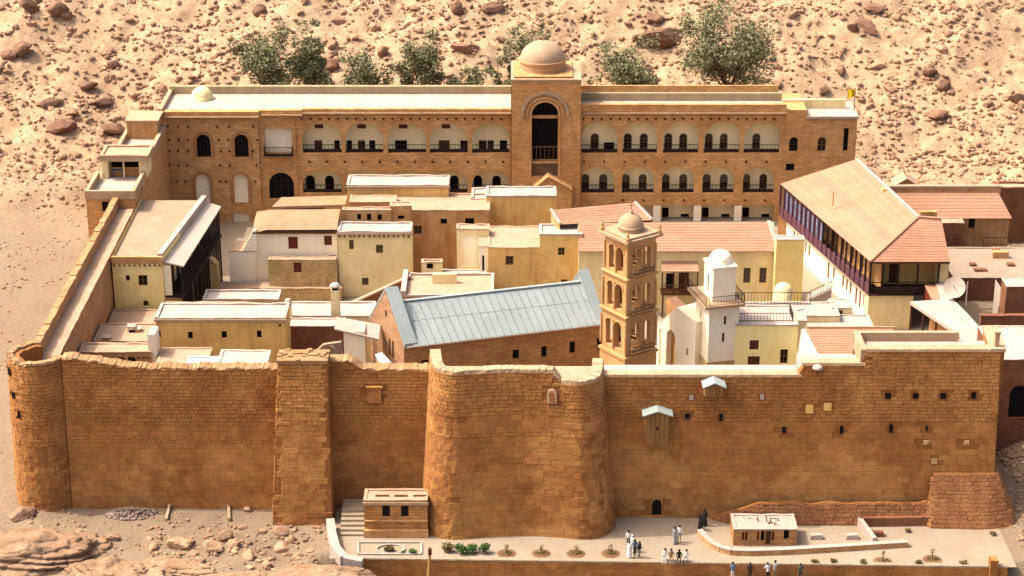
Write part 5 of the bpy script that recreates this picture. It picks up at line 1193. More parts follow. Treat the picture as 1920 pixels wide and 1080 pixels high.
house('white_wall_house', 'low whitewashed house behind the arched white wing', 1236, 1300, 618, 20.5, 603, 4, M_white(), M_roofw(), par=.2)

# big tiled building along the right wall
rb = thing('tiled_building', 'large building with wide clay tile roof and purple-railed gallery along the right wall', 'building', (41, 48, G0))
ZE = 11.0; ZR = 14.5
EB, EF, ER = atz(1463, 345, ZE), atz(1632, 491, ZE), atz(1781, 491, ZE)
RB, RF = atz(1605, 299, ZR), atz(1722, 408, ZR); RF2 = atz(1765, 411, ZR)
tile_slope(rb, EB, EF, RB, RF, step=.5)
tile_slope(rb, EF, ER, RF, RF2, 'hip_tile_course', step=.38)
W_ = Vector((RB.x+.5, RB.y+.2, 9.0)); W2_ = Vector((RF2.x+.4, RF2.y+.5, 9.0))
mb = MB(); mb.quad(RF, RB, W_, W2_); mb.tri(RF, W2_, RF2); mb.tri(ER, W2_, RF2); mb.build('rear_slope', M_tile(), rb)
for p, q, nm in ((RB, RF, 'ridge_cap'), (EF, RF, 'hip_cap'), (RF, RF2, 'ridge_cap')):
    mb = MB(); mb.bar(p+UP*.08, q+UP*.08, .35 if nm == 'ridge_cap' else .22, .2); mb.build(nm, M_roofw() if nm == 'ridge_cap' and p is RB else M_tile(), rb)
mb = MB(); mb.add([EB, RB, (RB.x, RB.y, G0), (EB.x, EB.y, G0)], ((0, 1, 2, 3),)); mb.build('back_gable', M_mud(), rb)
u = (EF-EB).normalized(); nl = Vector((u.y, -u.x, 0)); nl = nl if nl.x < 0 else -nl; Lg = (EF-EB).length
zfl = 7.3
# lower white wall
O = EB-nl*.9; O = Vector((O.x, O.y, G0)); hs = []
for f in (.10, .14, .24, .28, .5, .56, .66, .70, .74, .80, .84, .88, .93): hs.append((Lg*f, random.choice((1.0, 1.6)), Lg*f+.5, 3.0, 'r'))
mb = MB(); wall(mb, O, u, nl, Lg-.9, zfl-G0, hs, .25); mb.build('lower_wall', M_white(), rb)
for i, h in enumerate(hs): window(rb, O, u, nl, h, 'glass' if i < 9 else 'shutter', .25)
mb = MB(); P0, P1 = EB+nl*-.1, EF+nl*-.1; mb.hexa([Vector((p.x, p.y, zfl-.25)) for p in (P0-nl*1.6, P1-nl*1.6, P1, P0)]+[Vector((p.x, p.y, zfl)) for p in (P0-nl*1.6, P1-nl*1.6, P1, P0)]); mb.build('gallery_floor', M_purple(), rb)
A0 = Vector((P0.x, P0.y, zfl)); A1 = Vector((P1.x, P1.y, zfl))
nb = 20
for i in range(nb):      # purple boarded balustrade, one panel between each pair of posts
    p, q = A0.lerp(A1, i/nb), A0.lerp(A1, (i+1)/nb-.004); mb = MB(); mb.bar(p+UP*.45, q+UP*.45, .09, .8); mb.bar(p+UP*.92, q+UP*.92, .16, .1); mb.build('balustrade_panel', M_purple(), rb)
for i in range(nb+1):
    p = A0.lerp(A1, i/nb); mb = MB(); mb.box(p.x-.1, p.x+.1, p.y-.1, p.y+.1, zfl, ZE-.1); mb.build('post', M_purple() if i < 10 else M_dkwood(), rb)
for i in range(1, 10):   # glazed bays at the far end
    p, q = A0.lerp(A1, (i+.12)/nb), A0.lerp(A1, (i+.88)/nb); window(rb, p+UP*1.0-nl*.02, u, nl, (0, 0, (q-p).length, 2.2, 'r'), 'blue', .12)
mb = MB(); o2 = O-nl*.9; wall(mb, (o2.x, o2.y, zfl), u, nl, Lg-.9, ZE-zfl, [(Lg*f, .05, Lg*f+.9, 2.3, 'r') for f in (.45, .55, .65, .75, .85)], .2); mb.build('gallery_wall', M_mud(), rb)
for f in (.45, .55, .65, .75, .85): window(rb, (o2.x, o2.y, zfl), u, nl, (Lg*f, .05, Lg*f+.9, 2.3, 'r'), 'wood', .2, 'door')
# front gallery under the hip
yf = EF.y+.35; yi = yf+2.6; xl, xr = EF.x+.15, ER.x-.9
mb = MB(); mb.box(xl, xr-2.6, yf+.1, yi, G0, zfl-.3); mb.build('front_base', M_cream(), rb)
mb = MB(); mb.box(xl-.1, xr, yf-.1, yi, zfl-.3, zfl); mb.build('front_floor', M_dkwood(), rb)
hs = [(4.4*.5, .05, 4.4*.5+1.1, 2.6, 'r')]
mb = MB(); wall(mb, (xl+.3, yi, zfl), (1, 0, 0), (0, -1, 0), xr-xl-.3, ZE-zfl+.3, hs, .25); mb.build('front_wall', M_ochre(), rb); window(rb, (xl+.3, yi, zfl), (1, 0, 0), (0, -1, 0), hs[0], 'wood', .25, 'door')
mb = MB(); mb.box(xr-.05, xr+1.0, yf+.3, yi+3, G0, ZE-.2); mb.build('end_wall', M_cream(), rb)
for f in (0, .18, .40, .68, .98): x = xl+(xr-xl)*f; mb = MB(); mb.box(x-.1, x+.1, yf-.1, yf+.1, zfl-.3, ZE-.05); mb.build('post', M_dkwood(), rb)
mb = MB(); mb.box(EF.x, ER.x, yf-.4, yf+.0, ZE-.22, ZE-.04); mb.build('eave_beam', M_wood(), rb)
mb = MB(); mb.box(xl, xr-.2, yf-.06, yf+.0, zfl, zfl+.75); mb.bar((xl, yf-.03, zfl+1.2), (xr, yf-.03, zfl+1.2), .08); mb.build('front_balustrade', M_dkwood(), rb)
# chimney and vent pipe on the roof
p = atz(1660, 362, 14.0); mb = MB(); mb.box(p.x-.4, p.x+.4, p.y-.4, p.y+.4, 12.5, 14.6); mb.build('chimney', M_ochre(), rb)
p = atz(1562, 376, 12.9); mb = MB(); mb.tube([(p.x, p.y, 12.2), (p.x, p.y, 13.9)], .08); mb.build('vent_pipe', M_mud(), rb)
mb = MB(); p, q = atz(1723, 407, ZR+.1), atz(1758, 407, ZR+.1); mb.box(p.x+.2, q.x, p.y+.4, p.y+.9, ZR-.5, ZR+.55); mb.build('ridge_chimney', M_mud(), rb)
# outside stair
t = thing('outdoor_stair', 'white outdoor stair rising to the tiled building', 'stair', (at(1535, 550, 27).x, 28, 7))
p, q = at(1516, 562, 27), at(1556, 535, 28)
for i in range(9):
    f = i/9; c = p.lerp(q, f); d = p.lerp(q, f+1/9); mb = MB(); mb.box(c.x, d.x+.02, 26.8, 28.2, c.z-.9, d.z); mb.build('step', M_roofw(), t)
railing(t, [(p.x, 26.75, p.z+.1), (q.x, 26.75, q.z+.1)], .9, M_iron(), 'stair_railing', .3, .045)
house('cream_shed', 'small ochre-doored shed at the foot of the white gallery wall', 1560, 1598, 577, 21.5, 560, 5, M_cream(), M_roofw(), par=.1, wins=((1568, 582, 1580, 610, 'wood'),))
house('court_terrace', 'pale terrace between the yellow house and the tiled building', 1512, 1640, 618, 17.5, 590, 5, M_cream(), M_roofw(), par=.1)
# small tiled house by the front wall
w = house('small_tiled_house', 'small white house with clay tile roof right behind the stepped coping', 1545, 1625, 662, 8.5, 640, 9, M_mud(), M_tile(), par=0)
X0, X1, Yf, Yb, zb, zt = w['_g']; yr = Yf+3.4; zr2 = zt+1.15
tile_slope(w, (X0-.3, Yf-.3, zt-.05), (X1+.3, Yf-.3, zt-.05), (X0-1.2, yr, zr2), (X1+3.2, yr, zr2), step=.36)
mb = MB(); a_ = Vector((X0-1.9, yr+.2, zt-3)); b_ = Vector((X0-.2, Yf-.1, zt-3)); c_ = Vector((X0-.2, Yf-.1, zt-.1)); d_ = Vector((X0-1.3, yr, zr2-.1)); e_ = Vector((X0-2.6, yr+3, zr2-1.3)); f_ = Vector((X0-2.6, yr+3, zt-3)); mb.add([a_, b_, c_, d_], ((0, 1, 2, 3),)); mb.add([a_, d_, e_, f_], ((0, 1, 2, 3),)); mb.build('gable_wall', M_white(), w)
mb = MB(); mb.bar((X0-.4, Yf-.4, zt), (X0-1.3, yr, zr2+.02), .25, .15); mb.bar((X0-1.3, yr, zr2+.05), (X1+3.2, yr, zr2+.05), .25, .18); mb.build('verge', M_tile(), w)
# white roof strip along the right wall
t = thing('white_roof', 'bright white flat roof strip inside the right wall with shaded passage below', 'building', (43.5, 28, G0))
P = [atz(1706, 571, 8.6), atz(1800, 634, 8.6)]; Q = [Vector((47.0, P[0].y+2, 8.6)), Vector((45.2, P[1].y-4, 8.6))]
P.append(Vector((P[1].x+.6, P[1].y-4, 8.6)))
mb = MB(); mb.extr([atz(px, py, 8.6) for px, py in ((1706, 571), (1800, 634), (1803, 668), (1880, 668), (1812, 592), (1786, 566))], (0, 0, .35)); mb.build('roof_slab', M_roofw(), t)
for f in (0, .25, .5, .75, 1): p = P[0].lerp(P[1], f); mb = MB(); mb.box(p.x+.1, p.x+.3, p.y-.1, p.y+.1, G0, 8.6); mb.build('post', M_wood(), t)
mb = MB(); mb.hexa([Vector((p.x+2.2, p.y, G0)) for p in (P[0], P[1])]+[Vector((p.x+2.6, p.y, G0)) for p in (P[1], P[0])]+[Vector((p.x+2.2, p.y, 8.6)) for p in (P[0], P[1])]+[Vector((p.x+2.6, p.y, 8.6)) for p in (P[1], P[0])]); mb.build('passage_wall', M_mud(), t)
for i, f in enumerate((.15, .5, .85)): p = P[0].lerp(P[1], f); window(t, (p.x+2.19, p.y, G0+.1), (0, -1, 0), (-1, 0, 0), (0, 0, 1, 2.2, 'r'), 'dark', .02, 'door')
house('porch_roof', 'little tiled porch with dark red panel right of the tiled building', 1748, 1789, 562, 31.0, 535, 6, M_red(), M_tile(), par=.05)
p = at(1790, 545, 29.5); t = thing('satellite_dish', 'white satellite dish on a post above the right wall', 'satellite dish', (p.x, 29.5, 8.6))
mb = MB(); rr = 1.15; V = [(0, 0, 0)]; N1 = 20
d = Vector((-.35, -.75, .55)).normalized(); e1 = d.cross(UP).normalized(); e2 = e1.cross(d)
for k in (1, 2, 3):
    for i in range(N1): a_ = 2*math.pi*i/N1; r_ = rr*k/3; V.append(tuple(e1*r_*math.cos(a_)+e2*r_*math.sin(a_)+d*(.28*(k/3)**2)))
c0 = Vector((p.x, 29.5, p.z+.3))
mb.add([c0+Vector(v) for v in V], [(0, 1+i, 1+(i+1) % N1) for i in range(N1)]+[(1+k*N1+i, 1+(k+1)*N1+i, 1+(k+1)*N1+(i+1) % N1, 1+k*N1+(i+1) % N1) for k in range(2) for i in range(N1)]); mb.build('dish', M_roofw(), t, True)
mb = MB(); mb.tube([(p.x, 29.6, 8.6), (p.x, 29.6, p.z+.3)], .09); mb.tube([c0, c0+d*.9], .04); mb.build('mast', M_iron(), t)
p = at(1812, 560, 28.5); t = thing('antenna_mast', 'thin pale mast beside the satellite dish', 'mast', (p.x, 28.5, 8.6)); mb = MB(); mb.tube([(p.x, 28.5, 8.6), (p.x, 28.5, p.z+1.9)], .06); mb.bar((p.x-1.2, 28.5, p.z+1.6), (p.x, 28.5, p.z+1.3), .05); mb.build('pole', M_roofw(), t)
# corner pinnacle post
p = at(1869, 640, -.3); t = thing('corner_post', 'small stone post on the right front corner of the wall', 'post', (p.x, -.3, zC)); mb = MB(); mb.box(p.x-.2, p.x+.2, -.5, -.1, zC+.2, zC+1.5); mb.build('shaft', M_coping(), t); mb = MB(); mb.box(p.x-.27, p.x+.27, -.57, -.03, zC+1.5, zC+1.7); mb.build('cap', M_coping(), t)

# ================================================================== buildings outside the right wall
w = house('tiled_annex', 'brown stone annex with long tile roof outside the right wall', 1715, 1893, 407, 54.0, 395, 3.5, M_mud(), M_roof(), par=0, wins=((1815, 408, 1829, 428, 'grille'),))
X0, X1, Yf, Yb, zb, zt = w['_g']; e0 = Vector((X0-3.2, Yf-.5, zt)); e1 = Vector((at(1898, 404, Yf-.5).x, Yf-.5, zt)); zr = zt+2.2; q0, q1 = atz(1668, 360, zr), atz(1871, 360, zr)
tile_slope(w, e0, e1, q0, q1, step=.45)
mb = MB(); mb.box(q0.x, q1.x+.3, q0.y, q0.y+.4, 4, zr+.5); mb.build('rear_parapet', M_mud(), w)
mb = MB(); mb.box(q0.x, q1.x+.4, q0.y-.1, q0.y+.5, zr+.5, zr+.75); mb.build('rear_coping', M_roof(), w)
w = house('roof_hut', 'tiny gabled brown hut behind the tile roof of the annex', 1683, 1715, 349, 62.5, 338, 5, M_mud(), M_roof(), par=0, wins=((1692, 336, 1700, 344, 'shutter'),))
X0, X1, Yf, Yb, zb, zt = w['_g']; xm = (X0+X1)/2
for s in (-1, 1): mb = MB(); mb.hexa([(xm, Yf-.2, zt+.9), (xm+s*1.5, Yf-.2, zt-.05), (xm+s*1.5, Yb+.3, zt-.05), (xm, Yb+.3, zt+.9), (xm, Yf-.2, zt+1.02), (xm+s*1.5, Yf-.2, zt+.08), (xm+s*1.5, Yb+.3, zt+.08), (xm, Yb+.3, zt+1.02)]); mb.build('roof_slope', M_roof(), w)
mb = MB(); mb.extr([(X0, Yf, zt), (X1, Yf, zt), (xm, Yf, zt+.9)], (0, .2, 0)); mb.build('gable', M_mud(), w)
house('stone_tower', 'ruined reddish stone block at the far right edge above the annex', 1874, 1990, 352, 60.0, 340, 3.5, M_dkstone(), M_roof(), par=.6, par_m=M_dkstone())
house('lean_to_house', 'low pink lean-to below the annex eave', 1722, 1808, 418, 52.0, 409, 3.5, M_dkstone(), M_roof(), par=.05)
w = house('flat_annex', 'wide flat-roofed stone annex outside the right wall', 1788, 2010, 521, 41.0, 464, 2.5, M_dkstone(), mat('grey_roof', '#968470', '#8a7662', 1, .92, .1, 4, stain='#8c7258', stain_amt=.4), par=.1, wins=((1789, 535, 1800, 552, 'dark'),))
X0, X1, Yf, Yb, zb, zt = w['_g']
for i, (px, py) in enumerate(((1875, 482), (1868, 470), (1824, 497), (1838, 507), (1895, 497))):
    p = atz(px, py, zt); mb = MB(); sx_ = (.9, .4, .35, .7, .4)[i]; mb.box(p.x-sx_, p.x+sx_, p.y-.35, p.y+.35, zt-.1, zt+(.7 if i == 0 else .2)); o = mb.build('roof_box', M_dkstone() if i else M_mud(), w)
p = atz(1880, 460, 6.5); t = thing('iron_railing', 'iron railing behind the wide flat annex roof', 'railing', (p.x, p.y, zt)); railing(t, [(atz(1842, 458, zt).x, Yb+.6, zt), (atz(1893, 458, zt).x, Yb+.6, zt)], 1.0, M_iron(), 'rail_panel', .35)
house('stone_outhouse', 'reddish stone outhouse with pale side door at the right edge', 1888, 2010, 537, 30.0, 521, 2.5, M_dkstone(), M_roofw(), par=.1)
t = thing('pale_gable', 'pale plastered side wall with narrow yellow door right of the satellite dish', 'wall', (at(1868, 560, 33).x, 33, 3))
a, b = at(1861, 580, 36), at(1889, 600, 30); u = Vector((b.x-a.x, b.y-a.y, 0)); Wl = u.length; u.normalize(); n_ = Vector((u.y, -u.x, 0)); O = Vector((a.x, a.y, 2.8)); H = at(1861, 523, 36).z-2.8
hq = (Wl*.35, .6, Wl*.62, 3.6, 'r'); mb = MB(); wall(mb, O, u, n_, Wl, H, [hq], .3); mb.build('wall', M_roofw(), t); window(t, O, u, n_, hq, 'wood', .3, 'door')
house('low_stone_wall', 'low dark stone wall below the pale door at the right edge', 1840, 2010, 592, 26.0, 588, 2.0, M_dkstone(), M_roof(), par=.3, par_m=M_dkstone(), cat='wall')
w = house('lower_terrace', 'pale paved terrace over a vaulted dark opening right of the front corner', 1868, 2010, 674, 9.5, 611, -1, M_dkstone(), M_roofw(), par=.12, wins=((1889, 723, 1932, 783, 'dark', 'a'),), cat='terrace')

# ================================================================== forecourt in front of the wall
t = thing('terrace_wall', 'brown stone retaining wall along the front edge of the forecourt', 'wall', (14, -10.5, -2))
fy = lambda x: -9.75-1.6*(x+16.2)/60.6
S, L = masonry(t, [(-15.4, fy(-15.4)-.12), (43.6, fy(43.6)-.12)], [(-15.4, fy(-15.4)), (43.6, fy(43.6))], -2.6, .02, lambda a: .03, .5, 1.2, n_ind=300, ca=(.3, .42), wa=(.6, 1.2))
capping(t, S, L, lambda a: .03, .45, M_paving(), .1, .06, 1.2, .01)
p = at(1862, 1066, fy(43)); mb = MB(); mb.box(p.x-.35, p.x+.35, p.y-.4, p.y+.5, -2.5, .9); mb.build('end_pier', M_wall(), t)
t = thing('stone_ledge', 'brown stone ledge where people stand below the terrace wall', 'ledge', (22, -12.2, -2.4))
mb = MB(); mb.box(at(1300, 1060, -11).x, at(1560, 1060, -11).x, -13.6, -11.45, -2.5, -.9); mb.build('ledge_block', M_core(), t)
# ramp wall and steps on the left
t = thing('ramp_wall', 'white-topped curved ramp wall left of the little stone lodge', 'wall', (-16.6, -6, 0))
pts = [atz(619, 972, 1.0), atz(623, 1000, .9), atz(630, 1025, .8), atz(645, 1042, .7), atz(680, 1049, .5)]
for i in range(4):
    a, b = pts[i], pts[i+1]; d = (b-a).normalized(); r = Vector((d.y, -d.x, 0))*.38
    mb = MB(); z0 = -.3; mb.hexa([Vector((q.x, q.y, z0)) for q in (a-r, a+r, b+r, b-r)]+[a-r, a+r, b+r, b-r]); mb.build('wall_length', M_roofw(), t)
t = thing('stone_steps', 'flight of wide stone steps beside the little lodge', 'steps', (-14.5, -4, 0))
x0, x1 = atz(638, 1000, 0).x, atz(684, 1000, 0).x
for i in range(6):
    mb = MB(); y0 = -5.6+i*.55; mb.box(x0, x1, y0, -.6, .02+i*.2, .2+i*.2); mb.build('step', M_paving(), t)
# lodge
Yl = -5.6; w = house('stone_lodge', 'small flat-roofed stone lodge with two windows against the wall foot', 682, 801, 938, Yl, 917, 0, mat('lodge_stone', '#c08e58', '#a87644', 1, .92, .25, 5, brick=(.6, .3, .025), stain='#80532e', stain_amt=.3), M_roof(), par=.18,
      wins=((717, 948, 731, 969, 'grille'), (752, 948, 766, 969, 'grille')))
X0, X1, Yf, Yb, zb, zt = w['_g']
mb = MB(); mb.box(X0-.05, X1+.05, Yf-.35, Yf-.004, 0, .75); mb.box(X0+.01, X1-.01, Yf-.2, Yf-.002, at(740, 975, Yl).z-.1, at(740, 975, Yl).z); mb.build('plinth', M_mud(), w)
mb = MB(); mb.box(X0-.12, X1+.12, Yf-.15, Yf-.004, zt-.45, zt-.18); mb.build('eave_band', M_coping(), w)
for i in range(3): mb = MB(); mb.box(X0+1+i*1.7, X0+2.2+i*1.7, Yf+.8, Yf+1.0, zt-.15, zt+.05); mb.build('roof_timber', M_wood(), w)
# pole in the foreground
p = at(806, 1030, -11.6); t = thing('wooden_pole', 'weathered wooden pole standing before the terrace wall', 'pole', (p.x, -11.6, -2.5))
mb = MB(); mb.tube([(p.x-.35, -11.7, -2.5), (p.x-.1, -11.65, 0), (p.x, -11.6, p.z)], [.16, .14, .12], 8); mb.build('shaft', mat('bleached_wood', '#b08a58', '#967040', 3, .85, .2, 9), t)
mb = MB(); mb.box(p.x-.16, p.x+.16, -11.75, -11.45, p.z-.5, p.z+.1); mb.build('cap', M_wood(), t)
# gate kiosk
Yk = atz(1430, 1023, 0).y; w = house('gate_kiosk', 'small stone kiosk with dark windows and pale roof on the forecourt', 1376, 1495, 992, Yk, 964, 0, mat('kiosk_stone', '#bc8c5a', '#a47648', 1, .92, .25, 5, brick=(.6, .3, .025), stain='#80532e', stain_amt=.3), M_roofw(), par=.15,
      wins=((1391, 998, 1396, 1013, 'shutter'), (1397, 998, 1402, 1013, 'shutter'), (1419, 997, 1424, 1013, 'shutter'), (1426, 996, 1434, 1014, 'dark'), (1435, 996, 1446, 1021, 'wood'), (1447, 997, 1452, 1013, 'shutter'), (1469, 994, 1480, 1011, 'dark')))
X0, X1, Yf, Yb, zb, zt = w['_g']
for i in range(14):
    mb = MB(); a = random.random()*6; c = Vector((random.uniform(X0+1.2, X1-1.6), random.uniform(Yf+1, Yb-.7), zt-.12+random.random()*.1)); d = Vector((math.cos(a), math.sin(a), .1))*.5; mb.bar(c-d, c+d, .07); mb.build('roof_stick', M_wood(), w)
# low curving wall round the kiosk
t = thing('low_curb_wall', 'low curved pale-topped wall sweeping round the stone kiosk', 'wall', (24, -7, 0))
pth = [(1312, 992), (1322, 1004), (1336, 1016), (1352, 1024), (1372, 1029), (1410, 1030), (1470, 1028), (1540, 1024), (1620, 1019), (1702, 1014)]
pts = [atz(px, py, .55) for px, py in pth]
for i in range(len(pts)-1):
    a, b = pts[i], pts[i+1]; d = (b-a).normalized(); r = Vector((d.y, -d.x, 0))*.22; mb = MB()
    mb.hexa([Vector((q.x, q.y, -.1)) for q in (a-r, a+r, b+r, b-r)]+[q-UP*.09 for q in (a-r, a+r, b+r, b-r)]); mb.build('wall_length', M_mud(), t)
    r = r*1.25; mb = MB(); mb.hexa([q-UP*.088 for q in (a-r, a+r, b+r, b-r)]+[a-r, a+r, b+r, b-r]); mb.build('coping_length', M_roofw(), t)
t = thing('planter_wall', 'L-shaped low white planter wall at the foot of the stone apron', 'wall', (34, -4, 0))
A0, B0, C0 = atz(1742, 968, .9), atz(1612, 970, .9), atz(1640, 1008, .9)
for a, b, nm in ((B0, A0, 'rear_length'), (B0, C0, 'side_length')):
    d = (b-a).normalized(); r = Vector((d.y, -d.x, 0))*.2; mb = MB(); mb.hexa([Vector((q.x, q.y, -.1)) for q in (a-r, a+r, b+r, b-r)]+[a-r, a+r, b+r, b-r]); mb.build(nm, M_roofw() if nm[0] == 's' else M_dkstone(), t)
for i, (px, py, lab) in enumerate(((1530, 1010, 'pale stone block lying behind the low curved wall'), (1597, 1010, 'white stone block by the planter wall'), (1645, 1005, 'brown stone block at the end of the planter wall'))):
    p = atz(px, py, 0); mb = MB(); mb.hexa([(p.x-.6, p.y-.3, -.05), (p.x+.6, p.y-.3, -.05), (p.x+.65, p.y+.35, -.05), (p.x-.55, p.y+.3, -.05), (p.x-.5, p.y-.25, .45), (p.x+.5, p.y-.25, .5), (p.x+.55, p.y+.3, .42), (p.x-.5, p.y+.25, .48)]); tag(mb.build('stone_block', M_roofw() if i < 2 else M_dkstone()), lab, 'stone block')

# ------------------------------------------------------------------ leaves
def leaf_cloud(mb, c, rad, n, size, seed=None):
    c = Vector(c)
    for _ in range(n):
        while True:
            d = Vector((random.uniform(-1, 1), random.uniform(-1, 1), random.uniform(-1, 1)))
            if d.length <= 1: break
        p = c+Vector((d.x*rad[0], d.y*rad[1], d.z*rad[2])); s = size*random.uniform(.6, 1.3)
        a = Vector((random.gauss(0, 1), random.gauss(0, 1), random.gauss(0, .7))).normalized(); b = a.cross(Vector((random.gauss(0, 1), random.gauss(0, 1), random.gauss(0, 1)))).normalized()
        mb.add([p-a*s*.5, p+b*s*.28, p+a*s*.5, p-b*s*.28], ((0, 1, 2, 3),))
def tree(label, px, pyt, wpx, Y, sparse=1.0, name='olive_tree', group=None, pyb=None):
    top = at(px, pyt, Y); zg = ground(top.x, Y); h = (top.z-zg)*1.12; w = wpx/(F/(math.hypot(Y+171, 80)))*1.0
    t = thing(name, label, 'tree', (top.x, Y, zg), group)
    tr = MB(); cr = MB(); nb = max(4, int(6*w/6)); base = Vector((top.x, Y, zg-.3)); fork = base+Vector((wobble(0, .4), 0, h*.32))
    tr.tube([base, base.lerp(fork, .5)+Vector((wobble(0, .2), 0, 0)), fork], [.32, .24, .2], 7)
    for i in range(nb+3):
        a = 2*math.pi*i/(nb+3)+random.random(); rr = random.uniform(.25, .48)*w; zz = h*random.uniform(.55, .95)*(1-.22*rr/(w*.5))
        tip = base+Vector((math.cos(a)*rr, math.sin(a)*rr*.8, zz)); mid = fork.lerp(tip, .5)+Vector((0, 0, h*.04))
        tr.tube([fork, mid, tip], [.14, .09, .03], 5)
        for k in range(4):
            c = mid.lerp(tip, random.uniform(.1, 1.15))+Vector((wobble(0, w*.10), wobble(0, w*.1), wobble(0, h*.06))); s = random.uniform(.10, .17)*w
            leaf_cloud(cr, c, (s, s, s*.85), int(95*sparse), .40)
            if random.random() < .5: leaf_cloud(cr, c+Vector((wobble(0, s*1.6), 0, -s)), (s*.5, s*.5, s*.7), int(16*sparse), .4)
    for k in range(9):
        c = fork+Vector((wobble(0, w*.25), wobble(0, w*.2), random.uniform(.1, .56)*h)); leaf_cloud(cr, c, (w*.16, w*.16, w*.15), int(80*sparse), .40)
    tr.build('trunk', M_bark(), t); cr.build('crown', M_leaf(), t); return t
tr_spec = [(492, 40, 118, 90, 1.3, 'tall grey-green tree at the left of the row behind the range'), (580, 40, 92, 93, 1.4, 'dense grey-green tree second from the left behind the range'), (682, 84, 96, 90, .9, 'low loose tree third from the left behind the range'),
           (788, 44, 104, 91, 1.2, 'tall bushy tree fourth from the left behind the range'), (872, 92, 90, 90, 1.1, 'low bushy tree left of the dome behind the range'), (942, 92, 64, 89, 1.1, 'small tree touching the left side of the domed tower'),
           (1185, 62, 140, 90, 1.3, 'pointed green tree right of the dome'), (1120, 138, 44, 88, .6, 'small shrubby tree just right of the domed tower'), (1370, 14, 182, 92, 2.0, 'large round dense tree at the right behind the range'), (990, 26, 88, 103, .35, 'thin sparse tree higher on the slope above the dome')]
for px, py, w_, Y, sp_, lab in tr_spec: tree(lab, px, py, w_, Y, sp_, group='trees behind the back range')
def shrub(label, px, py, wpx, hpx, name='garden_shrub', m=None, dens=90, group=None):
    p = atz(px, py, .03); w = wpx/20.6; h = hpx/19.0; t = thing(name, label, 'shrub', p, group); mb = MB()
    for k in range(5): leaf_cloud(mb, p+Vector((wobble(0, w*.28), wobble(0, w*.2), h*random.uniform(.35, .7))), (w*.3, w*.28, h*.35), dens, .2)
    mb.build('foliage', m or M_shrub(), t); st = MB()
    for k in range(3): st.tube([p, p+Vector((wobble(0, w*.25), wobble(0, w*.2), h*.6))], [.04, .02], 5)
    st.build('stem', M_bark(), t)
DRY = mat('dry_leaf', '#7c6c40', '#665530', 2, .8, 0, 3, island=.5)
shrub('brownish shrub at the left end of the hedge before the bastion', 842, 1037, 28, 18, m=DRY); shrub('green shrub second in the hedge before the bastion', 866, 1037, 28, 18); shrub('green shrub third in the hedge before the bastion', 887, 1037, 26, 17); shrub('green shrub at the right end of the hedge before the bastion', 907, 1037, 22, 18)
shrub('small olive tuft inside the oval bed by the lodge', 730, 1034, 20, 9, m=DRY); shrub('dark low bush right of the oval bed by the lodge', 774, 1038, 18, 9); shrub('tiny dark bush beside the oval bed', 757, 1038, 8, 5, dens=30)
def sapling(label, px, py, hpx, grp='saplings on the forecourt'):
    p = atz(px, py, .03); h = hpx/19; t = thing('sapling', label, 'sapling', p, grp)
    mb = MB(); mb.tube([p, p+Vector((wobble(0, .05), 0, h))], [.05, .03], 6); mb.build('stem', M_bark(), t)
    mb = MB(); leaf_cloud(mb, p+UP*h*.8, (.25, .25, .3), 40, .16); leaf_cloud(mb, p+UP*.12, (.55, .45, .1), 70, .18); mb.build('foliage', DRY, t)
    mb = MB(); mb.lathe((p.x, p.y, .03), [(.02, .03), (.75, .03), (.85, .0)], 14); mb.build('soil_ring', mat('soil', '#7a5a3c', '#684a30', 2, .95, .3), t)
for px, lab in ((950, 'first sapling in the row right of the hedge'), (1015, 'second sapling in the row right of the hedge'), (1080, 'third sapling in the row right of the hedge'), (1145, 'fourth sapling in the row, next to the standing group')): sapling(lab, px, 1038, 15)
for px, py, h, lab in ((1655, 1053, 20, 'tallest thin sapling on the right of the forecourt'), (1748, 1049, 18, 'bent sapling at the far right of the forecourt')): sapling(lab, px, py, h)
for px, py, lab in ((1527, 1055, 'round grey-green tuft left of the right-hand saplings'), (1563, 1056, 'flat dry tuft between two green tufts'), (1617, 1057, 'spiky tuft left of the tallest sapling'), (1721, 1058, 'thin tuft right of the tallest sapling'), (1806, 1058, 'faint tuft near the end pier'), (1702, 998, 'olive tuft inside the planter'), (1862, 1003, 'olive tuft at the foot of the corner apron')): shrub(lab, px, py, 14, 8, 'grass_tuft', DRY, 26, 'dry tufts on the forecourt')
t = thing('flower_bed', 'rectangular kerbed bed with an oval ring beside the lodge', 'flower bed', atz(730, 1030, 0))
q = [atz(672, 1040, .03), atz(790, 1040, .03), atz(790, 1018, .03), atz(672, 1018, .03)]
for i in range(4): mb = MB(); mb.bar(q[i]+UP*.06, q[(i+1) % 4]+UP*.06, .16, .16); mb.build('kerb', M_roofw(), t)
c = atz(732, 1031, .03); mb = MB(); ov = [c+Vector((1.25*math.cos(a*math.pi/12), .85*math.sin(a*math.pi/12), .07)) for a in range(25)]
for i in range(24): mb.bar(ov[i], ov[i+1], .13, .14)
mb.build('oval_kerb', M_roofw(), t)

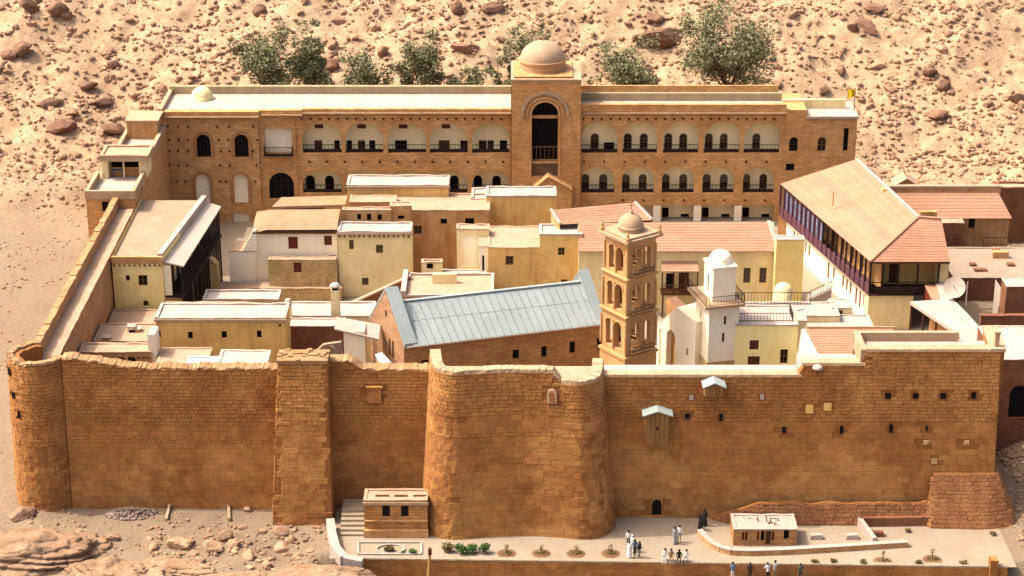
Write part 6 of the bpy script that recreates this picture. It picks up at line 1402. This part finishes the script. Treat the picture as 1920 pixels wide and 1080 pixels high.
# ================================================================== rocks
def rock_mesh(seed, sub=2, flat=1.0):
    rnd = random.Random(seed); bm = bmesh.new(); bmesh.ops.create_icosphere(bm, subdivisions=sub, radius=1)
    pl = [(Vector((rnd.gauss(0, 1), rnd.gauss(0, 1), rnd.gauss(0, 1))).normalized(), rnd.uniform(.55, .95)) for _ in range(11)]
    for v in bm.verts:
        d = v.co.normalized(); r = 1.15
        for n, k in pl:
            c = d.dot(n)
            if c > .05: r = min(r, k/c)
        v.co = d*r*(1+.06*noise.noise(d*2.3+Vector((seed, 0, 0))))
        v.co.z *= flat
    me = bpy.data.meshes.new('boulder'); bm.to_mesh(me); bm.free(); me.materials.append(M_rock()); return me
RV = [rock_mesh(i, 2, random.uniform(.6, .95)) for i in range(12)]; RB_ = [rock_mesh(40+i, 3, .75) for i in range(5)]; RD_ = [rock_mesh(60+i, 3, .8) for i in range(5)]
for me in RD_: me.materials.clear(); me.materials.append(mat('brown_boulder', '#8a6850', '#70503c', .8, .93, .5, 2, stain='#4c3226', stain_amt=.6, island=.4, bscale=.9))
def hit(px, py):
    d = Vector(ray(px, py)); o = Vector(CAM); t = 150.0
    while t < 700:
        p = o+d*t
        if p.z < ground(p.x, p.y):
            lo, hi = t-1.5, t
            for _ in range(8):
                m_ = (lo+hi)/2; q = o+d*m_
                if q.z < ground(q.x, q.y): hi = m_
                else: lo = m_
            return o+d*hi
        t += 1.5
    return None
big = [(1240, 72, 7.5, 3.2, 'huge overhanging brown boulder above the right-hand tree'), (1225, 34, 3.0, 1.6, 'flat slab above the huge brown boulder'), (490, 22, 2.3, 2.2, 'rounded brown boulder at the top left of the trees'), (856, 18, 2.2, 2.6, 'upright pale boulder at the top centre'), (925, 15, 3.4, 1.6, 'dark split rock right of the upright pale boulder'),
       (875, 88, 4.0, 1.5, 'long flat pale slab above the middle trees'), (716, 100, 1.8, 2.3, 'standing ochre boulder between two middle trees'), (620, 125, 3.4, 2.2, 'brown boulder beside the second tree'), (105, 18, 3.4, 2.4, 'red-brown boulder in the top left heap'), (55, 14, 2.8, 2.2, 'pale boulder in the top left heap'), (125, 28, 1.8, 1.6, 'small red block in the top left heap'),
       (38, 96, 3.2, 2.4, 'dark shadowed boulder at the left edge of the slope'), (20, 105, 2.6, 1.6, 'pale boulder at the left edge of the slope'), (215, 120, 2.2, 1.5, 'dark boulder left of the small roof dome'), (1625, 52, 3.8, 1.8, 'dark overhanging slab on the right slope'), (1600, 50, 1.8, 1.6, 'square pale rock beside the dark slab'),
       (1740, 135, 2.4, 1.6, 'brown boulder on the right slope'), (1770, 160, 2.4, 1.8, 'pale boulder in the right gully'), (1755, 213, 3.2, 1.2, 'flat slab low on the right slope'), (1640, 15, 3.0, 1.4, 'small cliff rock at the upper right'), (1905, 185, 2.4, 1.8, 'brown rock at the right edge'), (165, 162, 2.6, 1.5, 'brown flat rock on the lower left slope'),
       (120, 235, 4.6, 1.6, 'brown outcrop ledge on the left mound'), (215, 240, 4.0, 1.6, 'dark outcrop ledge beside the back left corner'), (95, 190, 3.0, 1.0, 'long flat ledge above the left mounds'), (190, 190, 3.4, 1.2, 'dark ledge left of the roof dome')]
for i, (px, py, w, h, lab) in enumerate(big):
    p = hit(px, py+4)
    if p is None: continue
    o = inst('boulder', RD_[i % 5], None, (p.x, p.y, p.z+h*.22)); o.scale = (w*.5, w*.42, h*.6); o.rotation_euler = (wobble(0, .25), wobble(0, .25), wobble(0, .7)); tag(o, lab, 'boulder')
rp = random.Random(11); n_ind = 0; used = []
while n_ind < 270:
    px, py = rp.uniform(-20, 1940), rp.uniform(-10, 340)
    if py > 175 and 300 < px < 1660: continue
    if px < 300 and py > 230 and rp.random() < .75: continue
    if px > 1660 and py > 270: continue
    p = hit(px, py)
    if p is None: continue
    s = .36+.75*rp.random()**3
    if fbm(p.x, p.y, .08, 2, 4) < -.12 and rp.random() < .7: continue
    o = inst('boulder', RV[n_ind % 12], None, (p.x, p.y, p.z+s*.08)); o.scale = (s*rp.uniform(.8, 1.5), s*rp.uniform(.7, 1.2), s*rp.uniform(.6, 1.0)); o.rotation_euler = (rp.uniform(-.5, .5), rp.uniform(-.5, .5), rp.uniform(0, 6.28))
    zone = ('at the far left of the slope', 'above the left half of the long roof', 'above the middle trees', 'above the dome', 'around the large right-hand tree', 'right of the large tree', 'at the far right of the slope')[min(6, max(0, int((px+20)/280)))]
    row = 'near the top edge' if py < 60 else 'half way up' if py < 120 else 'low down' if py < 190 else 'on the lowest ground'
    tag(o, '%s reddish boulder %s %s' % ('larger' if s > .62 else 'middling' if s > .44 else 'small', row, zone), 'boulder', 'boulders on the slope'); n_ind += 1
def scatter(name, label, pts, m=None, var=None):
    """many small stones as one ground-cover mesh"""
    base = []
    for i in range(10):
        bm = bmesh.new(); bmesh.ops.create_icosphere(bm, subdivisions=1, radius=1)
        for v in bm.verts: v.co *= random.uniform(.65, 1.15); v.co.z *= .8
        bm.verts.index_update(); base.append((np.array([v.co[:] for v in bm.verts]), np.array([[v.index for v in f.verts] for f in bm.faces]))); bm.free()
    V = []; Fc = []; off = 0
    for (x, y, z, s) in pts:
        bv, bf = base[RNG.integers(10)]; a = RNG.uniform(0, 6.28); c_, s_ = math.cos(a), math.sin(a); sc_ = s*RNG.uniform(.6, 1.3, 3); v = bv*sc_
        v = np.column_stack((v[:, 0]*c_-v[:, 1]*s_+x, v[:, 0]*s_+v[:, 1]*c_+y, v[:, 2]+z)); V.append(v); Fc.append(bf+off); off += len(v)
    V = np.concatenate(V); Fc = np.concatenate(Fc); me = bpy.data.meshes.new(name)
    me.from_pydata(V.tolist(), [], Fc.tolist()); me.materials.append(m or M_rock()); o = bpy.data.objects.new(name, me); COL.objects.link(o); return tag(o, label, 'stones', None, 'stuff')
pts = []
for _ in range(34000):
    x = RNG.uniform(-82, 82); y = RNG.uniform(70, 134)
    if -46.5 < x < 44 and y < 80: continue
    if fbm(x, y, .09, 2, 14) < -.1 and RNG.random() < .6: continue
    s = .08+.52*RNG.random()**3.6
    if y < 84: s *= .7
    pts.append((x, y, ground(x, y)+s*.15, s))
for _ in range(2600):
    x = RNG.uniform(-68, -44.8); y = RNG.uniform(5, 76)
    if fbm(x, y, .1, 2, 24) < .05 and RNG.random() < .93: continue
    s = .06+.22*RNG.random()**3; pts.append((x, y, ground(x, y)+s*.1, s))
for _ in range(1500):
    x = RNG.uniform(45.5, 60); y = RNG.uniform(-8, 12); s = .10+.3*RNG.random()**2; pts.append((x, y, ground(x, y)+s*.1, s))
for line in (((200, 62), (330, 100), (460, 138)), ((40, 196), (180, 187), (310, 174)), ((280, 60), (400, 46), (440, 40)), ((1380, 12), (1500, 22), (1560, 26), (1660, 24), (1760, 14), (1930, 13)), ((1700, 312), (1800, 305), (1930, 300)), ((1030, 100), (1090, 98), (1110, 84)), ((1660, 300), (1760, 290), (1900, 285))):
    for a, b in zip(line[:-1], line[1:]):
        k = int(math.hypot(b[0]-a[0], b[1]-a[1])/3)
        for i in range(k):
            p = hit(a[0]+(b[0]-a[0])*i/k, a[1]+(b[1]-a[1])*i/k+random.uniform(-6, 6))
            if p and random.random() < .7: s = random.uniform(.12, .42); pts.append((p.x, p.y, p.z+s*.4, s))
scatter('scree', 'small loose stones scattered over the whole slope', pts)
# rubble heap and foreground stones
c = atz(246, 962, .1); pts = []
for _ in range(620):
    a = RNG.uniform(0, 6.28); r = RNG.random()**.6; x = c.x+2.3*r*math.cos(a); y = c.y+1.3*r*math.sin(a); pts.append((x, y, ground(x, y)+.1+.75*(1-r)*RNG.random(), RNG.uniform(.07, .17)))
o = scatter('rubble_heap', 'heap of small grey-pink broken stones at the foot of the left wall', pts, mat('heap_stone', '#a08a7c', '#86705f', 2, .95, .3, island=.5))
pts = []
for _ in range(1500):
    x = RNG.uniform(-47, -16); y = RNG.uniform(-14, -.5)
    if fbm(x, y, .2, 2, 6) < .05 and RNG.random() < .85: continue
    s = .04+.2*RNG.random()**3; pts.append((x, y, ground(x, y)+s*.2, s))
scatter('gravel', 'loose stones on the shelf left of the forecourt', pts)
fg = [(42, 968, 2.6, 1.6, 'pale round boulder with brown foot by the left tower'), (110, 945, 1.4, .6, 'small pale rock at the foot of the left tower'), (465, 958, 1.1, .7, 'red rock against the left wall foot'), (398, 1030, 2.0, 1.5, 'red-brown boulder in the broken ground'), (420, 1012, 1.7, 1.5, 'pinkish split boulder in the broken ground'), (440, 1022, 1.5, 1.1, 'small red boulder right of the split one'),
      (340, 1022, 3.2, 1.1, 'undercut ochre ledge left of the red boulders'), (288, 1028, 1.3, .9, 'brown rock left of the undercut ledge'), (525, 1000, 1.6, 1.1, 'brown rock edge below the square buttress'), (530, 1030, 1.6, .8, 'dark rock in the hollow below the buttress'), (330, 1048, 1.2, .7, 'grey block in the hollow'), (360, 1040, 1.4, .5, 'pale slab leaning in the hollow'), (815, 1072, 1.4, .9, 'pinkish rock right of the wooden pole'), (930, 1072, .9, .9, 'small ochre rock below the terrace wall')]
fg += [(150, 1000, 1.1, .7, 'brown rock above the corner hump'), (215, 1010, 1.4, .8, 'tan rock left of the undercut ledge'), (375, 1052, 1.3, .8, 'tan rock under the leaning slab'), (470, 1045, 1.8, 1.1, 'large tan rock right of the red boulders'), (500, 1062, 1.5, .9, 'brown rock at the bottom below the buttress'), (560, 1045, 1.2, .8, 'tan rock left of the rounded dome rock'), (455, 990, 1.0, .6, 'small tan rock above the red boulders'), (545, 1015, 1.3, 1.0, 'dark rock against the shelf edge')]
for i, (px, py, w, h, lab) in enumerate(fg):
    p = hit(px, py) or atz(px, py, 0); o = inst('rock', RB_[(i+2) % 5] if w > 1.5 else RV[i % 12], None, (p.x, p.y, p.z+h*.15)); o.scale = (w*.5, w*.4, h*.6); o.rotation_euler = (wobble(0, .3), wobble(0, .3), wobble(0, 1.5)); tag(o, lab, 'rock')
pts = []
for _ in range(420):
    p = hit(RNG.uniform(270, 600), RNG.uniform(985, 1075))
    if p is not None and p.x < -15.5: s_ = .06+.34*RNG.random()**2.5; pts.append((p.x, p.y, p.z+s_*.2, s_))
scatter('broken_rock', 'broken reddish rocks strewn below the square buttress', pts)
def outcrop(label, px, py, w, d, h, seed, rz):
    bm = bmesh.new(); bmesh.ops.create_icosphere(bm, subdivisions=6, radius=1); c = atz(px, py, 0)
    for v in bm.verts:
        n = v.co.normalized(); q = Vector((n.x*1.2, n.y*1.2, n.z*1.0))+Vector((seed, seed*2, 0))
        k = 1+.22*noise.noise(q*1.1)+.10*noise.noise(q*2.5); z = n.z
        k -= .11*abs(math.sin((z*2.0+n.x*.9+.7*noise.noise(q*.9))*6))**3 + .07*max(0, noise.noise(q*4)-.15)          # bedding grooves
        k += .025*noise.noise(q*9)
        dv = noise.voronoi(Vector((q.x*2.2, q.y*2.2, q.z*1.2)))[0]; k -= .09*max(0, .07-(dv[1]-dv[0]))/.07
        v.co = Vector((n.x*k*w/2, n.y*k*d/2, math.copysign(abs(n.z)**.8, n.z)*k*h))
    me = bpy.data.meshes.new('rock_outcrop'); bm.to_mesh(me); bm.free(); me.materials.append(M_smooth()); me.polygons.foreach_set('use_smooth', [True]*len(me.polygons))
    o = inst('rock_outcrop', me, None, (c.x, c.y, -.35)); o.rotation_euler = (0, 0, rz); tag(o, label, 'rock')
outcrop('broad smooth layered sandstone hump at the bottom left corner', 60, 1046, 14, 7.5, 2.3, 3, .25)
outcrop('smooth sandstone hump right of the corner hump', 220, 1078, 10, 4.6, 1.6, 8, -.1)
outcrop('low cracked sandstone slab at the bottom edge', 330, 1064, 9, 3.2, .8, 14, -.2)
outcrop('rounded sandstone dome below the ramp wall', 610, 1085, 10, 4.2, 1.3, 21, 0.0)
outcrop('flat sandstone slab at the bottom left centre', 440, 1088, 8, 3.6, .8, 27, .1)
for i, px in enumerate((320, 428)):     # low stub walls on the shelf
    a, b = hit(px, 945), hit(px-(8 if i == 0 else -2), 978); mb = MB(); d = (b-a).normalized(); r = Vector((d.y, -d.x, 0))*.12; mb.hexa([a-r-UP*.3, a+r-UP*.3, b+r-UP*.3, b-r-UP*.3, a-r+UP*.45, a+r+UP*.45, b+r+UP*.35, b-r+UP*.35]); tag(mb.build('stub_wall', M_coping()), ('low stub wall running out from the left wall beside the rubble heap', 'low stub wall right of the rubble heap one')[i], 'wall')

# ================================================================== people
def M_cloth(n, c): return mat('cloth_'+n, c, tuple(x*.75 for x in lin(c)), 3, .9, 0, 9)
SKIN = mat('skin', '#8a5f46', '#7a5038', 3, .6, 0, 9); HAIR = mat('hair', '#1a1310', '#120c0a', 3, .6, 0, 9)
def person(label, p, face, shirt, legs, pose='stand', robe=None, h=1.72, hat=None):
    """one skinned body; joints in a local frame (x right, y forward), turned by face, feet at p"""
    k = h/1.75; sit = pose == 'sit'; lean = .10 if pose == 'lean' else 0
    J = {}; hz = .46 if sit else .93
    J['pel'] = (0, 0, hz); J['wai'] = (0, .02+lean*.4, hz+.18); J['che'] = (0, .03+lean, hz+.42); J['nec'] = (0, .03+lean*1.2, hz+.57); J['hea'] = (0, .06+lean*1.3, hz+.68); J['top'] = (0, .05+lean*1.3, hz+.80)
    st = {'walk': .22, 'stand': .04, 'lean': .06, 'sit': 0}[pose]
    for s, n in ((-1, 'l'), (1, 'r')):
        J['sh'+n] = (s*.19, .02+lean, hz+.48)
        if pose == 'walk': J['el'+n] = (s*.25, -.10*s, hz+.24); J['ha'+n] = (s*.24, -.02-.22*s+.1, hz+.02)
        elif pose == 'lean': J['el'+n] = (s*.30, .20, hz+.25); J['ha'+n] = (s*.18, .42, hz+.20)
        elif sit: J['el'+n] = (s*.26, .08, hz+.22); J['ha'+n] = (s*.14, .36, hz+.14)
        else: J['el'+n] = (s*.25, -.03, hz+.22); J['ha'+n] = (s*.24, .08, hz-.02)
        J['hi'+n] = (s*.09, 0, hz-.04)
        if sit: J['kn'+n] = (s*.14, .42, .48); J['an'+n] = (s*.13, .46, .09); J['to'+n] = (s*.13, .62, .04)
        else: J['kn'+n] = (s*.10, s*st*.5+.03, .50); J['an'+n] = (s*.11, s*st-.02, .08); J['to'+n] = (s*.12, s*st+.14, .035)
    names = list(J); E_ = [('pel', 'wai'), ('wai', 'che'), ('che', 'nec'), ('nec', 'hea'), ('hea', 'top')]
    for n in 'lr': E_ += [('che', 'sh'+n), ('sh'+n, 'el'+n), ('el'+n, 'ha'+n), ('pel', 'hi'+n), ('hi'+n, 'kn'+n), ('kn'+n, 'an'+n), ('an'+n, 'to'+n)]
    rad = {'pel': (.15, .11), 'wai': (.14, .10), 'che': (.165, .115), 'nec': (.058, .058), 'hea': (.082, .10), 'top': (.075, .085), 'sh': (.062, .062), 'el': (.046, .046), 'ha': (.034, .034), 'hi': (.088, .088), 'kn': (.06, .06), 'an': (.042, .042), 'to': (.045, .035)}
    me = bpy.data.meshes.new('body'); me.from_pydata([tuple(c*k for c in J[n]) for n in names], [(names.index(a), names.index(b)) for a, b in E_], [])
    ob = bpy.data.objects.new('body', me); COL.objects.link(ob); sm = ob.modifiers.new('s', 'SKIN'); ob.modifiers.new('d', 'SUBSURF').levels = 1
    for i, n in enumerate(names):
        r = rad.get(n) or rad[n[:2]]; me.skin_vertices[0].data[i].radius = (r[0]*k, r[1]*k); me.skin_vertices[0].data[i].use_root = (n == 'pel')
    dg = bpy.context.evaluated_depsgraph_get(); ev = ob.evaluated_get(dg); m2 = bpy.data.meshes.new_from_object(ev); bpy.data.objects.remove(ob); bpy.data.meshes.remove(me)
    m2.materials.clear(); [m2.materials.append(q) for q in (M_cloth(*shirt), M_cloth(*legs), SKIN)]
    zn = J['nec'][2]*k
    hands = [Vector(J['hal'])*k, Vector(J['har'])*k]
    for f in m2.polygons:
        c = f.center; f.use_smooth = True
        if c.z > zn+.02 or min((c-q).length for q in hands) < .085: f.material_index = 2
        elif (sit and (c.z < (hz-.02)*k or c.y > .25*k) and min((c-q).length for q in hands) > .2) or (not sit and c.z < .96*k and abs(c.x) < .20*k): f.material_index = 1
    bm = bmesh.new(); bm.from_mesh(m2)      # fingers and thumb on both hands
    for s, n in ((-1, 'l'), (1, 'r')):
        hp = Vector(J['ha'+n])*k; d = (hp-Vector(J['el'+n])*k).normalized(); sd_ = d.cross(Vector((0, 1, .2))).normalized()
        for i in range(5):
            ln = (.06, .075, .08, .075, .06)[i]*k; o = sd_*((i-2)*.015*k); dd = (d+sd_*(.7 if i == 0 else 0)*(-1)+Vector((0, .25, 0))).normalized()
            a = hp+o+d*.02; b = a+dd*ln; r = Vector((.008, .008, 0)); up_ = dd.cross(sd_).normalized()*.008
            vs_ = [bm.verts.new(q) for q in (a+sd_*.008, a+up_, a-sd_*.008, a-up_, b+sd_*.005, b+up_*.6, b-sd_*.005, b-up_*.6)]
            for q in ((0, 1, 5, 4), (1, 2, 6, 5), (2, 3, 7, 6), (3, 0, 4, 7), (4, 5, 6, 7)):
                fc = bm.faces.new([vs_[j] for j in q]); fc.material_index = 2
    bm.to_mesh(m2); bm.free(); m2.name = 'body'
    t = thing('person', label, 'person', p); t.rotation_euler = (0, 0, face)
    o = bpy.data.objects.new('body', m2); COL.objects.link(o); o.parent = t
    mb = MB(); hc = Vector(J['hea'])*k
    def lmesh(mb, nm, m_): me_ = bpy.data.meshes.new(nm); me_.from_pydata(mb.v, [], mb.f); me_.materials.append(m_); q = bpy.data.objects.new(nm, me_); COL.objects.link(q); q.parent = t; me_.polygons.foreach_set('use_smooth', [True]*len(me_.polygons)); return q
    mb.lathe((hc.x, hc.y-.015, hc.z+.02*k), [(.108*k, -.02), (.112*k, .03*k), (.095*k, .09*k), (.05*k, .13*k), (.004, .14*k)], 12); lmesh(mb, 'hair' if not hat else 'head_scarf', HAIR if not hat else M_cloth(*hat))
    fb = MB(); fy_ = hc.y+.098*k
    for sx in (-.032, .032): fb.box(hc.x+sx*k-.011, hc.x+sx*k+.011, fy_-.02, fy_+.004, hc.z-.01, hc.z+.004)
    fb.box(hc.x-.022, hc.x+.022, fy_-.02, fy_+.002, hc.z-.072*k, hc.z-.062*k); lmesh(fb, 'face_features', HAIR)
    nb_ = MB(); nb_.add([(hc.x-.014, fy_-.01, hc.z-.045*k), (hc.x+.014, fy_-.01, hc.z-.045*k), (hc.x, fy_+.022, hc.z-.042*k), (hc.x, fy_-.005, hc.z+.005)], ((0, 1, 2), (0, 2, 3), (1, 3, 2))); lmesh(nb_, 'nose', SKIN)
    if robe:
        rb_ = MB(); n2 = 14; prof = [(.24, .06), (.21, .5), (.185, .9), (.185, 1.2), (.20, 1.38), (.10, 1.46)]
        if sit: prof = [(.34, .05), (.34, .4), (.22, .6), (.2, .85), (.1, .98)]
        rb_.lathe((0, .02, 0), [(r*k*(1+.0*i), z*k) for i, (r, z) in enumerate(prof)], n2)
        rb_.v = [(x*(1.15+.12*math.sin(5*math.atan2(y, x))), y*.85+(.12 if sit and z < .5 else 0), z) for x, y, z in rb_.v]; lmesh(rb_, 'robe', M_cloth(*robe))
    return t
WH, DK, BL, GR, TN, GN = ('white', '#d8d2c8'), ('dark', '#2a2624'), ('blue', '#5a6a80'), ('grey', '#8a8680'), ('tan', '#9a7c58'), ('green', '#4a5c48')
def on(px, py, z=.03): return atz(px, py, z)
person('person in white shirt and dark trousers at the back of the standing group', on(1178, 1026), 2.8, WH, DK, 'stand')
person('person in white robe and scarf in the middle of the standing group', on(1186, 1034), 2.2, WH, WH, 'stand', WH, hat=WH)
person('person in blue shirt stepping in front of the standing group', on(1190, 1043), 3.4, BL, DK, 'walk')
person('person in long white robe at the front left of the standing group', on(1180, 1046), 2.6, WH, WH, 'stand', WH)
person('person in dark jacket at the front right of the standing group', on(1198, 1047), -2.4, DK, GR, 'stand')
person('person in grey-white robe walking in the wall shadow', on(1265, 1019), 2.9, GR, WH, 'walk', GR)
person('person in white shirt beside the grey-robed walker', on(1274, 1016), 2.5, WH, GR, 'stand')
person('person in white crouching at the left of the seated row', on(1247, 1051), 2.9, WH, WH, 'sit'); person('person in tan seated second in the row', on(1258, 1052), 3.2, TN, GR, 'sit')
person('person in dark clothes seated third in the row', on(1273, 1053), 3.0, DK, DK, 'sit'); person('person in white shirt seated at the right end of the row', on(1287, 1053), 2.8, WH, DK, 'sit')
person('person in black robe leaning at the start of the curved wall', on(1313, 993), 2.2, DK, DK, 'lean', DK, hat=DK); person('person in black clothes behind the black-robed one', on(1321, 985), 2.6, DK, DK, 'stand', DK)
zl = -.9
def low(px, Y=-12.0): p = at(px, 1075, Y); return Vector((p.x, Y, zl))
person('person in pale blue shirt and white trousers at the left below the terrace wall', low(1374), .1, BL, WH, 'lean', h=1.75)
person('person in black standing below the terrace wall', low(1406), -.2, DK, DK, 'stand', h=1.75)
person('person in white shirt leaning on the terrace wall beside another', low(1440), .3, WH, DK, 'lean'); person('person in pale grey shirt leaning at the right of the pair', low(1452, -11.8), -.3, GR, TN, 'lean', h=1.8)
person('person in green shirt at the right below the terrace wall', low(1501), .2, GN, DK, 'stand', h=1.68)
